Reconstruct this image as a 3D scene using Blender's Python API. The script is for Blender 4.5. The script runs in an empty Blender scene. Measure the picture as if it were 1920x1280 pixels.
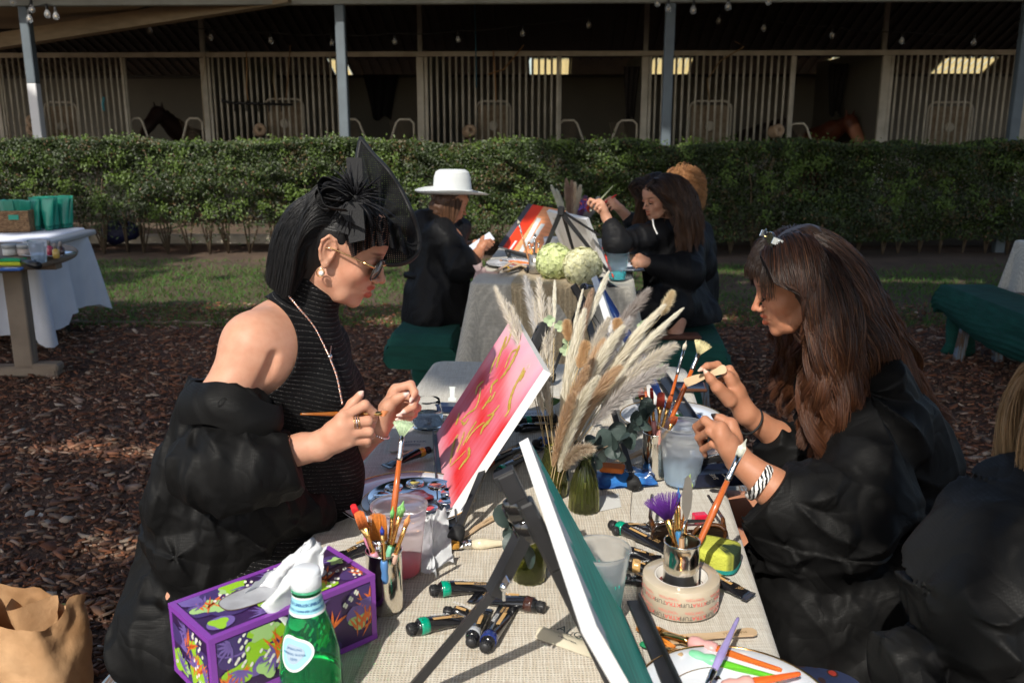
import bpy,math,random
import numpy as np
from mathutils import Vector,Matrix
try:
 import openvdb as vdb
except Exception:
 import pyopenvdb as vdb
scene=bpy.context.scene
R=math.radians
CAMZ=1.53;F=1707.0;PITCH=math.atan(415/F)
CP,SP=math.cos(PITCH),math.sin(PITCH)
camd=bpy.data.cameras.new("camera");cam=bpy.data.objects.new("camera",camd)
scene.collection.objects.link(cam);scene.camera=cam
camd.sensor_width=36;camd.lens=36*F/1920;camd.clip_start=.05;camd.clip_end=400
cam.location=(0,0,CAMZ);cam.rotation_euler=(math.pi/2-PITCH,0,0)
camd.dof.use_dof=True;camd.dof.focus_distance=1.95;camd.dof.aperture_fstop=7.1
SUN_EL=R(43);SUN_TRAVEL=Vector((.37,.93,0)).normalized()
world=bpy.data.worlds.new("World");scene.world=world;world.use_nodes=True
wn=world.node_tree;sky=wn.nodes.new("ShaderNodeTexSky");sky.sky_type='NISHITA';sky.sun_disc=False
sky.sun_elevation=SUN_EL;sky.ozone_density=1;sky.dust_density=2.5
to_sun=Vector((-SUN_TRAVEL.x*math.cos(SUN_EL),-SUN_TRAVEL.y*math.cos(SUN_EL),math.sin(SUN_EL)))
sky.sun_rotation=math.atan2(to_sun.x,to_sun.y)
wn.links.new(sky.outputs[0],wn.nodes['Background'].inputs[0]);wn.nodes['Background'].inputs[1].default_value=.15
sund=bpy.data.lights.new("sun",'SUN');sund.energy=3.3;sund.angle=R(.55);sund.color=(1,.95,.86)
sun=bpy.data.objects.new("sun",sund);scene.collection.objects.link(sun)
sun.rotation_euler=(-to_sun).to_track_quat('-Z','Y').to_euler();sun.location=(-6,-12,14)
scene.view_settings.view_transform='Standard';scene.view_settings.look='None'
scene.view_settings.exposure=0.6;scene.view_settings.gamma=1
scene.cycles.max_bounces=8;scene.cycles.transparent_max_bounces=16;scene.cycles.caustics_reflective=False
def W(u,v,d):
 yc=(640-v)/F*d
 return Vector(((u-960)/F*d,d*CP+yc*SP,CAMZ-d*SP+yc*CP))
def T(u,v,z=.75):
 k=(640-v)/F
 d=(z-CAMZ)/(k*CP-SP)
 return W(u,v,d)
class MB:
 def __init__(s):
  s.v=[];s.f=[];s.m=[];s.sm=[];s.c=None;s.n=0
 def add(s,v,f,m=0,smooth=False,xf=None,col=None):
  v=np.asarray([tuple(p)for p in v]if not isinstance(v,np.ndarray)else v,float).reshape(-1,3)
  if xf is not None:
   A=np.array(xf);v=v@A[:3,:3].T+A[:3,3]
  if col is not None or s.c is not None:
   if s.c is None:s.c=[np.ones((s.n,3))]
   cc=np.ones((len(v),3))if col is None else np.broadcast_to(np.asarray(col,float),(len(v),3))
   s.c.append(cc)
  off=s.n;s.v.append(v);s.n+=len(v)
  for q in f:s.f.append(tuple(int(i)+off for i in q))
  s.m+=[m]*len(f);s.sm+=[smooth]*len(f)
  return s
 def addmesh(s,other,m=None,xf=None):
  off=s.n
  for v in other.v:
   vv=v
   if xf is not None:
    A=np.array(xf);vv=v@A[:3,:3].T+A[:3,3]
   s.v.append(vv)
  s.n+=other.n
  s.f+=[tuple(i+off for i in q)for q in other.f];s.m+=(other.m if m is None else[m]*len(other.f));s.sm+=other.sm
  if s.c is not None or other.c is not None:
   if s.c is None:s.c=[np.ones((off,3))]
   s.c+=other.c if other.c is not None else[np.ones((other.n,3))]
  return s
 def xf(s,M):
  A=np.array(M);s.v=[v@A[:3,:3].T+A[:3,3]for v in s.v];return s
 def warp(s,fn):
  s.v=[fn(v)for v in s.v];return s
 def box(s,c,size,rot=None,m=0,b=0.0,xf=None):
  sx,sy,sz=[a/2 for a in size]
  if b<=0:
   v=[(x,y,z)for x in(-sx,sx)for y in(-sy,sy)for z in(-sz,sz)]
   f=[(0,1,3,2),(4,6,7,5),(0,4,5,1),(2,3,7,6),(0,2,6,4),(1,5,7,3)]
  else:
   b=min(b,sx*.9,sy*.9,sz*.9);v=[];idx={}
   for ix in(-1,1):
    for iy in(-1,1):
     for iz in(-1,1):
      for a in range(3):
       p=[ix*(sx-b),iy*(sy-b),iz*(sz-b)];p[a]=(ix*sx,iy*sy,iz*sz)[a]
       idx[ix,iy,iz,a]=len(v);v.append(p)
   f=[]
   for a in range(3):
    o=[k for k in range(3)if k!=a]
    for sg in(-1,1):
     q=[]
     for(p,r)in((-1,-1),(1,-1),(1,1),(-1,1)):
      k=[0,0,0];k[a]=sg;k[o[0]]=p;k[o[1]]=r;q.append(idx[k[0],k[1],k[2],a])
     f.append(q if(sg>0)==(a!=1)else q[::-1])
   for a in range(3):
    o=[k for k in range(3)if k!=a]
    for p in(-1,1):
     for r in(-1,1):
      k0=[0,0,0];k0[o[0]]=p;k0[o[1]]=r;k1=list(k0);k0[a]=-1;k1[a]=1
      q=[idx[(*k0,o[0])],idx[(*k1,o[0])],idx[(*k1,o[1])],idx[(*k0,o[1])]]
      f.append(q if(p*r>0)==(a==1)else q[::-1])
   for ix in(-1,1):
    for iy in(-1,1):
     for iz in(-1,1):
      q=[idx[ix,iy,iz,0],idx[ix,iy,iz,1],idx[ix,iy,iz,2]]
      f.append(q if ix*iy*iz>0 else q[::-1])
  Mx=Matrix.Translation(Vector(c))
  if rot is not None:Mx=Mx@(rot if isinstance(rot,Matrix)else rot_e(rot))
  if xf is not None:Mx=xf@Mx
  return s.add(v,f,m,False,Mx)
 def tube(s,pts,rad,n=8,m=0,cap=True,xf=None,smooth=True,sq=None,col=None,closed=False,up=None):
  P=np.asarray([tuple(p)for p in pts],float);k=len(P)
  rad=np.broadcast_to(np.asarray(rad,float),(k,))if np.ndim(rad)<2 else np.asarray(rad)
  Tn=np.gradient(P,axis=0)
  if closed:Tn=np.roll(P,-1,0)-np.roll(P,1,0)
  Tn/=(np.linalg.norm(Tn,axis=1,keepdims=True)+1e-12)
  ref=np.array(up if up is not None else((0,0,1.)if abs(Tn[0][2])<.9 else(1.,0,0)),float)
  V=[];A=np.cross(Tn[0],ref);A/=np.linalg.norm(A)+1e-12
  ang=np.arange(n)*2*math.pi/n+(math.pi/n if n==4 else 0)
  ca,sa=np.cos(ang)[:,None],np.sin(ang)[:,None]
  for i in range(k):
   A=A-Tn[i]*A.dot(Tn[i]);A/=np.linalg.norm(A)+1e-12;B=np.cross(Tn[i],A)
   r=rad[i];ra,rb=(r,r)if np.ndim(r)==0 else r
   if sq:rb=ra*sq
   V.append(P[i]+ca*A*ra+sa*B*rb)
  V=np.concatenate(V);Fc=[]
  for i in range(k if closed else k-1):
   j=(i+1)%k
   for a in range(n):
    b=(a+1)%n;Fc.append((i*n+a,i*n+b,j*n+b,j*n+a))
  if cap and not closed:
   Fc.append(tuple(range(n))[::-1]);Fc.append(tuple((k-1)*n+a for a in range(n)))
  return s.add(V,Fc,m,smooth,xf,col)
 def lathe(s,prof,n=24,m=0,xf=None,smooth=True,fn=None):
  V=[];Fc=[];k=len(prof)
  for i,(r,z)in enumerate(prof):
   for a in range(n):
    t=2*math.pi*a/n;rr=r*(fn(t,i,z)if fn else 1);V.append((rr*math.cos(t),rr*math.sin(t),z))
  for i in range(k-1):
   for a in range(n):
    b=(a+1)%n;Fc.append((i*n+a,i*n+b,(i+1)*n+b,(i+1)*n+a))
  if prof[0][0]>1e-6:Fc.append(tuple(range(n))[::-1])
  if prof[-1][0]>1e-6:Fc.append(tuple((k-1)*n+a for a in range(n)))
  return s.add(V,Fc,m,smooth,xf)
 def open_lathe(s,prof,n=24,m=0,xf=None,fn=None):
  k0=len(s.f);s.lathe(prof,n,m,xf,True,fn)
  keep=[i for i,q in enumerate(s.f)if i<k0 or len(q)<=4 or n<=4]
  s.f=[s.f[i]for i in keep];s.m=[s.m[i]for i in keep];s.sm=[s.sm[i]for i in keep];return s
 def prism(s,poly,h,m=0,xf=None,z0=0.0,smooth=False):
  n=len(poly);V=[(x,y,z0)for x,y in poly]+[(x,y,z0+h)for x,y in poly]
  Fc=[tuple(range(n))[::-1],tuple(range(n,2*n))]+[(i,(i+1)%n,n+(i+1)%n,n+i)for i in range(n)]
  return s.add(V,Fc,m,smooth,xf)
 def grid(s,fn,nu,nv,m=0,xf=None,smooth=True,col=None):
  V=[fn(i/nu,j/nv)for j in range(nv+1)for i in range(nu+1)]
  Fc=[(j*(nu+1)+i,j*(nu+1)+i+1,(j+1)*(nu+1)+i+1,(j+1)*(nu+1)+i)for j in range(nv)for i in range(nu)]
  return s.add(V,Fc,m,smooth,xf,col)
 def ball(s,c,r,m=0,n=12,xf=None,sc=(1,1,1)):
  prof=[(max(1e-7,r*math.sin(math.pi*i/n)),-r*math.cos(math.pi*i/n))for i in range(n+1)]
  Mx=Matrix.Translation(Vector(c))@Matrix.Diagonal((*sc,1))
  if xf is not None:Mx=xf@Mx
  return s.lathe(prof,n+4,m,Mx)
 def text(s,txt,size,m=0,xf=None,align='CENTER',ext=.0002,squash=1.0):
  cu=bpy.data.curves.new("t",'FONT');cu.body=txt;cu.size=size;cu.align_x=align;cu.align_y='CENTER'
  cu.extrude=ext;cu.resolution_u=2
  ob=bpy.data.objects.new("t",cu);me=bpy.data.meshes.new_from_object(ob)
  v=np.empty(len(me.vertices)*3);me.vertices.foreach_get('co',v);v=v.reshape(-1,3)
  if squash!=1:v[:,0]*=squash
  s.add(v,[tuple(p.vertices)for p in me.polygons],m,False,xf)
  bpy.data.objects.remove(ob);bpy.data.curves.remove(cu);bpy.data.meshes.remove(me);return s
def rot_e(r):return Matrix.Rotation(r[2],4,'Z')@Matrix.Rotation(r[1],4,'Y')@Matrix.Rotation(r[0],4,'X')
def XF(loc=(0,0,0),rot=(0,0,0),sc=(1,1,1)):
 if not isinstance(sc,(tuple,list)):sc=(sc,)*3
 return Matrix.Translation(Vector(loc))@rot_e(rot)@Matrix.Diagonal((*sc,1))
def frame(o,x,z):
 """matrix with origin o, local X along x and local Z near z"""
 x=Vector(x).normalized();z=Vector(z);z=(z-x*z.dot(x)).normalized();y=z.cross(x)
 M=Matrix.Identity(4)
 for i in range(3):M[i][0]=x[i];M[i][1]=y[i];M[i][2]=z[i];M[i][3]=o[i]
 return M
def along(o,z,x=(1,0,0)):
 """matrix with origin o, local Z along z"""
 z=Vector(z).normalized();x=Vector(x)
 if abs(x.normalized().dot(z))>.97:x=Vector((0,1,0))
 x=(x-z*x.dot(z)).normalized();y=z.cross(x);M=Matrix.Identity(4)
 for i in range(3):M[i][0]=x[i];M[i][1]=y[i];M[i][2]=z[i];M[i][3]=o[i]
 return M
def fast_mesh(name,V,Fq,mats,mi=None,col=None,smooth=False):
 """V (n,3), Fq (m,k) same-size faces"""
 V=np.ascontiguousarray(V,np.float32);Fq=np.ascontiguousarray(Fq,np.int32)
 me=bpy.data.meshes.new(name);me.vertices.add(len(V));me.vertices.foreach_set('co',V.ravel())
 me.loops.add(Fq.size);me.loops.foreach_set('vertex_index',Fq.ravel());me.polygons.add(len(Fq))
 me.polygons.foreach_set('loop_start',np.arange(0,Fq.size,Fq.shape[1],dtype=np.int32))
 if mi is not None:me.polygons.foreach_set('material_index',np.asarray(mi,np.int32))
 if smooth:me.polygons.foreach_set('use_smooth',np.ones(len(Fq),bool))
 if col is not None:set_col(me,col)
 for m in(mats if isinstance(mats,(list,tuple))else[mats]):me.materials.append(m)
 me.update(calc_edges=True);me.validate();return me
def set_col(me,col):
 a=me.color_attributes.new("Col",'FLOAT_COLOR','POINT')
 c=np.ones((len(me.vertices),4),np.float32);c[:,:3]=col;a.data.foreach_set('color',c.ravel())
def props(o,label=None,cat=None,group=None,kind=None):
 if label:o['label']=label
 if cat:o['category']=cat
 if group:o['group']=group
 if kind:o['kind']=kind
 return o
def mk(name,mb,mats,parent=None,label=None,cat=None,group=None,kind=None,local=False):
 """link one mesh. top level: origin moved to its base. parent: vertices are in world space unless the parent was made local"""
 if isinstance(mb,MB):
  me=bpy.data.meshes.new(name);V=np.concatenate(mb.v)
  me.from_pydata(V.tolist(),[],mb.f)
  me.polygons.foreach_set('material_index',np.array(mb.m,np.int32));me.polygons.foreach_set('use_smooth',np.array(mb.sm,bool))
  if mb.c is not None:set_col(me,np.concatenate(mb.c))
  for m in(mats if isinstance(mats,(list,tuple))else[mats]):me.materials.append(m)
  me.update()
 else:me=mb
 o=bpy.data.objects.new(name,me);scene.collection.objects.link(o);props(o,label,cat,group,kind)
 if parent is not None:o.parent=parent
 elif not local and kind!='structure':
  n=len(me.vertices);V=np.empty(n*3,np.float32);me.vertices.foreach_get('co',V);V=V.reshape(-1,3)
  lo,hi=V.min(0),V.max(0);b=np.array([(lo[0]+hi[0])/2,(lo[1]+hi[1])/2,lo[2]])
  me.vertices.foreach_set('co',(V-b).astype(np.float32).ravel());me.update();o.location=b.tolist()
 return o
def thing(name,label,cat,group=None,kind=None):
 o=bpy.data.objects.new(name,None);o.empty_display_size=.05;scene.collection.objects.link(o)
 return props(o,label,cat,group,kind)
def kids(o):return[c for c in scene.collection.objects if c.parent==o]
def seat(o):
 """move the Empty to the base of its parts (parts were built in world space)"""
 lo=np.array([1e9]*3);hi=-lo;ch=kids(o)
 for c in ch:
  if c.type!='MESH':continue
  V=np.empty(len(c.data.vertices)*3,np.float32);c.data.vertices.foreach_get('co',V);V=V.reshape(-1,3)
  lo=np.minimum(lo,V.min(0));hi=np.maximum(hi,V.max(0))
 b=Vector(((lo[0]+hi[0])/2,(lo[1]+hi[1])/2,lo[2]));o.location=b
 for c in ch:c.location=-b
 return o
def copy_tree(o,M,label=None,group=None):
 r=o.copy();scene.collection.objects.link(r);r.matrix_world=M
 if label:r['label']=label
 if group:r['group']=group
 for c in kids(o):
  d=c.copy();scene.collection.objects.link(d);d.parent=r
  for g in kids(c):
   e=g.copy();scene.collection.objects.link(e);e.parent=d
 return r
MATS={}
def pm(name,col,rough=.5,metal=0,var=None,bump=None,trans=0,ior=1.45,coat=0,sheen=0,sss=0,vcol=False,alpha=1,spec=.5,tl=0,coord='Object',stretch=(1,1,1),aniso=0):
 """var=(scale, colour2, contrast)  bump=(scale, strength, distance)  tl: translucency mix"""
 if name in MATS:return MATS[name]
 m=bpy.data.materials.new(name);m.use_nodes=True;nt=m.node_tree;N=nt.nodes;L=nt.links
 b=N['Principled BSDF'];I=b.inputs
 I['Roughness'].default_value=rough;I['Metallic'].default_value=metal;I['IOR'].default_value=ior
 I['Transmission Weight'].default_value=trans;I['Coat Weight'].default_value=coat;I['Sheen Weight'].default_value=sheen
 I['Alpha'].default_value=alpha;I['Specular IOR Level'].default_value=spec
 if sss:I['Subsurface Weight'].default_value=sss;I['Subsurface Radius'].default_value=(1,.35,.2);I['Subsurface Scale'].default_value=.008
 I['Base Color'].default_value=(*col,1)
 tc=N.new('ShaderNodeTexCoord');mp=N.new('ShaderNodeMapping');mp.inputs['Scale'].default_value=stretch
 L.new(tc.outputs[coord],mp.inputs[0]);out=None
 if var:
  n=N.new('ShaderNodeTexNoise');n.inputs['Scale'].default_value=var[0];n.inputs['Detail'].default_value=5
  r=N.new('ShaderNodeValToRGB');k=var[2]if len(var)>2 else .2
  r.color_ramp.elements[0].position=.5-k;r.color_ramp.elements[1].position=.5+k
  r.color_ramp.elements[0].color=(*col,1);r.color_ramp.elements[1].color=(*var[1],1)
  L.new(mp.outputs[0],n.inputs[0]);L.new(n.outputs[0],r.inputs[0]);out=r.outputs[0]
 if vcol:
  a=N.new('ShaderNodeVertexColor');a.layer_name="Col"
  if out is None:out=a.outputs[0]if col==(1,1,1)else None
  if out is None or var:
   mx=N.new('ShaderNodeMix');mx.data_type='RGBA';mx.blend_type='MULTIPLY';mx.inputs[0].default_value=1
   if out is not None:L.new(out,mx.inputs[6])
   else:mx.inputs[6].default_value=(*col,1)
   L.new(a.outputs[0],mx.inputs[7]);out=mx.outputs[2]
 if out is not None:L.new(out,I['Base Color'])
 if bump:
  n=N.new('ShaderNodeTexNoise');n.inputs['Scale'].default_value=bump[0];n.inputs['Detail'].default_value=4
  bp=N.new('ShaderNodeBump');bp.inputs['Strength'].default_value=bump[1];bp.inputs['Distance'].default_value=bump[2]if len(bump)>2 else .002
  L.new(mp.outputs[0],n.inputs[0]);L.new(n.outputs[0],bp.inputs['Height']);L.new(bp.outputs[0],I['Normal'])
 if tl:
  t=N.new('ShaderNodeBsdfTranslucent');mx=N.new('ShaderNodeMixShader');mx.inputs[0].default_value=tl
  if out is not None:L.new(out,t.inputs[0])
  else:t.inputs[0].default_value=(*col,1)
  L.new(b.outputs[0],mx.inputs[1]);L.new(t.outputs[0],mx.inputs[2]);L.new(mx.outputs[0],N['Material Output'].inputs[0])
 MATS[name]=m;return m
def weave(name,col,col2,sc,rough=.9,bump=.5,dist=.0006,mottled=.35,uv='Object',tl=0):
 """woven cloth: crossed wave bands with slubs"""
 if name in MATS:return MATS[name]
 m=bpy.data.materials.new(name);m.use_nodes=True;N=m.node_tree.nodes;L=m.node_tree.links;b=N['Principled BSDF']
 b.inputs['Roughness'].default_value=rough;b.inputs['Specular IOR Level'].default_value=.2;b.inputs['Sheen Weight'].default_value=.15
 tc=N.new('ShaderNodeTexCoord')
 def node(t,**k):
  n=N.new(t)
  for a,v in k.items():setattr(n,a,v)
  return n
 nz=node('ShaderNodeTexNoise');nz.inputs['Scale'].default_value=35;nz.inputs['Detail'].default_value=3;L.new(tc.outputs[uv],nz.inputs[0])
 add=node('ShaderNodeVectorMath',operation='MULTIPLY_ADD');add.inputs[1].default_value=(.006,)*3
 L.new(nz.outputs[1],add.inputs[0]);L.new(tc.outputs[uv],add.inputs[2])
 ws=[]
 for ax,k in(('X',1.0),('Y',.9)):
  w=node('ShaderNodeTexWave',bands_direction=ax);w.inputs['Scale'].default_value=sc*k;w.inputs['Distortion'].default_value=1.2;w.inputs['Detail'].default_value=1
  w.inputs['Detail Scale'].default_value=2
  L.new(add.outputs[0],w.inputs[0]);ws.append(w)
 mul=node('ShaderNodeMath',operation='MAXIMUM');L.new(ws[0].outputs[1],mul.inputs[0]);L.new(ws[1].outputs[1],mul.inputs[1])
 st=[]
 for s3 in((18,320,100),(320,18,100)):
  mp=node('ShaderNodeMapping');mp.inputs['Scale'].default_value=s3;L.new(tc.outputs[uv],mp.inputs[0])
  n=node('ShaderNodeTexNoise');n.inputs['Scale'].default_value=1;n.inputs['Detail'].default_value=2;L.new(mp.outputs[0],n.inputs[0]);st.append(n)
 mm=node('ShaderNodeMath',operation='MULTIPLY_ADD');L.new(st[0].outputs[0],mm.inputs[0]);mm.inputs[1].default_value=.5
 m2=node('ShaderNodeMath',operation='MULTIPLY');L.new(st[1].outputs[0],m2.inputs[0]);m2.inputs[1].default_value=.5;L.new(m2.outputs[0],mm.inputs[2])
 r=node('ShaderNodeValToRGB');r.color_ramp.elements[0].position=.5-mottled*.35;r.color_ramp.elements[1].position=.5+mottled*.25
 r.color_ramp.elements[0].color=(*col2,1);r.color_ramp.elements[1].color=(*col,1);L.new(mm.outputs[0],r.inputs[0])
 dk=node('ShaderNodeMix',data_type='RGBA',blend_type='MULTIPLY');dk.inputs[0].default_value=.45
 L.new(r.outputs[0],dk.inputs[6]);L.new(mul.outputs[0],dk.inputs[7]);L.new(dk.outputs[2],b.inputs['Base Color'])
 hs=node('ShaderNodeMath',operation='ADD');L.new(mul.outputs[0],hs.inputs[0]);L.new(mm.outputs[0],hs.inputs[1])
 bp=node('ShaderNodeBump');bp.inputs['Strength'].default_value=bump;bp.inputs['Distance'].default_value=dist
 L.new(hs.outputs[0],bp.inputs['Height']);L.new(bp.outputs[0],b.inputs['Normal'])
 if tl:
  t=N.new('ShaderNodeBsdfTranslucent');mx=N.new('ShaderNodeMixShader');mx.inputs[0].default_value=tl;L.new(dk.outputs[2],t.inputs[0])
  L.new(b.outputs[0],mx.inputs[1]);L.new(t.outputs[0],mx.inputs[2]);L.new(mx.outputs[0],N['Material Output'].inputs[0])
 MATS[name]=m;return m
rng=np.random.default_rng(7);random.seed(7)
def nrm(a):return a/(np.linalg.norm(a,axis=-1,keepdims=True)+1e-12)
def vnoise(P,seed=0):
 """smooth pseudo noise of points (n,3), about -1..1"""
 r=np.random.default_rng(seed);out=np.zeros(P.shape[:-1])
 for k in range(6):
  d=nrm(r.normal(size=3))*r.uniform(.6,1.5);out+=np.sin(P@d*2*math.pi+r.uniform(0,6.28)+1.3*np.sin(P@nrm(r.normal(size=3))*4+r.uniform(0,6)))
 return out/3
PHI=R(5.66);TO=Vector((.0165,1.52,.75));TA=Vector((math.sin(PHI),math.cos(PHI),0));TR=Vector((math.cos(PHI),-math.sin(PHI),0))
def TB(s,t,z=0):return TO+TR*s+TA*t+Vector((0,0,z))
# GROUND
def leafcloud(name,C,size,mats,nd=None,colf=None,seed=1,aspect=.5):
 """many small folded leaves (2 quads each) at centres C"""
 r=np.random.default_rng(seed);n=len(C);d=nrm(r.normal(size=(n,3))if nd is None else nd+r.normal(size=(n,3))*.6)
 a=nrm(np.cross(d,r.normal(size=(n,3))));s=(size*r.uniform(.6,1.25,n))[:,None];w=s*aspect
 up=d*s*.18
 P=[C-a*s*.5,C+np.cross(d,a)*w*.5+up,C+a*s*.5,C-np.cross(d,a)*w*.5+up]
 V=np.stack(P,1).reshape(-1,3);b=np.arange(n)[:,None]*4
 Fq=np.concatenate([b+[0,1,2],b+[0,2,3]],1).reshape(-1,3)
 col=None
 if colf is not None:col=np.repeat(colf(C,r),4,0)
 return fast_mesh(name,V,Fq,mats,col=col)
soil=pm('soil',(.055,.028,.017),.95,var=(9,(.11,.055,.03),.18),bump=(60,.9,.02))
dirt=pm('bare_dirt',(.10,.065,.042),.95,var=(3,(.055,.036,.024),.2),bump=(40,.7,.012))
mb=MB();mb.grid(lambda a,b:(-60+120*a,-40+120*b,0),24,24);mk('ground',mb,[soil],kind='structure')
mb=MB();mb.grid(lambda a,b:(-9+18*a,7.15+.25*math.sin(a*23)+.14*math.sin(a*61)+b*(3.65-.25*math.sin(a*23)),.006),60,6);mk('dirt_ground',mb,[dirt],kind='structure')
mb=MB();mb.grid(lambda a,b:(-30+60*a,11.3+b*9,.012),8,8)
mk('aisle_path',mb,[pm('pale_dirt',(.13,.09,.06),.95,var=(2,(.07,.05,.035),.2),bump=(30,.5,.01))],kind='structure')
n=92000;r=np.random.default_rng(3)
Y=1.0+6.6*r.random(n)**1.15;X=(r.random(n)-.5)*2*(1.0+Y*.66)
L_=r.gamma(2.4,.0100,n).clip(.006,.08);Wd=L_*r.uniform(.2,.5,n);th=r.uniform(.0012,.0042,n)
an=r.normal(0,.75,n);c_,s_=np.cos(an),np.sin(an)
hx=nrm(np.stack([c_,s_,r.normal(0,.22,n)],1));nz=nrm(np.stack([r.normal(0,.28,n),r.normal(0,.28,n),np.ones(n)],1))
hy=nrm(np.cross(nz,hx));nz=np.cross(hx,hy);C=np.stack([X,Y,.004+r.random(n)**2*.022],1)
sh=np.array([(-.5,-.28),(-.1,-.5),(.42,-.32),(.5,.18),(.1,.5),(-.42,.33)])
top=[]
for(a,b)in sh:
 ja=a+r.normal(0,.12,n);jb=b+r.normal(0,.13,n);top.append(C+hx*(ja*L_)[:,None]+hy*(jb*Wd)[:,None]+nz*(th)[:,None])
V=np.stack(top+[t-nz*th[:,None]*2.2 for t in top],1).reshape(-1,3);b=np.arange(n)[:,None]*12
q=[b+[0,1,2,3],b+[0,3,4,5]]+[b+[i,(i+1)%6+0,(i+1)%6+6,i+6][::-1]for i in range(6)]
Fq=np.concatenate(q,1).reshape(-1,4)
pal=np.array([(.145,.060,.033),(.10,.048,.030),(.20,.105,.062),(.15,.10,.07),(.07,.033,.022),(.27,.18,.13),(.19,.072,.034),(.36,.28,.21)])
pal=pal*1.2;pc=pal[r.choice(8,n,p=[.2,.2,.13,.14,.15,.07,.09,.02])]*r.uniform(.7,1.25,(n,1))
me=fast_mesh('bark_mulch',V,Fq,pm('bark',(1,1,1),.8,vcol=True,bump=(160,.5,.002),spec=.35),col=np.repeat(pc,12,0))
mk('bark_mulch',me,None,kind='stuff',label='reddish brown bark chips covering the ground',cat='mulch')
for i,(u,v,sc,cc)in enumerate([(440,665,.075,(.5,.48,.45)),(55,962,.05,(.42,.38,.32)),(118,1136,.06,(.42,.40,.12)),(75,965,.035,(.45,.42,.36)),(1590,618,.06,(.25,.28,.12)),(1735,1040,.04,(.45,.4,.36)),(170,660,.05,(.2,.24,.12))]):
 p=T(u,v,.03);mb=MB();rr=random.Random(i)
 ol=[(math.cos(t)*(1+.25*math.sin(3*t+i)),.6*math.sin(t)*(1+.2*math.cos(4*t)),.18*math.sin(2*t+i))for t in[k*2*math.pi/12 for k in range(12)]]
 mb.add([(0,0,.12)]+ol,[(0,k+1,(k+1)%12+1)for k in range(12)],0,True,XF(p,(rr.uniform(-.2,.2),rr.uniform(-.2,.2),rr.uniform(0,6)),sc*.5))
 mk('fallen_leaf',mb,[pm('dry_leaf%d'%i,cc,.7,tl=.2)],label=['crumpled pale leaf on the mulch behind the sunglasses woman','pale curled leaf on mulch left of the black robe','yellow green leaf on the mulch just behind the paper bag','smaller pale leaf touching the curled one on the mulch','green leaf on dirt near the long haired woman','pale leaf on mulch beside the blond woman','greenish leaf on mulch near the white draped table'][i],cat='leaf')
n=70000;r=np.random.default_rng(5);Y=r.uniform(6.7,10.1,n)+0;X=r.uniform(-8,8,n)
den=vnoise(np.stack([X*.35,Y*.5,X*0],1),4)+.9*(np.abs((Y-8.2)/1.5)<1)-.35*(X>1)+.5*(X<-2.2);k=den>r.uniform(-.2,1.2,n);X,Y=X[k],Y[k];n=len(X)
h=r.uniform(.015,.055,n);w=r.uniform(.003,.006,n);an=r.uniform(0,6.28,n);ln=r.normal(0,.035,(n,2))
d=np.stack([np.cos(an)*w,np.sin(an)*w,0*w],1);B=np.stack([X,Y,X*0+.006],1);tip=B+np.stack([ln[:,0],ln[:,1],h],1)
V=np.stack([B-d,B+d,tip],1).reshape(-1,3);Fq=np.arange(3*n).reshape(-1,3)
cg=np.stack([r.uniform(.05,.10,n),r.uniform(.12,.20,n),r.uniform(.015,.035,n)],1)
me=fast_mesh('grass',V,Fq,pm('grass_blade',(1,1,1),.6,vcol=True,tl=.35),col=np.repeat(cg,3,0))
mk('grass',me,None,kind='stuff',label='thin patchy grass in front of the hedge',cat='grass')
mb=MB();mb.box((-3.0,6.86,.004),(2.6,.05,.036),b=.01,rot=(0,0,-.02));mk('edging_board',mb,[pm('old_edging',(.16,.11,.075),.9,var=(8,(.09,.06,.04)))],label='weathered low timber edging along the grass',cat='edging')
mb=MB();mb.box((-4.3,11.55,.06),(2.9,.14,.12),b=.015);mk('low_kerb',mb,[pm('pale_kerb',(.62,.55,.45),.9,var=(10,(.45,.39,.3)))],label='pale low kerb running behind the hedge',cat='kerb')
# HEDGE
hg=thing('hedge','long clipped green hedge in front of the stable stalls','hedge')
r=np.random.default_rng(11);XS=8.5
def hedge_top(x):return 1.275+.018*np.sin(x*2.3)+.014*np.sin(x*5.7+1)-.012*x*.3
n=300000;X=r.uniform(-XS,XS,n);t=r.random(n);H=hedge_top(X)
Z=H*(1-r.random(n)**1.25*.86)
yb=10.35;side=r.random(n)
ins=r.exponential(.07,n).clip(0,.42);Y=np.where(side<.66,yb+ins,yb+r.uniform(0,.75,n));Z=np.where(side<.66,Z,H-r.exponential(.07,n).clip(0,.5))
bul=.12*vnoise(np.stack([X*.8,Z*1.2,Z*0],1),9)+.08*vnoise(np.stack([X*2.6,Z*3.2,Z*0],1),10);Y=Y-bul*(side<.66);Z=Z+.03*vnoise(np.stack([X*1.6,Y*2,Z*0],1),3)*(side>=.66)
dn=vnoise(np.stack([X*1.1,Z*1.6,X*0],1),21);low=np.clip((.62-Z)/.5,0,1)
lf_=(X<-2.3)&(X>-5.6);thin=np.where(lf_,1.0,.05)*low
gap=(dn<-.55)&(r.random(n)<.55)
keep=(~gap)&(r.random(n)>np.clip(thin*1.15+low*np.where(lf_,.35,.12),0,.97));X,Y,Z=X[keep],Y[keep],Z[keep];C=np.stack([X,Y,Z],1)
def hcol(C,r):
 n=len(C);h=vnoise(C*1.3,5)[:,None];base=np.array((.024,.040,.009));b2=np.array((.062,.100,.018));k=(r.random((n,1))*.6+.4*(h>.15))*(r.random((n,1))>.3)
 c=base*(1-k)+b2*k;br=r.random(n)<.03;c[br]=(.16,.09,.04);pt_=(vnoise(C*2.1+9,6)>.75)&(r.random(n)<.35);c[pt_]=(.11,.085,.035);c[-420*45:]=(.10,.16,.025);return c*r.uniform(.7,1.2,(n,1))
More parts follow.
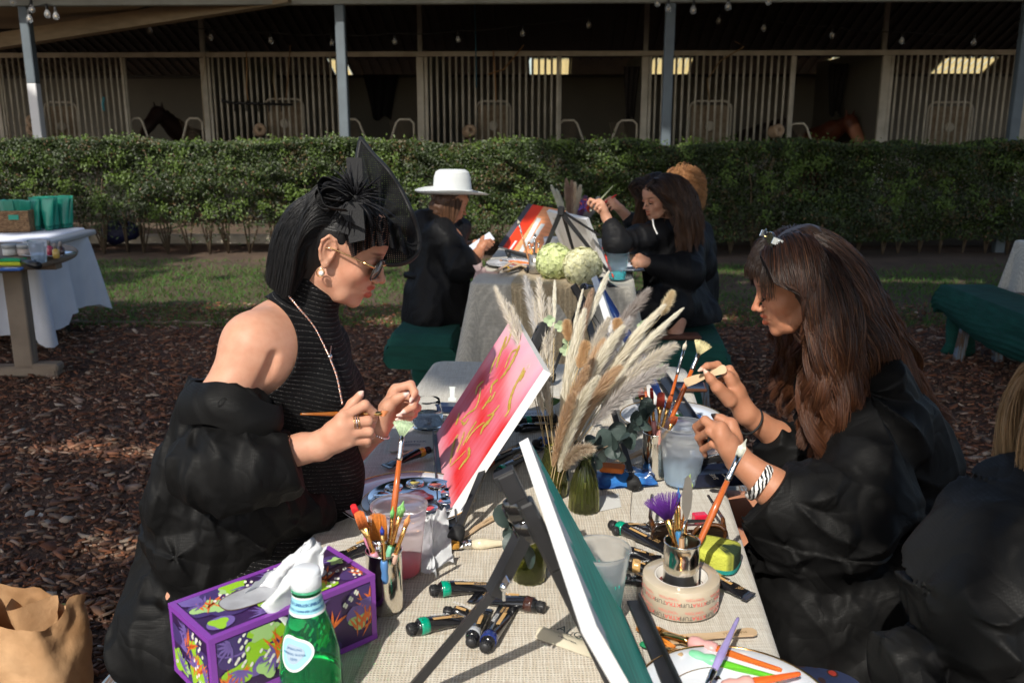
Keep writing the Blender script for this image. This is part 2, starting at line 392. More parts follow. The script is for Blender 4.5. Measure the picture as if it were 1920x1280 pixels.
nd=np.stack([X*0,X*0-1,X*0+.5],1)
sc_=np.stack([r.uniform(-XS,XS,420),np.full(420,yb-.02),np.zeros(420)],1);sc_[:,2]=np.where(r.random(420)<.45,hedge_top(sc_[:,0])-.02,r.uniform(.45,1.2,420));sc_[:,1]+=(r.random(420)*.5)*(sc_[:,2]>1.2)
S_=np.repeat(sc_,45,0)+r.normal(0,1,(420*45,3))*np.array((.045,.03,.04));C=np.concatenate([C,S_]);NS=len(S_);nd=np.concatenate([nd,np.tile(np.array((0,-1,.5)),(NS,1))])
me=leafcloud('foliage',C,.036,pm('hedge_leaf',(1,1,1),.42,vcol=True,tl=.3),nd=nd,colf=hcol,seed=2,aspect=.55)
mk('foliage',me,None,parent=hg)
mb=MB();rr=random.Random(5)
for i in range(70):
 x0=-XS+i*(2*XS/69)+rr.uniform(-.05,.05);y0=yb+.3+rr.uniform(-.08,.08)
 for k in range(rr.randint(4,6)):
  a=rr.uniform(-.2,.2);b_=rr.uniform(-.25,.15);h=rr.uniform(.8,1.2);w=rr.uniform(-.06,.06)
  mb.tube([(x0,y0,0),(x0+a*.3+w,y0+b_*.3,h*.35),(x0+a*.8-w,y0+b_*.7,h*.7),(x0+a*1.3,y0+b_,h)],[.011,.009,.006,.003],n=5)
mk('stems',mb,[pm('hedge_stem',(.15,.11,.07),.85,var=(20,(.09,.065,.04)))],parent=hg);seat(hg)
# STABLE
ST=thing('stable','long dark horse stable with barred stalls behind the hedge','stable')
AL=R(2.5)
def SL(x,y,z):return Vector((x*math.cos(AL)+(y-11)*math.sin(AL),11+(y-11)*math.cos(AL)-x*math.sin(AL),z))
SX=Matrix.Translation((0,11,0))@Matrix.Rotation(-AL,4,'Z')@Matrix.Translation((0,-11,0))
def sx_at(u,y,v=180):
 """stable-local x where the pixel column meets the plane local y"""
 d=W(u,v,1.0)-Vector((0,0,CAMZ));Mi=SX.inverted();o=Mi@Vector((0,0,CAMZ));dd=Mi.to_3x3()@d
 k=(y-o.y)/dd.y;return(o+dd*k).x
def sz_at(u,v,y):
 d=W(u,v,1.0)-Vector((0,0,CAMZ));Mi=SX.inverted();o=Mi@Vector((0,0,CAMZ));dd=Mi.to_3x3()@d
 k=(y-o.y)/dd.y;return(o+dd*k).z
YP,YF,YB=11.0,14.6,18.4
galv=pm('painted_steel',(.30,.30,.27),.55,metal=.2,var=(3,(.22,.215,.19)),bump=(80,.1,.001))
steel_tan=pm('stall_steel',(.54,.50,.43),.6,var=(4,(.36,.33,.27)),bump=(60,.2,.002))
bluep=pm('blue_grey_post',(.12,.15,.17),.55,var=(4,(.085,.105,.12)))
whitep=pm('post_white',(.6,.6,.6),.6)  # white lower part, used on the leftmost post only
roofm=pm('roof_sheet',(.085,.078,.068),.6,metal=.3,var=(2,(.06,.055,.048)))
XL,XR=-15,15
ze=sz_at(600,10,YP)
mb=MB();mb.box((0,YP,ze+.11),(XR-XL,.10,.22),b=.01,xf=SX);mb.box((0,YP-.06,ze+.235),(XR-XL,.04,.03),xf=SX);mk('eave_beam',mb,[galv],parent=ST)
for u in(68,645,1250,1905):
 x=sx_at(u,YP+.01,200);mb=MB();hh=1.95 if u==68 else 0
 mb.box((x,YP+.01,(hh+ze)/2),(.11,.11,ze-hh-.002),b=.008,xf=SX)
 if hh:mb.box((x,YP+.01,hh/2),(.112,.112,hh),b=.008,m=1,xf=SX)
 mk('post',mb,[bluep,whitep],parent=ST)
def roof(y0,z0,y1,z1,skip=()):
 mb=MB();N=150
 for i in range(N):
  xa,xb=XL+(XR-XL)*i/N,XL+(XR-XL)*(i+1)/N;ribw=.035
  if any(a-.02<(xa+xb)/2<b+.02 for a,b in skip):continue
  mb.add([(xa,y0,z0),(xb,y0,z0),(xb,y1,z1),(xa,y1,z1),(xa,y0,z0+.035),(xb,y0,z0+.035),(xb,y1,z1+.035),(xa,y1,z1+.035)],[(0,3,2,1),(4,5,6,7),(0,1,5,4),(2,3,7,6)],0,False,SX)
  mb.box((xa,(y0+y1)/2,(z0+z1)/2-.02),(ribw,math.hypot(y1-y0,z1-z0),.035),rot=(math.atan2(z1-z0,y1-y0),0,0),xf=SX)
 return mb
RZ=4.15;RY=14.9;EB=sz_at(900,118,YB)
mk('front_roof',roof(YP-.5,ze+.26,RY,RZ),[roofm],parent=ST)
BE=2.62;yr=19.2;zr=sz_at(900,128,YB)-.04
slope=(RZ-zr)/(yr-RY)
yr,zr=20.6,RZ-slope*(20.6-RY)
def zrear(y):return RZ-slope*(y-RY)
sky_px=[(998,1074),(1222,1302),(1545,1580),(1768,1872),(615,645)]
yk0,yk1=18.6,20.6
skips=[]
for a,b in sky_px:
 xa,xb=sorted((sx_at(a,18.6,130),sx_at(b,18.6,130)));skips.append((xa,xb))
mk('rear_roof',roof(RY,RZ,yk0,zrear(yk0)),[roofm],parent=ST)
for xa_,xb_ in zip([XL]+[b for a,b in sorted(skips)],[a for a,b in sorted(skips)]+[XR]):mk('rear_roof_edge',roof(yk0,zrear(yk0),yr,zrear(yr),skip=[(-99,xa_-.02),(xb_+.02,99)]),[pm('roof_sheet_old',(.20,.16,.11),.6,var=(2,(.12,.10,.07)))],parent=ST)
for xa,xb in skips:
 mb=MB();k=max(2,int((xb-xa)/.12))
 for i in range(k):
  x0,x1=xa+(xb-xa)*i/k,xa+(xb-xa)*(i+1)/k
  mb.add([(x0,yk0,zrear(yk0)),(x1-.015,yk0,zrear(yk0)),(x1-.015,yr,zrear(yr)),(x0,yr,zrear(yr))],[(0,1,2,3)],0,False,SX)
  mb.add([(x1-.015,yk0,zrear(yk0)+.02),(x1,yk0,zrear(yk0)+.02),(x1,yr,zrear(yr)+.02),(x1-.015,yr,zrear(yr)+.02)],[(0,1,2,3)],0,False,SX)
 mk('skylight_panel',mb,[pm('fibreglass',(.85,.62,.25),.6,tl=.85,var=(9,(.8,.6,.25)))],parent=ST)
mb=MB()
for u in(68,645,1250,1905):
 x=sx_at(u,YP,200)
 mb.box((x,(YP+RY)/2,(ze+.15+RZ)/2-.12),(.10,math.hypot(RY-YP,RZ-ze),.16),rot=(math.atan2(RZ-ze-.2,RY-YP),0,0),xf=SX)
for k in range(1,4):
 y=YP+(YF-YP)*k/4;mb.box((0,y,ze+.24+(RZ-ze-.2)*(y-YP)/(RY-YP)-.12),(30,.05,.12),xf=SX)
mk('rafters',mb,[pm('purlin',(.12,.11,.095),.6)],parent=ST)
mb=MB();xq=sx_at(330,12.2,30)
mb.add([(XL,YP+.06,ze+.05),(sx_at(300,YP+.06,20),YP+.06,ze+.05),(sx_at(150,13.2,60),13.2,ze-.02),(XL,14.4,ze-.02),(XL,YP+.06,ze+.07),(sx_at(300,YP+.06,20),YP+.06,ze+.07),(sx_at(150,13.2,60),13.2,ze),(XL,14.4,ze)],[(0,3,2,1),(4,5,6,7),(1,2,6,5),(2,3,7,6)],0,False,SX)
mk('soffit',mb,[pm('tan_board',(.42,.33,.22),.7,var=(5,(.3,.23,.15)),stretch=(.3,6,1))],parent=ST)
mb=MB();a=SL(sx_at(0,12.5,80),12.5,sz_at(0,78,12.5));b=SL(sx_at(300,11.6,22),11.6,sz_at(300,30,11.6))
mb.tube([a-(b-a)*.4,a+(b-a)*1.7],.13,n=4,smooth=False);mk('diagonal_beam',mb,[pm('tan_beam',(.34,.26,.17),.7,var=(5,(.25,.19,.12)),stretch=(1,1,5))],parent=ST)
wallm=pm('stall_wall',(.15,.14,.12),.85,var=(1.5,(.18,.165,.14)),bump=(30,.15,.003))
zb=sz_at(900,146,YB)
mb=MB();mb.box((0,YB+.05,zb/2),(30,.08,zb),xf=SX);mb.box((0,YB+.02,zb+.03),(30,.14,.055),xf=SX,m=1);mk('back_wall',mb,[wallm,pm('dark_beam',(.05,.045,.04),.7)],parent=ST)
for u in(386,787,1212,1660):
 x=sx_at(u,YF,180);mb=MB();mb.box((x,(YF+YB)/2+.08,1.3),(.07,YB-YF-.2,2.58),xf=SX);mk('partition',mb,[wallm],parent=ST)
zt=sz_at(900,97,YF)
mb=MB();mb.box((0,YF,zt-.035),(30,.08,.075),b=.006,xf=SX);mk('stall_beam',mb,[steel_tan],parent=ST)
for u in(378,787,1212,1660):
 x=sx_at(u,YF,60);mb=MB();mb.box((x,YF+.005,zt+.6),(.07,.07,1.2),b=.006,xf=SX);mk('upright',mb,[galv],parent=ST)
jamb=[(235,5),(386,11),(636,7),(789,13),(1046,6),(1208,12),(1482,6),(1656,14),(-3,9),(1922,8)]
for u,wpx in jamb:
 x=sx_at(u,YF,180);w=wpx*2/F*YF;mb=MB()
 mb.box((x,YF,(zt-.075)/2),(w*.5,.07,zt-.077),b=.006,xf=SX);mb.box((x+w*.4,YF+.012,(zt-.075)/2),(w*.22,.05,zt-.08),b=.004,xf=SX)
 mk('jamb',mb,[steel_tan],parent=ST)
panels=[(4,229),(397,628),(803,1040),(1222,1475),(1672,1913)]
for u0,u1 in panels:
 xa,xb=sx_at(u0,YF,180),sx_at(u1,YF,180);k=20;mb=MB()
 for i in range(k):
  x=xa+(xb-xa)*(i+.5)/k
  mb.tube([(x,YF,1.15),(x,YF,zt-.07)],.018,n=8,xf=SX)
 mk('bar_grille',mb,[steel_tan],parent=ST)
 mb=MB();mb.box(((xa+xb)/2,YF,.575),(xb-xa,.045,1.148),xf=SX);mk('kick_board',mb,[wallm],parent=ST)
meshm=pm('rusty_mesh',(.20,.14,.09),.8,var=(14,(.3,.24,.17)))
tubew=pm('pale_tube',(.55,.50,.42),.5)
def rrect(u0,u1,v0,v1,y,tilt=.0,rr=.12):
 xa,xb=sx_at(u0,y,v1),sx_at(u1,y,v1);za,zb_=sz_at(u0,v1,y),sz_at(u0,v0,y);zb_=max(zb_,za+.3);P=[]
 for cx,cz,a0 in((xb-rr,zb_-rr,0),(xa+rr,zb_-rr,90)):
  for k in range(6):a=R(a0+k*18);P.append((cx+rr*math.cos(a),y,cz+rr*math.sin(a)))
 return[(xb,y,za-.8)]+P+[(xa,y,za-.8)],(xa,xb,za,zb_)
for u0,u1,v0 in((90,150,192),(500,572,186),(893,957,190),(1290,1368,190),(1735,1818,192)):
 P,(xa,xb,za,zb2)=rrect(u0,u1,v0,262,YF+.35);mb=MB();mb.tube(P,.017,n=8,xf=SX)
 mb.box(((xa+xb)/2,YF+.36,zb2-.62),(xb-xa-.06,.012,1.12),m=1,xf=SX)
 mb.lathe([(.02,0),(.07,0),(.075,.01),(.07,.02),(.02,.02)],20,m=0,xf=SX@XF(((xa+xb)/2,YF+.34,zb2-.38),(R(90),0,0)))
 mk('stall_guard',mb,[tubew,meshm],parent=ST)
def yoke(u0,u1,v0,left):
 xa,xb=sx_at(u0,YF+.1,240),sx_at(u1,YF+.1,240);z0,z1=.9,sz_at(u0,v0,YF+.1);y=YF+.1
 w=xb-xa
 if left:P=[(xa,y,z0),(xa,y,z1-.06),(xa+.06,y,z1),(xa+w*.55,y,z1),(xa+w*.68,y,z1-.05),(xb+.08,y,z0)]
 else:P=[(xb,y,z0),(xb,y,z1-.06),(xb-.06,y,z1),(xb-w*.55,y,z1),(xb-w*.68,y,z1-.05),(xa-.08,y,z0)]
 mb=MB();mb.tube(P,.018,n=8,xf=SX)
 for k in range(1,12):
  for sgn in(-1,1):
   a=xa+w*k/12;zz=z1-.03;b0=(a,y,z0+.02);b1=(a+sgn*.18,y,zz)
   if xa<b1[0]<xb-(0 if not left else w*.25):mb.tube([b0,b1],.003,n=3,m=1,xf=SX)
 mk('yoke_gate',mb,[tubew,meshm],parent=ST)
for a in((246,278,222,True),(338,380,222,False),(640,690,224,True),(728,776,224,False),(1049,1098,226,True),(1142,1194,226,False),(1480,1528,232,True)):yoke(*a)
seat(ST)
for k,(u,v)in enumerate([(62,228),(62,244),(487,244),(880,246),(1455,246)]):
 y=YF-.12;p=SL(sx_at(u,y,v),y,sz_at(u,v,y));mb=MB()
 mb.lathe([(.03,-.1),(.085,-.1),(.095,-.08),(.095,.08),(.085,.1),(.03,.1),(.03,-.1)],18,xf=XF(p,(R(80),0,R(20))))
 mk('hay_roll',mb,[pm('jute_roll',(.5,.36,.25),.9,var=(20,(.36,.25,.17)))],label=['upper tan roll beside the leftmost stall bars','lower tan roll beside the leftmost stall bars','tan roll hanging on the second barred panel','tan roll hanging on the middle barred panel','tan roll hanging on the fourth barred panel'][k],cat='roll',group='tan rolls hanging on the stall bars')
for(u0,u1,v0,v1,lab,cc,y)in((680,745,140,222,'dark blanket hanging on the back wall of the open stall',(.012,.012,.014),YB-.12),(1170,1200,125,225,'dark halter and rug hanging at the stall doorway',(.02,.015,.014),YF+.25),(1555,1592,120,215,'dark rug hanging inside the right hand open stall',(.014,.012,.012),YF+1.6)):
 mb=MB();xa,xb=sx_at(u0,y,v0),sx_at(u1,y,v0);z1,z0=sz_at(u0,v0,y),sz_at(u0,v1,y)
 mb.grid(lambda a,b:(xa+(xb-xa)*(.5+(a-.5)*(1-.5*b)),y+.04*math.sin(a*19+b*3)+.02,z1+(z0-z1)*(b+.06*math.sin(a*7)*b)),24,14,xf=SX)
 mb.grid(lambda a,b:(xa+(xb-xa)*(.5+(a-.5)*(1-.5*b)),y+.04*math.sin(a*19+b*3)+.045,z1+(z0-z1)*(b+.06*math.sin(a*7)*b)),24,14,xf=SX)
 mk('horse_blanket',mb,[pm('blanket_%d'%u0,cc,.9)],label=lab,cat='blanket')
mb=MB();y=YF-.06;zr_=sz_at(500,193,y)
mb.tube([(sx_at(415,y),y,zr_+.04),(sx_at(430,y),y,zr_),(sx_at(548,y),y,zr_-.03)],.022,n=6,xf=SX)
for u in(440,462,485,505,528):mb.tube([(sx_at(u,y),y-.03,zr_+.02),(sx_at(u,y),y-.05,zr_-.13)],.012,n=5,xf=SX)
mk('tack_rail',mb,[pm('tack_black',(.015,.015,.017),.6)],label='black tack rail with hooks on the second barred panel',cat='rail')
ropes=[([(462,97),(463,130),(462,165),(465,188)],'twine hanging beside the black tack rail',(.4,.24,.12)),([(545,85),(541,120),(540,150),(537,185)],'brown rope hanging at the right of the tack rail',(.3,.2,.12)),([(515,120),(513,150),(517,190)],'thin tan rope on the second barred panel',(.35,.27,.17)),([(890,2),(892,80),(893,165)],'thin blue cord hanging before the middle panel',(.05,.18,.28)),([(925,95),(928,140),(930,190)],'rusty chain holding the guard of the middle panel',(.4,.22,.1)),([(385,97),(383,130),(378,160),(384,240)],'pale rope looped on the jamb left of the second panel',(.42,.36,.27)),([(1378,78),(1395,88),(1350,115),(1326,150),(1330,190)],'brown cord looped over the fourth stall beam',(.3,.2,.1)),([(195,182),(193,196),(195,208)],'short turquoise tie on the leftmost stall bars',(.08,.35,.45)),([(982,85),(972,98),(945,130),(915,140)],'orange brown twine over the middle stall beam',(.35,.2,.09))]
for pts,lab,cc in ropes:
 mb=MB();y=YF-.09;mb.tube([SL(sx_at(u,y,v),y,sz_at(u,v,y))for u,v in pts],.010 if 'turq' not in lab else .02,n=5)
 mk('rope',mb,[pm('rope_'+lab[:14],cc,.9)],label=lab,cat='rope')
cordm=pm('black_cord',(.015,.015,.015),.6);glassm=pm('bulb_glass',(.9,.93,.97),.06,trans=.85,ior=1.3);fil=pm('bulb_filament',(.75,.55,.3),.4)
def festoon(label,bulbs,ybase,r=.033,local=True,sag=.05):
 th_=thing('string_lights',label,'string lights');P=[]
 for(u,v)in bulbs:P.append(Vector((sx_at(u,ybase,v),ybase,sz_at(u,v,ybase))))
 cp=[]
 for a,b in zip(P,P[1:]):
  for k in range(6):f=k/6;q=a.lerp(b,f);q.z+=.11+.0-sag*math.sin(math.pi*f)*.5;cp.append(q)
 q=P[-1].copy();q.z+=.11;cp.append(q)
 mb=MB();mb.tube(cp,.006,n=5,xf=SX);mk('cord',mb,[cordm],parent=th_)
 for p in P:
  mb=MB();b=XF(p);mb.lathe([(.001,-r*1.25),(r*.5,-r*1.1),(r*.85,-r*.7),(r,-r*.1),(r*.85,r*.55),(r*.45,r*1.15),(r*.38,r*1.5)],14,xf=SX@b)
  bo=mk('bulb',mb,[glassm],parent=th_)
  mb=MB();mb.lathe([(r*.42,r*1.4),(r*.45,r*1.5),(r*.45,r*2.6),(r*.3,r*2.8),(.001,r*2.8)],10,xf=SX@b);mb.tube([SX@(p+Vector((0,0,r*2.7))),SX@(p+Vector((0,0,.12)))],.005,n=4);mk('socket',mb,[cordm],parent=bo)
  mb=MB();mb.ball((0,0,-.1*r),r*.3,n=6,xf=SX@b);mk('filament',mb,[fil],parent=bo)
 seat(th_)
festoon('drooping row of clear bulbs strung inside the stable aisle',[(170,42),(281,58),(395,71),(508,77),(622,81),(740,79),(859,75),(980,63),(1104,48)],12.6)
festoon('second drooping row of bulbs inside the aisle at the right',[(1347,40),(1432,54),(1560,67),(1691,77),(1826,80)],12.6)
festoon('brighter bulbs on a cord tied to the leftmost post',[(24,5),(60,18),(55,36),(89,27),(105,31)],10.8,r=.036,sag=.0)
festoon('brighter bulbs on a cord tied to the third blue post',[(1233,6),(1253,17),(1300,20),(1365,13),(1441,3)],10.8,r=.036,sag=.0)
# TABLES AND CLOTHS
linen=weave('linen',(.70,.67,.60),(.52,.47,.39),90,mottled=.5)
linen2=weave('grey_linen',(.66,.62,.54),(.50,.46,.38),70,mottled=.5)
burlap=weave('burlap_runner',(.74,.69,.59),(.46,.37,.26),62,bump=.9,dist=.0012,mottled=.6)
burlap2=weave('loose_burlap',(.70,.56,.36),(.40,.29,.16),45,bump=.9,dist=.002,mottled=.7)
white_cloth=pm('white_cotton',(.78,.79,.84),.85,var=(4,(.66,.67,.73)),bump=(300,.15,.0005))
green_cloth=pm('green_crepe',(.004,.075,.054),.85,var=(7,(.002,.045,.033)),bump=(18,.6,.008),stretch=(1,1,5))
wood_grey=pm('weathered_wood',(.28,.30,.31),.8,var=(6,(.18,.15,.12),.12),stretch=(1,12,12),bump=(40,.4,.002))
def cloth(name,O,A,Rr,s0,s1,t0,t1,drop,mats,wav=.025,nf=9,seed=1,z=.752,low=None,**kw):
 """draped cloth: top plus skirt; top spans s0..s1, t0..t1 in the table frame; folds grow downwards"""
 mb=MB();r_=random.Random(seed);ph=[r_.uniform(0,6)for _ in range(8)]
 P=[];cr=.035;per=[]
 pts=[]
 for(cs,ct,a0)in((s1,t1,0),(s0,t1,90),(s0,t0,180),(s1,t0,270)):
  cs2=cs-cr if cs==s1 else cs+cr;ct2=ct-cr if ct==t1 else ct+cr
  for k in range(7):a=R(a0+k*15);pts.append((cs2+cr*math.cos(a),ct2+cr*math.sin(a),math.cos(a),math.sin(a)))
 full=[]
 for i in range(len(pts)):
  a,b=pts[i],pts[(i+1)%len(pts)];L0=math.hypot(b[0]-a[0],b[1]-a[1]);k=max(1,int(L0/.035))
  for j in range(k):f=j/k;full.append(tuple(a[q]*(1-f)+b[q]*f for q in range(4)))
 n=len(full);rows=16;V=[]
 acc=0
 for j in range(rows+1):
  f=j/rows;acc=0
  for i,(s,t,ns,nt)in enumerate(full):
   L0=i/n*2*math.pi;corner=abs(ns*nt)*2
   dl=drop if low is None else drop*low(s,t)
   if j<=3:a=f/(3/rows)*math.pi/2;out=.014*math.sin(a);dz=-.014*(1-math.cos(a))
   else:
    g=(f-3/rows)/(1-3/rows);w=wav*g**.8*(math.sin(L0*nf+ph[0]+.4*g)+.5*math.sin(L0*nf*2.3+ph[1])+.8)
    out=.014+w+corner*.09*g;dz=-.014-dl*g+.012*math.sin(L0*5+ph[2])*g-corner*.06*g
   p=O+Rr*(s+ns*out)+A*(t+nt*out);V.append((p.x,p.y,z+dz))
 Fc=[(j*n+i,(j+1)*n+i,(j+1)*n+(i+1)%n,j*n+(i+1)%n)for j in range(rows)for i in range(n)]
 mb.add(V,Fc,0,True)
 ns_,nt_=10,20
 mb.add([V[i]for i in range(n)],[tuple(range(n))],0,True)
 return mk(name,mb,mats,**kw)
def picnic(O,A,Rr,s0,s1,t0,t1,label,benches=True):
 th_=thing('picnic_table',label,'table');fx=frame(O,Rr,(0,0,1));cs=(s0+s1)/2;L0=t1-t0;O2=Vector((O.x,O.y,0));fx=frame(O2,Rr,(0,0,1))
 for k in range(4):
  w=(s1-s0)/4;mb=MB();mb.box((s0+w*(k+.5),(t0+t1)/2,.727),(w-.012,L0-.02,.036),b=.004,xf=fx);mk('plank',mb,[wood_grey],parent=th_)
 for t in(t0+.3,t1-.3):
  for sg in(-1,1):
   mb=MB();mb.tube([fx@Vector((cs+sg*.16,t,.705)),fx@Vector((cs+sg*.46,t,.0))],.05,n=4,smooth=False);mk('leg',mb,[wood_grey],parent=th_)
  mb=MB();mb.box((cs,t+.05,.40),(1.5,.04,.09),xf=fx,b=.004);mk('crossbar',mb,[wood_grey],parent=th_)
 seat(th_)
picnic(TO,TA,TR,-.4,.4,-.84,1.37,'grey wooden picnic table frame under the near linen cloth')
near_cloth=cloth('tablecloth',TO,TA,TR,-.402,.402,-.85,1.375,.30,[linen],seed=2,wav=.012,label='natural linen cloth over the near picnic table full of paint things',cat='tablecloth')
mb=MB();fr=frame(TO,TR,(0,0,1))
mb.grid(lambda a,b:(-.207+.414*a+.004*math.sin(b*31),-.83+1.83*b,.0068+.0006*math.sin(a*9+b*40)),12,60,xf=fr)
mb.grid(lambda a,b:(-.207+.414*a+.004*math.sin(b*31),-.83+1.83*b,.0056+.0006*math.sin(a*9+b*40)),12,60,xf=fr)
mk('table_runner',mb,[burlap],label='coarse burlap runner down the middle of the near table',cat='runner')
ZT=.7575
def bench(O,A,Rr,sc,t0,t1,label,mat,w=.28,z=.45,plank=3):
 th_=thing('bench',label,'bench');O2=Vector((O.x,O.y,0));fx=frame(O2,Rr,(0,0,1))
 for k in range(plank):
  ww=w/plank;mb=MB();mb.box((sc-w/2+ww*(k+.5),(t0+t1)/2,z-.02),(ww-.008,t1-t0,.036),b=.004,xf=fx);mk('plank',mb,[mat],parent=th_)
 for t in(t0+.25,t1-.25):
  for sg in(-1,1):
   mb=MB();mb.tube([fx@Vector((sc+sg*.08,t,z-.04)),fx@Vector((sc+sg*.13,t,0))],.035,n=4,smooth=False);mk('leg',mb,[mat],parent=th_)
 return seat(th_)
bluewood=pm('flaking_blue_wood',(.17,.22,.27),.75,var=(9,(.12,.075,.05),.06),stretch=(14,1.2,1),bump=(40,.4,.002))
bench(TO,TA,TR,-.70,-.45,1.35,'blue grey flaking bench under the woman in sunglasses',bluewood)
bench(TO,TA,TR,.70,-.45,1.35,'blue grey bench under the long haired woman',bluewood)
BO=Vector((.195,4.40,.75))
picnic(BO,TA,TR,-.37,.37,.0,1.75,'grey wooden picnic table frame under the back linen cloth')
cloth('under_cloth',BO,TA,TR,-.372,.372,.0,1.75,.66,[white_cloth],seed=5,wav=.02,nf=14,z=.7465,label='white cloth hanging beneath the linen on the back table',cat='tablecloth')
cloth('tablecloth',BO,TA,TR,-.392,.392,-.02,1.77,.26,[linen2],seed=9,wav=.014,nf=11,z=.7525,low=lambda s,t:1.5 if s<-.2 and t<.5 else .85,label='grey beige linen cloth on the back table with hydrangeas',cat='tablecloth')
mb=MB();fb=frame(BO,TR,(0,0,1))
def runner2(a,b):
 s=-.19+.40*a+.006*math.sin(b*20);L0=b*2.1
 if L0<.45:return(s,-.052-.012*math.sin(a*9),-.44+L0)
 return(s,-.045+(L0-.45),.0075+.001*math.sin(a*12))
mb.grid(runner2,14,70,xf=fb);mk('table_runner',mb,[burlap2],label='loose golden burlap runner hanging over the front of the back table',cat='runner')
bz=bench(BO,TA,TR,-.66,.10,1.66,'plain bench hidden under green cloth beside the white hat woman',bluewood)
def green_drape(O,A,Rr,s0,s1,t0,t1,label,z=.458,drop=.2,legs=((.2,.3),),seed=3):
 rr_=random.Random(seed);o=thing('bench_cover',label,'bench cover');mb=MB();fx=frame(Vector((O.x,O.y,0)),Rr,(0,0,1));L0=t1-t0;cs=(s0+s1)/2;w=s1-s0
 nn,mm=60,44
 def f(a,b):
  ang=-math.pi*.62+a*math.pi*1.24;t=t0+L0*b;e=min(b,1-b)*L0;ef=min(1,e/.06)**.5
  x=cs+math.sin(ang)**1*(w/2+.02)*(1.0 if abs(ang)<math.pi/2 else 1-.25*(abs(ang)-math.pi/2))
  zz=z+.006 if abs(math.sin(ang))<.85 else z-(abs(ang)/(math.pi/2)-.65)*drop
  sagf=drop*.45*math.sin(math.pi*min(1,max(0,b)))**1*(abs(math.sin(ang))>.85)
  x=min(max(x,s0-.02),s1+.02);zz-=sagf+(1-ef)*.05
  wv=.006*math.sin(zz*190+t*9+2*math.sin(t*6))*(zz<z-.01)
  return(x+wv*(1 if x>cs else-1),t,zz)
 mb.grid(f,nn,mm,xf=fx)
 for t in(t0,t1):
  n_=24;V=[fx@Vector(f(a/n_,0 if t==t0 else 1))for a in range(n_+1)];mb.add(V,[tuple(range(n_+1))if t==t0 else tuple(range(n_+1))[::-1]],0,True)
 mk('drape',mb,[green_cloth],parent=o)
 for(ss,tt)in legs:
  mb=MB();
  pts=[(ss,tt,z-.05),(ss,tt,.32),(ss-.01,tt,.2),(ss+.01,tt,.08),(ss,tt,.0)]
  mb.tube([fx@Vector(p)for p in pts],[.075,.06,.055,.06,.075],n=14,sq=1.6);V=mb.v[-1];V+=.008*np.sin(V[:,2:3]*130+V[:,:1]*40);mk('wrapped_leg',mb,[green_cloth],parent=o)
 return seat(o)
green_drape(BO,TA,TR,-.84,-.50,.02,1.75,'dark green crepe cover on the bench of the white hat woman',legs=((-.67,.3),(-.67,1.5)))
bench(BO,TA,TR,.68,.06,1.66,'plain bench hidden under green cloth beside the brunette',bluewood)
green_drape(BO,TA,TR,.52,.86,-.05,1.75,'dark green crepe cover on the bench of the brunette',legs=((.69,.3),(.69,1.5)),seed=8)
RO=Vector((3.74,4.3,.75));RA=Vector((-.0,1,0));RRR=Vector((1,0,0))
picnic(RO,RA,RRR,-.36,.36,.0,1.75,'grey wooden picnic table frame at the far right')
cloth('tablecloth',RO,RA,RRR,-.38,.38,-.02,1.77,.42,[linen2],seed=13,wav=.03,nf=9,label='pale linen cloth over the table at the far right edge',cat='tablecloth')
bench(RO,RA,RRR,-.70,.15,1.70,'plain bench inside the long green cover at the right',bluewood)
green_drape(RO,RA,RRR,-.87,-.53,.0,1.78,'long dark green crepe cover sagging on the right hand bench',drop=.26,legs=((-.75,1.62),),seed=12)
mb=MB();mb.tube([W(1850,640,6.0),W(1822,672,5.95)],.06,n=4,smooth=False)
LO=Vector((-3.72,5.95,.75));LA=Vector((-.03,1,0)).normalized();LR=Vector((1,.03,0)).normalized()
lt=thing('folding_table','folding table under the white cloth at the left','table')
mb=MB();mb.box((-3.95,6.37,.725),(1.75,.74,.04),b=.01);mk('table_top',mb,[pm('grey_plastic',(.4,.4,.4),.6)],parent=lt)
for x in(-4.7,-3.3):
 for y in(6.15,6.6):mb=MB();mb.tube([(x,y,0),(x,y,.705)],.015,n=8);mk('leg',mb,[pm('dark_tube',(.08,.09,.08),.5,metal=.5)],parent=lt)
seat(lt)
cloth('tablecloth',LO,LA,LR,-1.15,.56,.03,.82,.55,[white_cloth],seed=21,wav=.035,nf=12,label='white cloth over the left table with green pouches on it',cat='tablecloth',low=lambda s,t:1.12 if s>.2 and t<.3 else 1.0)
teak=pm('weathered_teak',(.30,.235,.175),.7,var=(5,(.20,.15,.11)),stretch=(1,10,1),bump=(60,.3,.001))
rt=thing('round_table','round weathered teak table at the left edge with craft supplies','table');cx,cy=-3.27,5.42
mb=MB();mb.lathe([(.001,.70),(.58,.70),(.60,.71),(.61,.73),(.60,.745),(.58,.75),(.001,.75)],64,xf=XF((cx,cy,0)));mk('table_top',mb,[teak],parent=rt)
mb=MB();mb.box((cx+.30,cy,.68),(.5,.08,.038),b=.004);mb.box((cx-.3,cy,.68),(.5,.08,.038),b=.004);mk('apron',mb,[teak],parent=rt)
for x in(cx+.29,cx-.35):
 mb=MB();mb.box((x,cy-.02,.365),(.115,.08,.60),b=.006);mk('leg',mb,[teak],parent=rt)
mb=MB();mb.box((cx,cy-.02,.035),(.98,.10,.065),b=.012);mb.box((cx+.42,cy-.02,.06),(.16,.098,.05),b=.012);mk('foot_rail',mb,[teak],parent=rt)
seat(rt)
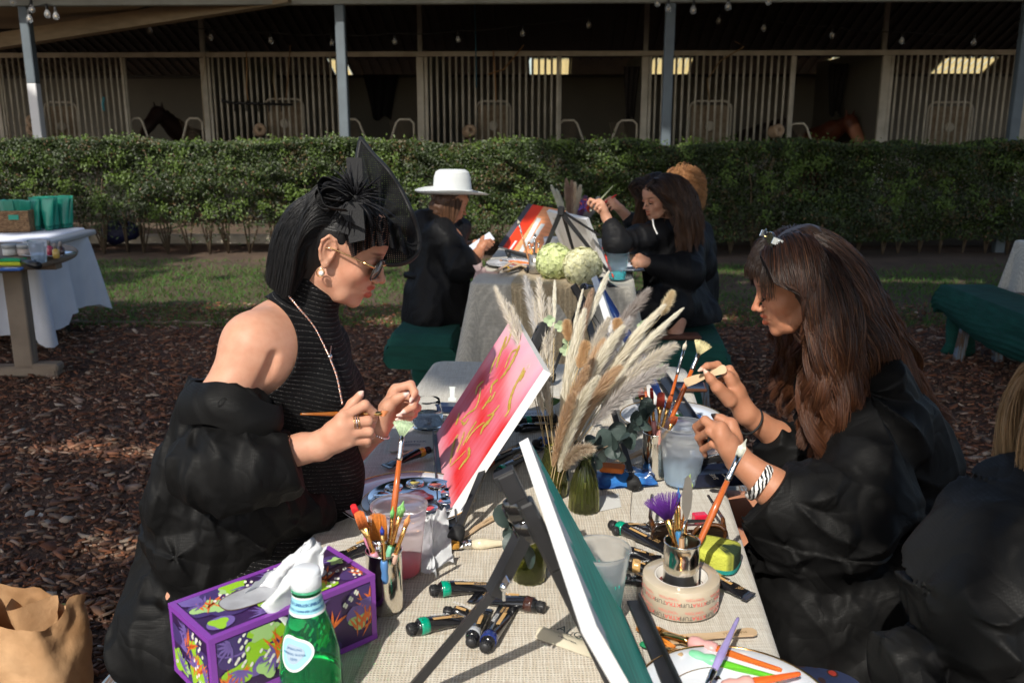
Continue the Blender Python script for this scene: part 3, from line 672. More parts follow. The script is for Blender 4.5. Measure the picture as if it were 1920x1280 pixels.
# SHADE TREES (overhead, unseen; crowns shaped for the shade, gaps cut for sunlit spots)
SD=Vector((SUN_TRAVEL.x*math.cos(SUN_EL),SUN_TRAVEL.y*math.cos(SUN_EL),-math.sin(SUN_EL)))
LIT=[(-.35,1.75,.95,1.0,.60),(-.05,1.1,.8,.85,.5),(.28,1.5,.8,.17,.5),(1.0,.85,1.0,.42,.28),(-1.2,1.3,.5,.8,.7),(.15,2.0,1.2,.42,.42),(-.35,4.9,1.35,.32,.28),(.95,5.7,1.3,.18,.16),(-.05,4.8,.85,.22,.3),(.30,4.65,.85,.42,.34),(-1.3,2.05,.15,.5,.42),(1.1,3.3,.0,.35,.16),(-1.9,4.1,0,.6,.10),(-1.15,3.1,0,.35,.10),(-4.6,10.6,1.1,3.2,.8),(-3.3,11.6,.3,2.2,.35),(-2.6,9.6,0,.5,.14),(-2,8.2,0,2.2,.7),(1.0,10.4,1.1,.22,.3),(2.0,11.0,1.0,.2,.3),(2.0,9.3,0,.5,.12),(-.6,7.0,0,.5,.12),(-1.7,2.2,0,.35,.5),(1.6,2.6,0,.2,.3),(-3.6,6.3,.7,.3,.2),(4,8.7,0,.5,.1)]
TREES=[(-4.5,-6.5),(3.2,-5.0),(9.5,1.5),(-10.5,2.0)]
r=np.random.default_rng(17)
for ti,(tx,ty)in enumerate(TREES):
 n=22000+12000*(ti==2);th_=thing('shade_tree',['broad shade tree behind the camera on the left','broad shade tree behind the camera on the right','shade tree standing off to the far right','shade tree standing off to the far left'][ti],'tree')
 ctr=[(-4.0,-3.5,7.2,5.5,5.5,1.9),(2.8,-1.2,6.6,5.2,5.0,1.7),(4.6,5.0,7.0,6.6,3.8,1.4),(-9.5,1.5,7.2,3.0,4.5,1.8)][ti]
 d=nrm(r.normal(size=(n,3)));rad=r.random(n)[:,None]**.4;C=np.array(ctr[:3])+d*rad*np.array(ctr[3:6])
 cl=vnoise(C*.35,30+ti);C=C[cl>-.62];keep=np.ones(len(C),bool)
 for(lx,ly,lz,rx,ry)in LIT:
  k=(C[:,2]-lz)/SD.z;gx=C[:,0]-SD.x*k;gy=C[:,1]-SD.y*k
  q=((gx-lx)/(rx+.10))**2+((gy-ly)/(ry+.10))**2+.35*vnoise(np.stack([gx*2,gy*2,gx*0],1),8)
  keep&=q>1
 vis=(C[:,2]<CAMZ+.55+C[:,1].clip(0)*.22)&(C[:,1]>0);keep&=~vis
 C=C[keep]
 me=leafcloud('crown',C,.34,pm('tree_leaf',(.06,.11,.03),.5,tl=.3),seed=ti,aspect=.7);mk('crown',me,None,parent=th_)
 mb=MB();mb.tube([(tx,ty,0),(tx+.1,ty+.1,2),(tx*.97,ty*.95,4.3),(ctr[0],ctr[1],6.3)],[.32,.25,.2,.1],n=10)
 for k in range(6):
  a=k*1.05+ti;mb.tube([(tx*.97,ty*.95,4.0),(tx*.9+1.4*math.cos(a),ty*.9+1.4*math.sin(a),5.4),(ctr[0]+3*math.cos(a),ctr[1]+3*math.sin(a),6.6)],[.13,.08,.03],n=6)
 mk('trunk',mb,[pm('tree_bark',(.10,.075,.055),.9,bump=(12,.8,.02))],parent=th_);seat(th_)
 # SDF MODELLING
def A3(p):return np.array(tuple(p),np.float32)
class SDF:
 """list of primitives blended with a smooth minimum, meshed on a voxel grid as ONE surface"""
 def __init__(s,k=.012):s.p=[];s.k=k;s.cols=[]
 def cone(s,a,b,ra,rb=None,k=None,sub=False):s.p.append(('c',A3(a),A3(b),ra,ra if rb is None else rb,s.k if k is None else k,sub));return s
 def chain(s,pts,rad,k=None):
  for i in range(len(pts)-1):s.cone(pts[i],pts[i+1],rad[i],rad[i+1],k)
  return s
 def ell(s,c,r,M=None,k=None,sub=False):s.p.append(('e',A3(c),A3(r),np.eye(3,dtype=np.float32)if M is None else np.array(M.to_3x3(),np.float32),0,s.k if k is None else k,sub));return s
 def bounds(s,q):
  if q[0]=='c':r=max(q[3],q[4]);return np.minimum(q[1],q[2])-r,np.maximum(q[1],q[2])+r
  r=float(max(q[2]));return q[1]-r,q[1]+r
 def dist(s,q,P):
  if q[0]=='c':
   a,b,ra,rb=q[1:5];d=b-a;L2=float(d@d)+1e-12;t=np.clip(((P-a)@d)/L2,0,1)
   return np.sqrt(((P-a-t[...,None]*d)**2).sum(-1))-(ra+(rb-ra)*t)
  L=(P-q[1])@q[3];k0=np.sqrt(((L/q[2])**2).sum(-1));k1=np.sqrt(((L/q[2]**2)**2).sum(-1));return k0*(k0-1)/np.maximum(k1,1e-6)
 def field(s,vox,disp=None,clip=None,grow=0.0,lo=None,hi=None):
  if lo is None:
   bs=[s.bounds(q)for q in s.p if not q[6]];lo=np.min([b[0]for b in bs],0)-vox*4-grow-.012;hi=np.max([b[1]for b in bs],0)+vox*4+grow+.012
  n=np.ceil((hi-lo)/vox).astype(int)+1;D=np.full(n,1.0,np.float32)
  ax=[(lo[i]+vox*np.arange(n[i])).astype(np.float32)for i in range(3)];s.ax=ax
  for q in s.p:
   b0,b1=s.bounds(q);mg=q[5]*1.2+vox*5+grow+.012
   i0=np.clip(((b0-mg-lo)/vox).astype(int),0,n-1);i1=np.clip(((b1+mg-lo)/vox).astype(int)+2,1,n)
   if(i1<=i0).any():continue
   sl=tuple(slice(i0[i],i1[i])for i in range(3))
   P=np.stack(np.meshgrid(ax[0][sl[0]],ax[1][sl[1]],ax[2][sl[2]],indexing='ij'),-1);d=s.dist(q,P);o=D[sl];k=max(q[5],1e-5)
   if q[6]:h=np.clip(.5-.5*(o+d)/k,0,1);D[sl]=o*(1-h)-d*h+k*h*(1-h)
   else:h=np.clip(.5+.5*(o-d)/k,0,1);D[sl]=o*(1-h)+d*h-k*h*(1-h)
  D-=grow;s.lo=lo;s.vox=vox
  if disp is not None:
   m=np.abs(D)<vox*5+.03;idx=np.argwhere(m);P=lo+idx*vox;D[m]+=disp(P).astype(np.float32)
  if clip is not None:
   m=D<vox*6;idx=np.argwhere(m);P=lo+idx*vox;D[m]=np.maximum(D[m],clip(P))
  return D
 def mesh(s,name,vox,mats,disp=None,clip=None,grow=0.0,col=None,adapt=0.0):
  D=s.field(vox,disp,clip,grow);D=np.clip(D/vox,-3,3)
  g=vdb.FloatGrid(3.0);g.copyFromArray(D.astype(np.float32))
  pts,tri,quads=g.convertToPolygons(isovalue=0.0,adaptivity=adapt);pts=pts*vox+s.lo
  quads=np.asarray(quads,np.int32)[:,::-1]
  c=None
  if s.cols or col is not None:
   c=np.ones((len(pts),3))*np.array((1.,1,1)if col is None else col)
   for(p,r,cc,soft,M)in s.cols:
    L=pts-np.array(p)
    if M is not None:L=L@np.array(M)
    q=np.sqrt(((L/np.array(r))**2).sum(-1));w=np.clip((1+soft-q)/(2*soft),0,1)[:,None];w=w*w*(3-2*w);c=c*(1-w)+np.array(cc)*w
  if len(tri):
   me=bpy.data.meshes.new(name);me.from_pydata(pts.tolist(),[],quads.tolist()+np.asarray(tri)[:,::-1].tolist());me.polygons.foreach_set('use_smooth',np.ones(len(me.polygons),bool))
   if c is not None:set_col(me,c)
   for m in(mats if isinstance(mats,(list,tuple))else[mats]):me.materials.append(m)
   return me
  return fast_mesh(name,pts,quads,mats,col=c,smooth=True)
 def tint(s,p,r,c,soft=.35,M=None):s.cols.append((tuple(p),(r,)*3 if np.isscalar(r)else r,c,soft,None if M is None else M.to_3x3()));return s
def head_frame(o,fwd,up=(0,0,1),sc=1.0):
 f=Vector(fwd).normalized();l=Vector(up).cross(f).normalized();u=f.cross(l);M=Matrix.Identity(4)
 for i in range(3):M[i][0]=f[i]*sc;M[i][1]=l[i]*sc;M[i][2]=u[i]*sc;M[i][3]=o[i]
 return M
def add_head(S,H,sc=1.0,lips=(.80,.32,.28),brow=(.25,.17,.13),fat=1.0,lipv=1.0,eyes_open=False,skin=(1,1,1)):
 """H has scale sc; features face local +x"""
 h=lambda x,y,z:H@Vector((x,y,z));K=lambda k:k*sc;Rm=H.to_3x3().normalized()
 E=lambda c,r,k=.012,sub=False:S.ell(h(*c),[a*sc for a in r],Rm,K(k),sub)
 Cn=lambda a,b,ra,rb,k=.01,sub=False:S.cone(h(*a),h(*b),ra*sc,rb*sc,K(k),sub)
 E((.000,0,.050),(.084,.072,.073));E((.030,0,.046),(.058,.060,.058),.02)
 E((.036,0,-.012),(.052,.054*fat,.060),.02);E((.036,0,-.044),(.044,.040,.034),.02)
 for s in(-1,1):
  Cn((.010,s*.045,-.040),(.050,s*.030,-.062),.013,.012,.018);Cn((.050,s*.030,-.062),(.076,s*.008,-.070),.012,.010,.016)
  E((.056,s*.037,-.008),(.018,.017,.016),.02);Cn((.078,s*.014,.040),(.062,s*.042,.040),.007,.006,.014)
 E((.074,0,-.070),(.013,.014,.012),.012);E((.070,0,-.036),(.025,.026,.024),.016)
 for s in(-1,1):E((.092,s*.031,.020),(.013,.017,.011),.014,True)
 Cn((.084,0,.028),(.103,0,-.001),.0055,.0065,.010);E((.107,0,-.008),(.0085,.0085,.0075),.006)
 for s in(-1,1):
  E((.097,s*.0115,-.0115),(.009,.0055,.0060),.005);E((.0985,s*.0062,-.0175),(.0042,.0022,.003),.002,True)
  Cn((.0955,0,-.028),(.084,s*.021,-.0385),.0052*lipv,.0022,.004);Cn((.0945,0,-.0455),(.084,s*.019,-.041),.0064*lipv,.0024,.004)
  Cn((.106,0,-.0375),(.085,s*.024,-.0395),.0013,.001,.0035,True)
  E((.0745,s*.031,.0205),(.0125,.0150,.0115),.004)
  eM=H@XF((-.004,s*.0705,.012),(0,R(-12),s*R(-14)))
  S.ell(eM@Vector((0,0,.002)),[.0165*sc,.006*sc,.030*sc],eM.to_3x3().normalized(),K(.006))
  S.ell(eM@Vector((.004,s*.006,.004)),[.0095*sc,.005*sc,.018*sc],eM.to_3x3().normalized(),K(.003),True)
  pts=[(.010,.002,-.010),(.014,.003,.008),(.009,.004,.024),(-.004,.005,.030),(-.014,.006,.020),(-.015,.006,.002),(-.009,.005,-.016),(.000,.003,-.027)]
  for a,b in zip(pts,pts[1:]):S.cone(eM@Vector((a[0],s*a[1],a[2])),eM@Vector((b[0],s*b[1],b[2])),.0026*sc,.0026*sc,K(.003))
  S.ell(eM@Vector((.001,s*.003,-.026)),[.007*sc,.0045*sc,.008*sc],eM.to_3x3().normalized(),K(.004))
 for s in(-1,1):
  S.tint(h(.056,s*.046,-.012),.026*sc,(1.0,.92,.90),.7);S.tint(h(.083,s*.032,.0235),[.012*sc,.017*sc,.008*sc],(.72,.52,.46),.5,Rm)
  S.tint(h(.074,s*.031,.0425),[.022*sc,.019*sc,.0032*sc],brow,.5,Rm)
 S.tint(h(.107,0,-.008),.012*sc,(1,.86,.82),.6)
 S.tint(h(.093,0,-.0300),[.014*sc,.021*sc,.0060*sc*lipv**.5],lips,.18,Rm);S.tint(h(.093,0,-.0445),[.014*sc,.018*sc,.0068*sc*lipv**.5],lips,.18,Rm)
 return h
def hand(S,wrist,fingers,thumb,nail=None,k=.007,fr=.0083,nl=.007):
 """fingers: four lists of points MCP,PIP,DIP,tip; thumb: base,MCP,IP,tip"""
 c=sum((Vector(f[0])for f in fingers),Vector())/4
 for i,f in enumerate(fingers):
  s=(1,1.03,.97,.84)[i];S.cone(wrist,f[0],.0155,.0110*s,.016);S.chain(f,[.0100*s,.0088*s,.0078*s,.0062*s]if fr==.0083 else[fr*1.18*s,fr*1.05*s,fr*.92*s,fr*.76*s],.0035)
 for a,b in zip(fingers,fingers[1:]):S.cone(Vector(wrist).lerp(a[0],.55),Vector(wrist).lerp(b[0],.6),.0135,.0135,.012);S.cone(Vector(wrist).lerp(a[0],.9),Vector(wrist).lerp(b[0],.9),.010,.010,.008)
 S.cone(wrist,thumb[1],.017,.013,.014);S.chain([thumb[0],thumb[1],thumb[2],thumb[3]],[.015,.012,.0098,.0070],.006)
 if nail is not None:
  for f in list(fingers)+[thumb]:
   d=(Vector(f[3])-Vector(f[2])).normalized();t=Vector(f[3])+d*.006;S.cone(Vector(f[3])+d*.002,t+d*nl*.6,.0048,.0030,.002);S.tint(t+d*nl*.4,.0082,nail,.2)
def cloth_disp(amp,sc=7,seed=0,dirw=(1,1,.6),sharp=1.0):
 """crumpled cloth: flat facets meeting in straight creases (sums of warped triangle waves)"""
 r=np.random.default_rng(seed);D=nrm(r.normal(size=(9,3))*np.array(dirw));ph=r.uniform(0,1,9)
 tri=lambda x:np.abs((x%1)*2-1)
 def f(P):
  w1=np.sin(P@D[7]*sc*1.1+ph[7]*6);w2=np.sin(P@D[8]*sc*1.7+ph[8]*6);out=0
  for i in range(5):out=out+(tri((P@D[i])*sc*.34*(1+.5*i)+ph[i]+.13*w1+.12*w2*(i%2))-.5)*(1,.9,.55,.3,.12)[i]
  Q=P*np.array((1,1,.55))*sc*.38;return out*amp*.6+(np.minimum(np.abs(vnoise(Q,seed+40)),.75)-.42)*amp*.55+(np.minimum(np.abs(vnoise(Q*2.3+3,seed+41)),.8)-.4)*amp*.42
 return f
def pinch(base,pts,amp):
 """long sharp folds fanning out of pinch points, added to a crumple field"""
 def f(P):
  out=base(P)if base is not None else 0
  for(c,k,s_,a,ph)in pts:
   L=P-np.array(tuple(c));t=np.arctan2(L[:,2],L[:,0]+.35*L[:,1]);d=np.sqrt((L**2).sum(1));w=np.exp(-((d-.04)/s_)**2)*np.clip(d/.10,0,1)**1.5
   q=t*k+ph+.9*np.sin(d*22+ph)+.5*np.sin(t*2+ph*2);out=out+(np.abs((q/math.pi)%2-1)-.5)*w*a*amp
  return out
 return f
def cloth_disp_old(amp,sc=7,seed=0,dirw=(1,1,.45),sharp=1.0):
 """crumpled cloth: sharp ridges and broad soft folds"""
 r=np.random.default_rng(seed);D=nrm(r.normal(size=(7,3))*np.array(dirw));ph=r.uniform(0,6.28,7)
 def f(P):
  Q=P*sc;w1=np.sin(Q@D[5]*1.3+ph[5])+np.sin(Q@D[6]*2.1+ph[6]);out=0
  for i in range(5):
   t=Q@D[i]*(1+.55*i)*1.9+ph[i]+1.5*w1*(.6+.2*i);out=out+(1-np.abs(np.sin(t)))**(1+sharp)*(1,.85,.6,.45,.3)[i]
  return-(out/1.6-.5)*amp
 return f
def guard(Q,gd):
 H,fn=gd;A=np.array(H);Ai=np.linalg.inv(A);sh=Q.shape;L=Q.reshape(-1,3)@Ai[:3,:3].T+Ai[:3,3];xm=fn(L);m=L[:,0]>xm;L[m,0]=xm[m];return(L@A[:3,:3].T+A[:3,3]).reshape(sh)
def grow_hair(root,dr,length,steps,coll,grav=(0,0,-1),g=.12,g2=.35,wave=0,wfreq=18,clump=0,nclump=120,seed=0,curl=0,gd=None,gm=None):
 """strands stepped forward under gravity and pushed out of ellipsoids. returns (n, steps+1, 3)"""
 r=np.random.default_rng(seed);n=len(root);P=np.zeros((n,steps+1,3));P[:,0]=root;d=nrm(dr);ds=(length/steps)[:,None];G=np.array(grav,float)
 for i in range(steps):
  gg=g+(g2-g)*(i/steps)
  if gm:A_=np.linalg.inv(np.array(gm[0]));gg=gg*gm[1](P[:,i]@A_[:3,:3].T+A_[:3,3])[:,None]
  d=nrm(d*(1-gg)+G*gg+r.normal(0,.015,(n,3)));q=P[:,i]+d*ds
  for(c,rad,M)in coll:
   L=(q-c)@M;e=np.sqrt(((L/rad)**2).sum(-1));m=e<1
   if m.any():q[m]=c+(L[m]/e[m][:,None])@M.T
  if gm:
   c,rad,M=coll[0];m_=gm[1](q@A_[:3,:3].T+A_[:3,3])<.6;L=(q-c)@M;e=np.sqrt(((L/rad)**2).sum(-1));q[m_]=c+(L[m_]/e[m_][:,None])@M.T
  if gd:q=guard(q,gd)
  d=nrm(q-P[:,i]);P[:,i+1]=P[:,i]+d*ds
 if clump:
  gi=r.choice(n,min(nclump,n),replace=False);mid=P[:,0];gm=P[gi,0]
  idx=np.concatenate([((mid[a:a+2000,None]-gm[None])**2).sum(-1).argmin(1)for a in range(0,n,2000)]);t=(np.linspace(0,1,steps+1)**.8)[None,:,None]*clump
  if wave:
   ph=r.uniform(0,6.28,len(gi));s=np.linspace(0,1,steps+1)[None,:]*(length[gi]*wfreq)[:,None];amp=wave*np.clip(np.linspace(-.15,1,steps+1),0,1)[None,:]
   Tn=nrm(np.gradient(P[gi],axis=1));sd=nrm(np.cross(Tn,np.array((.2,.3,1.))));sd2=np.cross(Tn,sd)
   W_=sd*(np.sin(s+ph[:,None])*amp)[...,None]+sd2*(np.cos(s*1.1+ph[:,None]*2)*amp*.8)[...,None];Gd=P[gi]+W_;P=P+W_[idx]*.35
  else:Gd=P[gi]
  off=(P[:,0]-P[gi][idx][:,0])[:,None];P=P*(1-t)+(Gd[idx]+off*.55)*t
 if curl:
  ph=r.uniform(0,6.28,n)if not clump else r.uniform(0,6.28,len(gi))[idx]+r.normal(0,.4,n);s=np.linspace(0,1,steps+1)[None,:]*(length*wfreq)[:,None];amp=curl*np.clip(np.linspace(0,3,steps+1),0,1)[None,:]
  Tn=nrm(np.gradient(P,axis=1));sd=nrm(np.cross(Tn,np.array((.3,.2,1.))));sd2=np.cross(Tn,sd);P=P+sd*(np.sin(s+ph[:,None])*amp)[...,None]+sd2*(np.cos(s+ph[:,None])*amp)[...,None]
 for(c,rad,M)in coll:
  sh=P.shape;Q=P.reshape(-1,3);L=(Q-c)@M;e=np.sqrt(((L/rad)**2).sum(-1));m=e<.99
  if m.any():Q[m]=c+(L[m]/np.maximum(e[m],.05)[:,None])@M.T*.995
  P=Q.reshape(sh)
 if gd:P=guard(P,gd)
 return P
def hair_mesh(name,P,w,mat,col0,col1,jit=.25,k=3,seed=0,taper=.25,hl=None):
 r=np.random.default_rng(seed);n,m,_=P.shape;Tn=nrm(np.gradient(P,axis=1));ref=nrm(r.normal(size=(n,1,3)));a=nrm(np.cross(Tn,ref));b=np.cross(Tn,a)
 ww=(w*r.uniform(.6,1.3,(n,1))*np.linspace(1,taper,m)[None]**.7)[...,None];V=[]
 for j in range(k):t=2*math.pi*j/k;V.append(P+(a*math.cos(t)+b*math.sin(t))*ww)
 V=np.stack(V,2).reshape(-1,3);base=(np.arange(n)*m*k)[:,None,None,None];i=(np.arange(m-1)*k)[None,:,None,None];j=np.arange(k)[None,None,:,None]
 j2=(j+1)%k;F_=np.concatenate([base+i+j,base+i+j2,base+i+k+j2,base+i+k+j],-1).reshape(-1,4)
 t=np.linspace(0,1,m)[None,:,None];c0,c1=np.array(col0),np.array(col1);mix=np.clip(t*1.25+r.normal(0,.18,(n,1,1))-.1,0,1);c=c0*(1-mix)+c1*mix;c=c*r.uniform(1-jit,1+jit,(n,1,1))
 if hl is not None:s=(r.random((n,1,1))<.12);c=np.where(s&(t>.3),c*.4+np.array(hl)*.6,c)
 return fast_mesh(name,V,F_,mat,col=np.repeat(c.reshape(n*m,3),k,0),smooth=True)
def scalp(H,n,cond,seed=0,c=(-.006,0,.050),r=(.090,.073,.074)):
 """points on the head ellipsoid (local coordinates filtered by cond) -> world points, normals"""
 g=np.random.default_rng(seed);d=nrm(g.normal(size=(n*3,3)));L=np.array(c)+d*np.array(r);k=cond(L);L,d=L[k][:n],d[k][:n];M=np.array(H)
 N=nrm((d/np.array(r))@M[:3,:3].T);return L@M[:3,:3].T+M[:3,3],N,L
def hcoll(H,g=.006,c=(-.006,0,.050),r=(.090,.073,.074)):
 M=np.array(H)[:3,:3];s=np.linalg.norm(M[:,0]);return(np.array(H@Vector(c)),(np.array(r))*s+g,M/s)
def bcoll(c,r):return(np.array(tuple(c)),np.array(r if hasattr(r,'__len__')else(r,)*3,float),np.eye(3))
hairmat=lambda nm,rough=.38:pm(nm,(1,1,1),rough,vcol=True,spec=.45)
def skinmat(nm,c):return pm(nm,c,.52,var=(55,(c[0]*.90,c[1]*.82,c[2]*.78),.22),vcol=True,sss=.15,bump=(260,.25,.0008),spec=.4)
skinA=skinmat('fair_skin',(.60,.32,.215));skinB=skinmat('tan_skin',(.46,.215,.125));skinC=skinmat('light_skin',(.52,.28,.185))
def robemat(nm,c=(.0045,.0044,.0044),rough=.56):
 """black nonwoven salon robe: fine dimples that glint"""
 if nm in MATS:return MATS[nm]
 m=pm(nm,c,rough,spec=.2);nt=m.node_tree;N=nt.nodes;L=nt.links;b=N['Principled BSDF'];tc=N.new('ShaderNodeTexCoord')
 vo=N.new('ShaderNodeTexVoronoi');vo.inputs['Scale'].default_value=300;vo.inputs['Randomness'].default_value=.15;L.new(tc.outputs['Object'],vo.inputs[0])
 n1=N.new('ShaderNodeTexNoise');n1.inputs['Scale'].default_value=9;n1.inputs['Detail'].default_value=2;n1.inputs['Distortion'].default_value=1.0;L.new(tc.outputs['Object'],n1.inputs[0])
 rg=N.new('ShaderNodeMath');rg.operation='SUBTRACT';rg.inputs[1].default_value=.5;L.new(n1.outputs[0],rg.inputs[0]);ab=N.new('ShaderNodeMath');ab.operation='ABSOLUTE';L.new(rg.outputs[0],ab.inputs[0])
 b1=N.new('ShaderNodeBump');b1.inputs['Strength'].default_value=.25;b1.inputs['Distance'].default_value=.04;L.new(ab.outputs[0],b1.inputs['Height'])
 b2=N.new('ShaderNodeBump');b2.inputs['Strength'].default_value=.14;b2.inputs['Distance'].default_value=.0012;L.new(vo.outputs[0],b2.inputs['Height']);L.new(b1.outputs[0],b2.inputs['Normal']);L.new(b2.outputs[0],b.inputs['Normal'])
 rr_=N.new('ShaderNodeMapRange');rr_.inputs[3].default_value=rough-.08;rr_.inputs[4].default_value=rough+.25;L.new(vo.outputs[0],rr_.inputs[0]);L.new(rr_.outputs[0],b.inputs['Roughness'])
 return m
robe=robemat('black_robe')
goldm=pm('gold',(.85,.55,.25),.2,metal=1);silverm=pm('silver',(.8,.8,.8),.15,metal=1)
def ribbed():
 m=pm('ribbed_knit',(.004,.004,.0045),.8,spec=.2);N=m.node_tree.nodes;L=m.node_tree.links;b=N['Principled BSDF'];tc=N.new('ShaderNodeTexCoord');mp=N.new('ShaderNodeMapping');mp.inputs['Rotation'].default_value=(0,R(-22),0)
 w=N.new('ShaderNodeTexWave');w.bands_direction='Z';w.inputs['Scale'].default_value=40;w.inputs['Distortion'].default_value=.3;L.new(tc.outputs['Object'],mp.inputs[0]);L.new(mp.outputs[0],w.inputs[0])
 bp=N.new('ShaderNodeBump');bp.inputs['Strength'].default_value=.4;bp.inputs['Distance'].default_value=.002;L.new(w.outputs[1],bp.inputs['Height']);L.new(bp.outputs[0],b.inputs['Normal'])
 n=N.new('ShaderNodeTexNoise');n.inputs['Scale'].default_value=900;L.new(tc.outputs['Object'],n.inputs[0]);r1=N.new('ShaderNodeMath');r1.operation='GREATER_THAN';r1.inputs[1].default_value=.6;L.new(n.outputs[0],r1.inputs[0])
 r2=N.new('ShaderNodeMath');r2.operation='LESS_THAN';r2.inputs[1].default_value=.06;L.new(w.outputs[1],r2.inputs[0]);mu=N.new('ShaderNodeMath');mu.operation='MULTIPLY';L.new(r1.outputs[0],mu.inputs[0]);L.new(r2.outputs[0],mu.inputs[1])
 mx=N.new('ShaderNodeMix');mx.data_type='RGBA';mx.inputs[6].default_value=(.004,.004,.0045,1);mx.inputs[7].default_value=(.22,.21,.2,1);L.new(mu.outputs[0],mx.inputs[0]);L.new(mx.outputs[2],b.inputs['Base Color']);return m
 # WOMAN IN SUNGLASSES (near left)
P1=thing('person','woman in black fascinator and sunglasses with robe off one shoulder, painting at the near table','person')
pit=R(28);H1=head_frame(W(612,481,1.64)+Vector((0,.068,0)),(math.cos(pit),.02,-math.sin(pit)),(0,-.03,1),.965)
S=SDF(.012);h1=add_head(S,H1,.965,lips=(.70,.29,.26),lipv=1.2)
nb=W(560,622,1.74)
S.cone(h1(-.018,0,-.02),nb,.046,.052,.02)
sh=W(474,646,1.62);el=W(388,872,1.58);wr=W(600,836,1.60)
shf=W(610,680,1.92);elf=W(560,900,1.98);wrf=W(705,806,1.85)
S.cone(nb,sh,.050,.053,.035);S.cone(nb+Vector((-.02,0,-.02)),W(560,640,1.9),.05,.05,.03)
S.ell(W(486,650,1.64),(.052,.054,.056),None,.03);S.cone(W(548,632,1.73),W(495,648,1.655),.050,.052,.035);S.cone(W(555,660,1.71),W(505,675,1.65),.055,.05,.035)
S.chain([sh,W(418,760,1.60),el],[.047,.045,.038],.02);S.cone(W(513,668,1.588),W(487,744,1.592),.006,.009,.014,True);S.chain([el,W(480,866,1.58),wr+Vector((-.03,0,-.004)),wr],[.040,.037,.0255,.024],.012)
S.ell(W(530,690,1.76),(.11,.12,.13),None,.04);S.ell(W(532,700,1.70),(.055,.05,.075),None,.02)
S.ell(W(600,735,1.72),(.052,.05,.055),None,.03);S.ell(W(620,735,1.83),(.055,.05,.055),None,.03)
S.chain([W(540,740,1.78),W(500,880,1.80),W(440,1080,1.82)],[.12,.105,.14],.04)
HP=Vector((-.67,1.68,.56))
for dy in(-.09,.10):S.chain([HP+Vector((0,dy,0)),Vector((-.22,HP.y+dy*1.1,.55)),Vector((-.20,HP.y+dy*1.1,.12))],[.085,.055,.04],.03)
S.chain([W(600,650,1.86),shf,elf,W(640,865,1.93),wrf],[.05,.045,.038,.034,.023],.02)
q=lambda u,v,d:W(u,v,d)
hand(S,wr,[[q(645,781,1.585),q(684,759,1.60),q(700,774,1.615),q(702,786,1.625)],[q(641,795,1.574),q(690,789,1.586),q(695,797,1.612),q(672,799,1.62)],[q(648,811,1.577),q(692,809,1.590),q(695,815,1.612),q(672,814,1.62)],[q(655,827,1.585),q(688,826,1.597),q(688,831,1.613),q(668,828,1.62)]],[q(618,815,1.615),q(646,782,1.632),q(661,758,1.635),q(675,740,1.632)],nl=.002,nail=(1.3,1.7,2.2))
hand(S,wrf,[[q(742,729,1.83),q(770,721,1.83),q(777,735,1.82),q(773,744,1.815)],[q(748,738,1.85),q(779,746,1.84),q(774,762,1.82),q(760,770,1.81)],[q(745,755,1.86),q(782,764,1.85),q(772,774,1.83),q(754,777,1.82)],[q(742,772,1.86),q(776,776,1.855),q(768,783,1.84),q(752,785,1.83)]],[q(716,790,1.84),q(727,763,1.82),q(744,747,1.81),q(757,741,1.805)],nail=(1.3,1.85,2.5),nl=.008)
me=S.mesh('body',.0022,skinA,col=(1,1,1));mk('body',me,None,parent=P1)
G=SDF(.03);G.cone(h1(-.014,0,-.035),nb,.048,.056,.02);G.cone(nb+Vector((.0,.02,-.02)),W(545,650,1.80),.056,.07,.03)
G.ell(W(530,690,1.76),(.114,.124,.134),None,.04);G.cone(W(548,632,1.73),W(495,648,1.655),.052,.054,.035);G.cone(W(555,660,1.71),W(505,675,1.65),.057,.052,.035);G.ell(W(484,650,1.64),(.058,.058,.062),None,.03);G.ell(W(505,705,1.67),(.06,.05,.075),None,.03);G.ell(W(600,735,1.72),(.056,.054,.058),None,.03);G.ell(W(620,735,1.83),(.06,.055,.06),None,.03)
G.chain([W(540,740,1.78),W(500,880,1.80),W(460,1050,1.82)],[.124,.110,.14],.04);G.cone(W(600,650,1.86),shf,.055,.05,.03);G.chain([W(560,800,1.80),W(600,890,1.86),W(600,1020,1.92)],[.09,.072,.08],.05)
shc=A3(W(462,655,1.58));axn=A3((W(470,650,1.50)-W(530,640,1.76)).normalized())
colp=A3(h1(-.004,0,-.062));coln=A3((H1.to_3x3()@Vector((.25,0,1))).normalized())
armc=A3(W(476,668,1.6));
def topclip(P):
 k=(P[:,1]*CP-(P[:,2]-CAMZ)*SP);uu=960+P[:,0]/k*F;yc=P[:,1]*SP+(P[:,2]-CAMZ)*CP;vv=640-yc/k*F
 d1=.10-np.sqrt(((uu-458)/1.0)**2+((vv-650)/1.0)**2)/1000.;d1=np.where(P[:,1]>1.80,-1,d1)
 return np.maximum(d1,(P-colp)@coln)
me=G.mesh('knit_top',.0028,ribbed(),grow=.0065,clip=topclip);mk('knit_top',me,None,parent=P1)
G=SDF(.035)
G.chain([W(432,785,1.60),W(398,875,1.575),W(460,884,1.575),W(528,858,1.59)],[.070,.075,.068,.050],.03)
G.chain([W(395,770,1.66),W(350,900,1.70),W(330,980,1.75)],[.055,.062,.055],.04)
G.chain([W(520,840,1.80),W(470,940,1.76),W(400,1010,1.76)],[.05,.11,.12],.05);G.chain([W(500,930,1.72),W(590,960,1.78)],[.085,.05],.04)
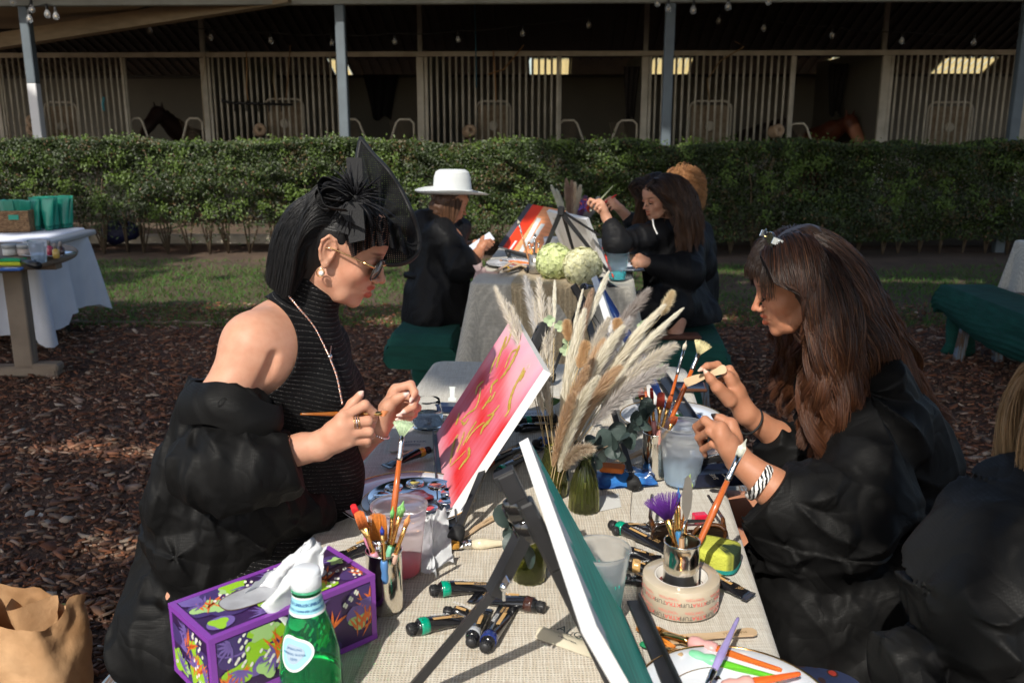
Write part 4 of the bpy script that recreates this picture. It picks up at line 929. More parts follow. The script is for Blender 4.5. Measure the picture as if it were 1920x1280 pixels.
G.chain([W(420,1040,1.80),W(378,1115,1.84),W(330,1172,1.86)],[.115,.10,.078],.05);G.chain([HP+Vector((.04,.0,.04)),HP+Vector((.16,0,.05)),HP+Vector((.40,0,-.005))],[.122,.13,.10],.06);G.chain([HP+Vector((-.02,-.10,-.01)),HP+Vector((.30,-.12,-.02)),HP+Vector((.36,-.10,-.3))],[.10,.085,.08],.06)
G.chain([W(352,960,1.78),W(352,1080,1.84)],[.05,.06],.05);G.cone(W(400,900,1.9),W(560,900,2.0),.06,.06,.05);G.chain([W(345,860,1.75),W(304,892,1.77)],[.04,.010],.02)
cf=A3(W(553,850,1.59));cfn=A3((W(600,836,1.6)-W(528,858,1.59)).normalized())
G.cone(W(522,859,1.59),W(620,830,1.60),.034,.042,.003,True)
fd=pinch(cloth_disp(.020,12,3),[(W(470,832,1.50),4.0,.16,.8,.4),(W(372,760,1.60),4,.14,1,1.4),(W(560,960,1.72),4,.20,1.1,2.2),(W(330,1010,1.7),3.5,.2,1,.9),(W(400,1000,1.62),5,.15,.8,3.0)],.019)
def rclip(P):
 near=np.linalg.norm(P-cf,axis=1)<.10;d=np.where(near,(P-cf)@cfn,-1)
 return d
me=G.mesh('robe',.0035,robe,disp=fd,clip=rclip);mk('robe',me,None,parent=P1)
mb=MB();c=W(440,765,1.60);ax=(W(388,872,1.58)-W(470,632,1.62)).normalized();M_=along(c,ax,(1,0,0))
mb.grid(lambda a,b:(lambda t,f:tuple(M_@Vector(((.068+.014*math.sin(f*math.pi)+.004*math.sin(5*t))*math.cos(t)*1.12,(.068+.014*math.sin(f*math.pi))*math.sin(t),-.030+.075*f+.006*math.sin(3*t)))))(a*2*math.pi,b),60,10)
mk('robe_collar',mb,[robe],parent=P1)
def c1(L):return(L[:,0]<.052-.02*(np.abs(L[:,1])/.07))&(L[:,2]>.030-.9*(-L[:,0]).clip(0))&~((L[:,0]>-.02)&(L[:,2]<.060)&(np.abs(L[:,1])>.04))
rt_,N_,L_=scalp(H1,19000,c1,3,c=(.0,0,.050),r=(.080,.070,.072));Mh=np.array(H1)[:3,:3];up=Mh[:,2]/np.linalg.norm(Mh[:,2]);fw=Mh[:,0]/np.linalg.norm(Mh[:,0]);lf=Mh[:,1]/np.linalg.norm(Mh[:,1])
side=np.sign(L_[:,1:2]+1e-9);dr=nrm(-fw*.9-up*.22+lf*side*.3)
root_h=(rt_-A3(h1(0,0,0)))@up;back=((rt_-A3(h1(0,0,0)))@fw)
length=np.clip(root_h+.105+.015*rng.random(len(rt_))+.35*(back+.02).clip(0),.08,.30)
gdir=nrm(np.array((-.22,0,-1.))+.0*up)
gd1=(H1,lambda L:np.where(L[:,2]>.066,.058,np.where(L[:,2]>.048,-.024+(L[:,2]-.048)*4.5,np.where(L[:,2]>0,-.024,-.024-.62*L[:,2]))))
Ph=grow_hair(rt_,dr,length,22,[hcoll(H1,.004,c=(.0,0,.050),r=(.080,.071,.073)),bcoll(h1(-.036,0,-.03),(.045,.058,.07)),bcoll(nb+Vector((-.02,0,-.01)),.05)],grav=gdir,g=.12,g2=.5,clump=.16,nclump=500,seed=2,gd=gd1,gm=(H1,lambda L:np.clip((-.012-L[:,0])/.02,.02,1)))
me=hair_mesh('hair',Ph,.0006,hairmat('black_hair',.42),(.006,.006,.007),(.008,.0075,.008),seed=3,taper=.35)
hr=mk('hair',me,None,parent=P1)
G=SDF(.02);E_=H1.to_3x3().normalized();G.ell(h1(-.006,0,.050),(.080,.072,.075),E_);G.ell(h1(-.036,0,-.01),(.046,.060,.07),E_,.03);G.chain([h1(-.05,-.03,-.04),W(572,535,1.69)],[.032,.016],.03);G.chain([h1(-.05,.03,-.04),W(585,545,1.80)],[.035,.022],.03)
G.ell(h1(.068,0,.02),(.045,.09,.05),E_,.01,True);G.ell(h1(.01,-.085,-.004),(.034,.03,.036),E_,.008,True);G.ell(h1(.01,.085,-.004),(.034,.03,.036),E_,.008,True)
mk('hair_base',G.mesh('hair_base',.004,pm('hair_under',(.005,.005,.006),.5)),None,parent=hr)
def glasses(H,sc,parent,fmat,lens,dark,x=.098,z=.014,wl=.026,hl=.021,temple=True,tilt=0,name='sunglasses'):
 o=None
 for s in(-1,1):
  M_=H@XF((x-.006,s*.032,z),(0,R(tilt),s*R(10)));prof=[]
  for k in range(28):t=2*math.pi*k/28;prof.append(M_@Vector((0,wl*math.copysign(abs(math.cos(t))**.75,math.cos(t)),hl*math.copysign(abs(math.sin(t))**.8,math.sin(t)))))
  mb=MB();mb.tube(prof,.0022*sc,n=8,closed=True)
  if s<0:mb.tube([H@Vector((x-.001,-.010,z+.007)),H@Vector((x+.004,0,z+.010)),H@Vector((x-.001,.010,z+.007))],.0015*sc,n=6,m=1)
  if temple:
   mb.tube([H@Vector((x-.012,s*.062,z+.008)),H@Vector((.05,s*.074,z+.010)),H@Vector((.0,s*.076,z+.008)),H@Vector((-.02,s*.076,z-.004))],[.0022*sc,.0016*sc,.0012*sc,.0012*sc],n=6,m=1)
   mb.tube([H@Vector((x-.012,s*.058,z+.008)),H@Vector((x-.022,s*.066,z+.009)),H@Vector((x-.034,s*.070,z+.0095))],.0026*sc,n=6,m=1)
  f=mk(name if o is None else 'rim',mb,[fmat,goldm],parent=parent if o is None else o);o=o or f
  mb=MB();mb.add(prof+[M_@Vector((.003,0,0))],[(k,(k+1)%28,28)for k in range(28)],0,True);mk('lens',mb,[lens],parent=o)
 return o
darklens=pm('dark_lens',(.03,.032,.02),.05,coat=.6,spec=.8)
glasses(H1,.965,P1,pm('dark_acetate',(.02,.017,.014),.15,coat=.5),darklens,None)
mb=MB();mb.ball(h1(.004,-.077,-.030),.0048,n=8);mb.tube([h1(.002+.007*math.cos(t),-.075,-.030+.008*math.sin(t))for t in np.linspace(0,6.28,12)],.0012,n=5,m=1);mk('earring',mb,[pm('pearl',(.9,.88,.82),.2,coat=.5),goldm],parent=P1)
nk=[h1(-.055,-.045,-.060),W(535,545,1.655),W(560,575,1.63),W(590,612,1.66),W(612,655,1.665),W(618,668,1.665),W(632,705,1.663),W(642,755,1.655)]
def spline(P,n=8):
 P=[Vector(p)for p in P];out=[]
 for i in range(len(P)-1):
  p0,p1,p2,p3=P[max(i-1,0)],P[i],P[i+1],P[min(i+2,len(P)-1)]
  for k in range(n):t=k/n;out.append(.5*((2*p1)+(p2-p0)*t+(2*p0-5*p1+4*p2-p3)*t*t+(3*p1-p0-3*p2+p3)*t**3))
 out.append(P[-1]);return out
sp=spline(nk[1:],12);sp=[p+Vector((0,-.004,0))for p in sp]
mb=MB();
for i,p in enumerate(sp):mb.ball(p,.0019 if i%2 else .0024,n=5,m=i%2)
mb.tube(sp,.0013,n=5);sp2=spline([W(618,668,1.665),W(620,640,1.70),W(612,612,1.72)],8);mb.tube(sp2,.002,n=5);mb.ball(W(618,668,1.658),.005,n=6,m=1)
mk('necklace',mb,[pm('rose_gold',(.85,.5,.38),.25,metal=1),silverm],parent=P1)
def ring_at(c,ax,r,w,mat,name,parent,n=24,bead=False,tilt=(0,0,1)):
 mb=MB();M_=along(c,ax,tilt);P=[M_@Vector((r*math.cos(t),r*math.sin(t),0))for t in np.linspace(0,2*math.pi,n,endpoint=False)]
 if bead:
  for p in P:mb.ball(p,w,n=6)
 else:mb.tube(P,w,n=6,closed=True)
 return mk(name,mb,[mat],parent=parent)
fax=(q(690,789,1.586)-q(641,795,1.574)).normalized();fc=q(668,792,1.580)
for k,off in enumerate((-.004,0,.004)):ring_at(fc+fax*off,fax,.0108,.0010,goldm if k!=1 else silverm,'ring',P1)
ring_at(W(549,852,1.592),(wr-el),.0330,.0017,pm('rose_gold',(.85,.5,.38),.25,metal=1),'bracelet',P1)
ring_at(W(712,800,1.845)-Vector((.008,0,.008)),(q(742,745,1.84)-wrf),.0290,.0024,silverm,'bracelet',P1,n=34,bead=True)
def mesh_fabric(nm,c,hole=.02,sc=520):
 m=pm(nm,c,.85,spec=.2);N=m.node_tree.nodes;L=m.node_tree.links;b=N['Principled BSDF'];tc=N.new('ShaderNodeTexCoord')
 ws=[]
 for ax in 'XZ':
  w=N.new('ShaderNodeTexWave');w.bands_direction=ax;w.inputs['Scale'].default_value=sc/6.28;w.inputs['Distortion'].default_value=.6;L.new(tc.outputs['Object'],w.inputs[0]);ws.append(w)
 mu=N.new('ShaderNodeMath');mu.operation='MAXIMUM';L.new(ws[0].outputs[1],mu.inputs[0]);L.new(ws[1].outputs[1],mu.inputs[1]);g=N.new('ShaderNodeMapRange');g.inputs[1].default_value=hole;g.inputs[2].default_value=hole+.35;L.new(mu.outputs[0],g.inputs[0]);L.new(g.outputs[0],b.inputs['Alpha']);return m
sina=mesh_fabric('black_sinamay',(.007,.007,.008));blk=pm('black_satin',(.008,.008,.009),.65,spec=.3);feather=pm('black_feather',(.006,.006,.008),.6,spec=.3)
FA=thing('fascinator','black mesh fascinator hat with loops and feathers worn by the woman in sunglasses','hat')
ol=[(676,258),(700,288),(728,318),(752,355),(770,392),(782,425),(787,455),(780,478),(762,492),(735,497),(708,490),(685,477),(668,462),(655,448),(648,425),(652,395),(662,360),(668,320),(670,290)]
oc=W(715,410,1.72)
def fz(u,v):
 a,b_=(u-715)/75,(v-400)/130;return 1.70+.075*(a*a)*(1 if a<0 else .4)+.05*b_*b_-.03*math.sin((u+v)*.05)*.3
OP=spline([W(u,v,fz(u,v))for u,v in ol+[ol[0]]],6);no=len(OP);cu_,cv_=712,415
mb=MB();rings=14;V=[]
OL2=[]
for i in range(len(ol)):
 a,b_=ol[i],ol[(i+1)%len(ol)]
 for k in range(6):OL2.append((a[0]+(b_[0]-a[0])*k/6,a[1]+(b_[1]-a[1])*k/6))
for j in range(rings+1):
 f=j/rings
 for i,(u,v)in enumerate(OL2):
  uu,vv=cu_+(u-cu_)*f,cv_+(v-cv_)*f;d_=fz(uu,vv)+.008*math.sin(i*.55)*f*(1-f)*4;V.append(W(uu,vv,d_)if f<1 else OP[i])
n_=len(OL2);mb.add(V,[(j*n_+i,j*n_+(i+1)%n_,(j+1)*n_+(i+1)%n_,(j+1)*n_+i)for j in range(rings)for i in range(n_)],0,True);mk('mesh_brim',mb,[sina],parent=FA)
mb=MB();mb.tube(OP[:-1],.0058,n=6,closed=True,sq=.45);mk('brim_binding',mb,[pm('black_braid',(.010,.010,.011),.6,bump=(500,.5,.001))],parent=FA)
mb=MB()
mb.grid(lambda a,b:tuple(W(640+110*a+20*b,425+58*b-22*math.sin(a*3.1)+6*math.sin(a*30)*.15,1.60+.05*a+.012*math.sin(a*38+b*3)+.06*abs(a-.5)*b)),60,14);mk('mesh_drape',mb,[sina],parent=FA)
fcn=W(667,372,1.60);rr=random.Random(4)
def ribbonloop(pts,w,name='ribbon_loop'):
 mb=MB();P=spline(pts,8);V=[]
 for i,p in enumerate(P):V+=[p+Vector((0,-w/2,w*.15)),p+Vector((0,w/2,-w*.15)),p+Vector((0,w/2,-w*.15+.0015)),p+Vector((0,-w/2,w*.15+.0015))]
 mb.add(V,[(i*4+a,i*4+(a+1)%4,i*4+4+(a+1)%4,i*4+4+a)for i in range(len(P)-1)for a in range(4)],0,True);mk(name,mb,[blk],parent=FA)
W6=lambda pts,d:[W(u,v,d+.01*math.sin(i))for i,(u,v)in enumerate(pts)]
ribbonloop(W6([(665,372),(635,345),(610,336),(599,350),(606,372),(640,380)],1.60),.030);ribbonloop(W6([(665,380),(625,372),(598,360),(595,380),(612,396),(650,388)],1.62),.028);ribbonloop(W6([(655,372),(625,355),(605,362),(612,388),(650,395)],1.57),.022)
rrb=pm('ribbed_ribbon',(.007,.007,.008),.75,bump=(800,.6,.001),stretch=(1,1,.2))
def flat(pts,d,th=.0015):
 global mb
 V=[W(u,v,d+dd)for dd in(0,.003)for(u,v)in pts];n=len(pts);mb.add(V,[tuple(range(n)),tuple(range(2*n-1,n-1,-1))]+[(i,n+i,n+(i+1)%n,(i+1)%n)for i in range(n)],0)
mb=MB();flat([(631,393),(648,412),(684,430),(680,380),(650,378)],1.585);mk('ribbon_tail',mb,[rrb],parent=FA);mb=MB();flat([(627,430),(652,440),(655,456),(684,450),(686,405),(640,398)],1.60);mk('ribbon_tail',mb,[rrb],parent=FA);mb=MB();flat([(649,295),(678,296),(682,372),(652,360)],1.64);mk('ribbon_tail',mb,[rrb],parent=FA)
mb=MB()
for k in range(150):
 th_=rr.uniform(0,2*math.pi);L0=rr.uniform(.03,.068);el_=rr.uniform(-.5,.9);d=Vector((math.cos(th_)*1.1+.15,-.55*abs(el_),math.sin(th_))).normalized();p1=fcn+d*L0*.5+Vector((0,-.008,.006));p2=fcn+d*L0+Vector((rr.uniform(-.01,.01),0,rr.uniform(-.014,.004)))
 mb.tube([fcn,p1,p2],[.0012,.0034,.0004],n=4,sq=.3)
for(u,v,u2,v2)in((668,368,690,335),(668,368,745,385),(670,372,752,415),(670,375,740,420),(668,376,700,425),(660,365,625,318),(660,362,612,328),(672,368,715,330),(672,366,722,350)):
 mb.tube(spline([W(u,v,1.6),W((u+u2)/2+4,(v+v2)/2-5,1.57),W(u2,v2,1.585)],5),np.linspace(.0055,.0008,11),n=4,sq=.25)
mk('feather_flower',mb,[feather],parent=FA)
mb=MB();mb.ball(fcn,.008,n=8);mb.tube([H1@Vector((.02,.06*math.sin(t),.04+.088*math.cos(t)))for t in np.linspace(-1.3,1.3,16)],.003,n=6);mk('headband',mb,[blk],parent=FA);seat(FA)
# LONG HAIRED WOMAN (near right)
P2=thing('person','woman with long dark wavy hair, bangs and black robe at the near table','person')
pit=R(20);f2=Vector((-math.cos(pit)*math.cos(R(4)),.07,-math.sin(pit)));tipw=W(1409,582,1.95);H2=head_frame((0,0,0),f2,(0,0,1),.96);H2=Matrix.Translation(tipw-(H2@Vector((.1155,0,-.010))))@H2
S=SDF(.012);h2=add_head(S,H2,.96,lips=(.72,.42,.38),lipv=.95)
nb2=W(1590,700,2.02);S.cone(h2(-.016,0,-.03),nb2,.048,.055,.02);S.cone(nb2,W(1640,800,1.86),.055,.06,.04);S.cone(nb2,W(1580,790,2.2),.05,.06,.04)
sh2=W(1650,790,1.84);el2=W(1560,985,1.72);wr2=W(1385,862,1.76)
S.chain([sh2,el2,W(1450,915,1.735),wr2],[.05,.042,.035,.0255],.02)
wf2=W(1398,775,2.02);S.chain([W(1590,800,2.2),W(1560,900,2.14),W(1460,820,2.06),wf2],[.05,.042,.032,.024],.02)
S.ell(W(1640,880,2.0),(.13,.15,.17),None,.05);S.chain([W(1650,950,2.0),W(1660,1150,1.98)],[.13,.16],.05)
for dy in(-.02,.2):S.chain([Vector((.74,1.83+dy,.56)),Vector((.42,1.92+dy,.575)),Vector((.40,1.92+dy,.12))],[.09,.062,.045],.03)
hand(S,wr2,[[q(1352,800,1.745),q(1328,793,1.78),q(1318,806,1.81),q(1322,822,1.81)],[q(1350,812,1.738),q(1322,788,1.765),q(1306,800,1.80),q(1312,818,1.81)],[q(1352,826,1.738),q(1330,808,1.75),q(1310,820,1.79),q(1316,835,1.81)],[q(1360,842,1.74),q(1336,832,1.755),q(1318,842,1.79),q(1322,852,1.80)]],[q(1378,820,1.77),q(1370,796,1.78),q(1352,786,1.79),q(1342,781,1.79)],nail=(.03,.025,.03),nl=.004)
hand(S,wf2,[[q(1366,706,2.0),q(1345,684,2.0),q(1326,686,1.99),q(1317,691,1.985)],[q(1372,702,2.02),q(1368,692,2.02),q(1340,697,2.03),q(1328,704,2.02)],[q(1376,716,2.04),q(1373,704,2.05),q(1350,712,2.05),q(1340,716,2.04)],[q(1378,728,2.05),q(1374,718,2.06),q(1356,724,2.06),q(1348,724,2.05)]],[q(1368,752,1.99),q(1345,726,1.975),q(1332,710,1.97),q(1325,700,1.968)],nail=(1.5,2.3,3.2),nl=.007)
me=S.mesh('body',.0024,skinB,col=(1,1,1));mk('body',me,None,parent=P2)
G=SDF(.04)
G.cone(W(1585,690,2.03),W(1640,745,1.92),.070,.085,.05);G.chain([W(1560,720,2.08),W(1560,800,2.16)],[.08,.08],.05)
G.chain([W(1645,775,1.86),W(1635,880,1.80),W(1570,975,1.74),W(1480,950,1.74),W(1455,928,1.74)],[.088,.092,.092,.062,.045],.05)
G.chain([W(1570,800,2.18),W(1540,890,2.12),W(1470,850,2.08),W(1450,825,2.07)],[.09,.08,.055,.042],.05)
G.ell(W(1650,880,1.98),(.135,.16,.20),None,.05);G.chain([W(1690,850,1.98),W(1700,1010,1.98),W(1650,1180,1.95)],[.10,.13,.19],.06)
G.chain([W(1640,1100,1.86),W(1500,1060,1.84),W(1475,1100,1.84)],[.16,.10,.08],.05);G.chain([W(1560,1150,1.80),W(1500,1190,1.78)],[.12,.08],.05);G.chain([W(1640,1130,2.15),W(1480,1040,2.12)],[.14,.07],.05)
G.chain([W(1540,1000,1.75),W(1470,1150,1.76)],[.07,.05],.05);G.chain([W(1700,1100,1.85),W(1660,1260,1.80)],[.14,.16],.05)
cf2=A3(W(1446,915,1.742));cfn2=A3((wr2-W(1520,960,1.74)).normalized());cf3=A3(W(1440,812,2.05));cfn3=A3((wf2-W(1500,850,2.1)).normalized())
def rclip2(P):
 a=np.where(np.linalg.norm(P-cf2,axis=1)<.085,(P-cf2)@cfn2,-1);b_=np.where(np.linalg.norm(P-cf3,axis=1)<.075,(P-cf3)@cfn3,-1);return np.maximum(a,b_)
me=G.mesh('robe',.0038,robe,disp=pinch(cloth_disp(.020,11,11),[(W(1478,935,1.68),4.5,.20,1,.3),(W(1590,720,1.85),5,.22,1,1.2),(W(1560,1030,1.68),4,.20,1,2.5),(W(1690,960,1.85),3.5,.22,1,.8),(W(1480,1080,1.72),4,.2,1,1.9)],.032),clip=rclip2);mk('robe',me,None,parent=P2)
leop=pm('leopard_print',(.012,.02,.06),.8);nt=leop.node_tree;vo=nt.nodes.new('ShaderNodeTexVoronoi');vo.inputs['Scale'].default_value=38;rp=nt.nodes.new('ShaderNodeValToRGB');rp.color_ramp.interpolation='CONSTANT'
rp.color_ramp.elements[0].color=(.26,.02,.012,1);rp.color_ramp.elements[1].color=(.012,.02,.06,1);rp.color_ramp.elements[1].position=.42;e=rp.color_ramp.elements.new(.30);e.color=(.02,.008,.01,1)
tc=nt.nodes.new('ShaderNodeTexCoord');nt.links.new(tc.outputs['Object'],vo.inputs[0]);nt.links.new(vo.outputs[0],rp.inputs[0]);nt.links.new(rp.outputs[0],nt.nodes['Principled BSDF'].inputs['Base Color'])
G=SDF(.04);G.chain([T(1660,1335,.44),T(1500,1335,.46),T(1430,1345,.46)],[.08,.075,.065],.04);G.cone(T(1560,1290,.45),T(1540,1450,.3),.09,.08,.04);mk('skirt',G.mesh('skirt',.005,leop,disp=cloth_disp(.008,6,5)),None,parent=P2)
def c2(L):return(L[:,0]<.050)&(L[:,2]>.020-.9*(-L[:,0]).clip(0))&((L[:,0]>-.03)|(np.abs(L[:,1])>.045)&(L[:,0]>-.055))
rt_,N_,L_=scalp(H2,15000,c2,8);Mh=np.array(H2)[:3,:3];Mh=Mh/np.linalg.norm(Mh[:,0]);fw,lf,up=Mh[:,0],Mh[:,1],Mh[:,2];side=np.sign(L_[:,1:2]+1e-9)
dr=nrm(lf*side*(.9-.3*(np.abs(L_[:,1:2])>.04))-fw*.30);length=np.clip(rng.normal(.42,.045,len(rt_)),.26,.50)
cB=[hcoll(H2,.008),bcoll(h2(-.03,0,-.04),(.062,.068,.08)),bcoll(W(1605,800,1.96),(.085,.15,.09)),bcoll(W(1625,900,1.98),(.11,.17,.15))]
gd2=(H2,lambda L:np.where(L[:,2]>.02,np.minimum(.07,.023+(L[:,2]-.02)*1.1),.030-.36*L[:,2]+.006*np.sin(L[:,2]*60+L[:,1]*90)))
Ph=grow_hair(rt_,dr,length,34,cB,grav=nrm(np.array((.05,-.02,-1))),g=.12,g2=.30,wave=.032,wfreq=34,clump=.85,nclump=120,seed=5,gd=gd2)
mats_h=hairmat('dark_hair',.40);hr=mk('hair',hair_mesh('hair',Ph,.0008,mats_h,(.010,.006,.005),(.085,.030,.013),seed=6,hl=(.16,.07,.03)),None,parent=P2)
def c2b(L):return(L[:,0]<-.01)&(L[:,2]>-.02)
rt_,N_,L_=scalp(H2,11000,c2b,9);dr=nrm(-fw*.75-up*.15+lf*L_[:,1:2]*4);length=np.clip(rng.normal(.42,.05,len(rt_)),.26,.48)
Ph=grow_hair(rt_,dr,length,34,cB,grav=nrm(np.array((.40,-.04,-1))),g=.2,g2=.22,wave=.032,wfreq=34,clump=.85,nclump=90,seed=7)
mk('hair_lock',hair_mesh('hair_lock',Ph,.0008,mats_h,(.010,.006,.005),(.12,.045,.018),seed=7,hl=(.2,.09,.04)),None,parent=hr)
def c2c(L):return(L[:,0]>.020)&(L[:,2]>.085)&(np.abs(L[:,1])<.062)
rt_,N_,L_=scalp(H2,5000,c2c,10);length=.030+(.085-L_[:,0]).clip(0)*.72+.015*rng.random(len(rt_))+.03*(np.abs(L_[:,1])>.045)
dr=nrm(fw*1.0+N_*.25+lf*L_[:,1:2]*8);Ph=grow_hair(rt_,dr,length,16,[hcoll(H2,.013),bcoll(h2(.03,0,.045),.072)],grav=nrm(-up*1+np.array((-.05,0,-.3))),g=.12,g2=.4,clump=.55,nclump=60,seed=8)
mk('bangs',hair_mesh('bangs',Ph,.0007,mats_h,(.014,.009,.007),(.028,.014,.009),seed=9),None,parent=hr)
G=SDF(.02);E_=H2.to_3x3().normalized();G.ell(h2(-.014,0,.052),(.088,.078,.080),E_);G.ell(h2(-.035,0,-.02),(.060,.076,.09),E_,.03);G.ell(h2(.092,0,.0),(.085,.10,.075),E_,.01,True)
G.chain([h2(-.04,.05,-.05),W(1560,720,1.90),W(1560,800,1.87)],[.05,.05,.02],.03);G.chain([h2(-.05,0,-.05),W(1640,700,1.97),W(1690,780,1.93)],[.06,.06,.02],.03)
mk('hair_base',G.mesh('hair_base',.004,pm('hair_under2',(.016,.009,.006),.5),disp=cloth_disp(.01,14,2)),None,parent=hr)
def lashes(H,parent):
 mb=MB()
 for s in(-1,1):
  P=[H@Vector((.0845-.10*(abs(a)**2)*3.2,s*(.031+a*.5),.0135+a*a*5))for a in np.linspace(-.026,.026,12)]
  mb.tube(P,.0011,n=4)
  for p,a in zip(P,np.linspace(-1,1,12)):mb.tube([p,p+H.to_3x3()@Vector((.006,s*a*.002,-.0035)),p+H.to_3x3()@Vector((.010,s*a*.004,-.0025))],[.0007,.0005,.0002],n=3)
 mk('eyelashes',mb,[pm('lash',(.008,.006,.006),.6)],parent=parent)
lashes(H2,P2)
Hg=H2@XF((-.024,0,.070),(0,R(-34),0));o=glasses(Hg,1,P2,pm('black_acetate',(.012,.012,.013),.15,coat=.5),darklens,None,x=.094,z=.014,wl=.026,hl=.02,temple=False)
for s in(-1,1):
 mb=MB();pa,pb=Hg@Vector((.090,s*.066,.022)),Hg@Vector((.005,s*.082,.012));mb.box((0,0,0),((pb-pa).length,.0025,.0145),xf=frame((pa+pb)/2,pb-pa,Hg.to_3x3()@Vector((0,0,1))),b=.0008)
 for k in(.16,.27):c=pa.lerp(pb,k)+Hg.to_3x3()@Vector((0,s*.0022,0));mb.tube([c+Hg.to_3x3()@Vector((.0035*math.cos(t),0,.0035*math.sin(t)))for t in np.linspace(.6,5.6,12)],.0011,n=4)
 mk('temple',mb,[pm('silver_enamel',(.55,.62,.68),.22,metal=.8)],parent=o)
ring_at(W(1408,790,2.025),wf2-W(1500,850,2.1),.0315,.0028,pm('black_elastic',(.01,.01,.01),.7),'hair_tie',P2)
zeb=pm('zebra_bead',(.02,.02,.02),.3);nt=zeb.node_tree;wv=nt.nodes.new('ShaderNodeTexWave');wv.inputs['Scale'].default_value=45;wv.inputs['Distortion'].default_value=5;wv.inputs['Detail Scale'].default_value=1.5;rp=nt.nodes.new('ShaderNodeValToRGB');rp.color_ramp.interpolation='CONSTANT';rp.color_ramp.elements[0].color=(.015,.015,.015,1);rp.color_ramp.elements[1].color=(.8,.78,.74,1);rp.color_ramp.elements[1].position=.5
tc=nt.nodes.new('ShaderNodeTexCoord');nt.links.new(tc.outputs['Object'],wv.inputs[0]);nt.links.new(wv.outputs[0],rp.inputs[0]);nt.links.new(rp.outputs[0],nt.nodes['Principled BSDF'].inputs['Base Color'])
ax=(wr2-el2).normalized();mb=MB();M_=along(W(1424,904,1.735),ax);mb.open_lathe([(.035,-.009),(.038,-.006),(.039,0),(.038,.006),(.035,.009)],36,xf=M_);mk('bracelet',mb,[zeb],parent=P2)
# BLOND WOMAN (cut by the right edge)
P3=thing('person','blond woman in a black robe cut off by the right edge of the picture','person')
H3=head_frame(W(2068,800,1.30),(-.97,.1,-.2),(0,0,1),.97);S=SDF(.012);h3=add_head(S,H3,.97);nb3=W(2050,930,1.32);S.cone(h3(-.015,0,-.03),nb3,.048,.055);S.chain([nb3,W(1975,1000,1.27),W(1850,1180,1.27),W(1700,1280,1.3)],[.06,.055,.042,.03],.03);S.ell(W(2060,1120,1.36),(.14,.12,.2),None,.04)
S.cone(W(2060,1200,1.36),W(2050,1500,1.4),.14,.16,.05);mk('body',S.mesh('body',.005,skinC,col=(1,1,1)),None,parent=P3)
G=SDF(.05);G.chain([W(2020,910,1.34),W(1965,975,1.29),W(1905,1070,1.27),W(1840,1170,1.27),W(1810,1240,1.28)],[.06,.078,.088,.095,.085],.05);G.chain([W(1820,1190,1.27),W(1725,1215,1.29)],[.085,.045],.04)
G.ell(W(2080,1120,1.38),(.15,.15,.20),None,.05);G.chain([W(1900,1150,1.30),W(1860,1330,1.32)],[.11,.15],.06)
mk('robe',G.mesh('robe',.0035,robemat('black_robe_sunlit',(.009,.0088,.0085),.5),disp=pinch(cloth_disp(.020,10,23),[(W(1800,1150,1.18),5,.20,1.1,.5),(W(1905,930,1.25),4,.18,1,1.7),(W(1850,1260,1.2),4,.16,1,2.2),(W(1700,1225,1.25),3.5,.16,.8,.2)],.032)),None,parent=P3)  # robe colour lightened to stand in for the sun on it
rt_,N_,L_=scalp(H3,8000,lambda L:(L[:,0]<.075)&(L[:,2]>.0),12);Mh=np.array(H3)[:3,:3];fw3,lf3=Mh[:,0],Mh[:,1];length=rng.uniform(.2,.32,len(rt_));dr=nrm(N_+lf3*np.sign(L_[:,1:2])*.8+fw3*.3)
Ph=grow_hair(rt_,dr,length,22,[hcoll(H3,.012),bcoll(h3(.0,0,-.04),(.075,.075,.085))],grav=(.05,-.1,-1),g=.25,g2=.5,wave=.012,wfreq=30,clump=.5,nclump=110,seed=12)
mk('hair',hair_mesh('hair',Ph,.0006,hairmat('blond_hair',.4),(.20,.12,.06),(.42,.27,.14),seed=13),None,parent=P3)
G=SDF(.02);G.ell(h3(-.012,0,.05),(.088,.076,.078),H3.to_3x3().normalized());G.ell(h3(-.03,0,-.03),(.055,.07,.08),H3.to_3x3().normalized(),.03);mk('hair_base',G.mesh('hair_base',.005,pm('hair_under3',(.12,.07,.035),.6)),None,parent=P3)
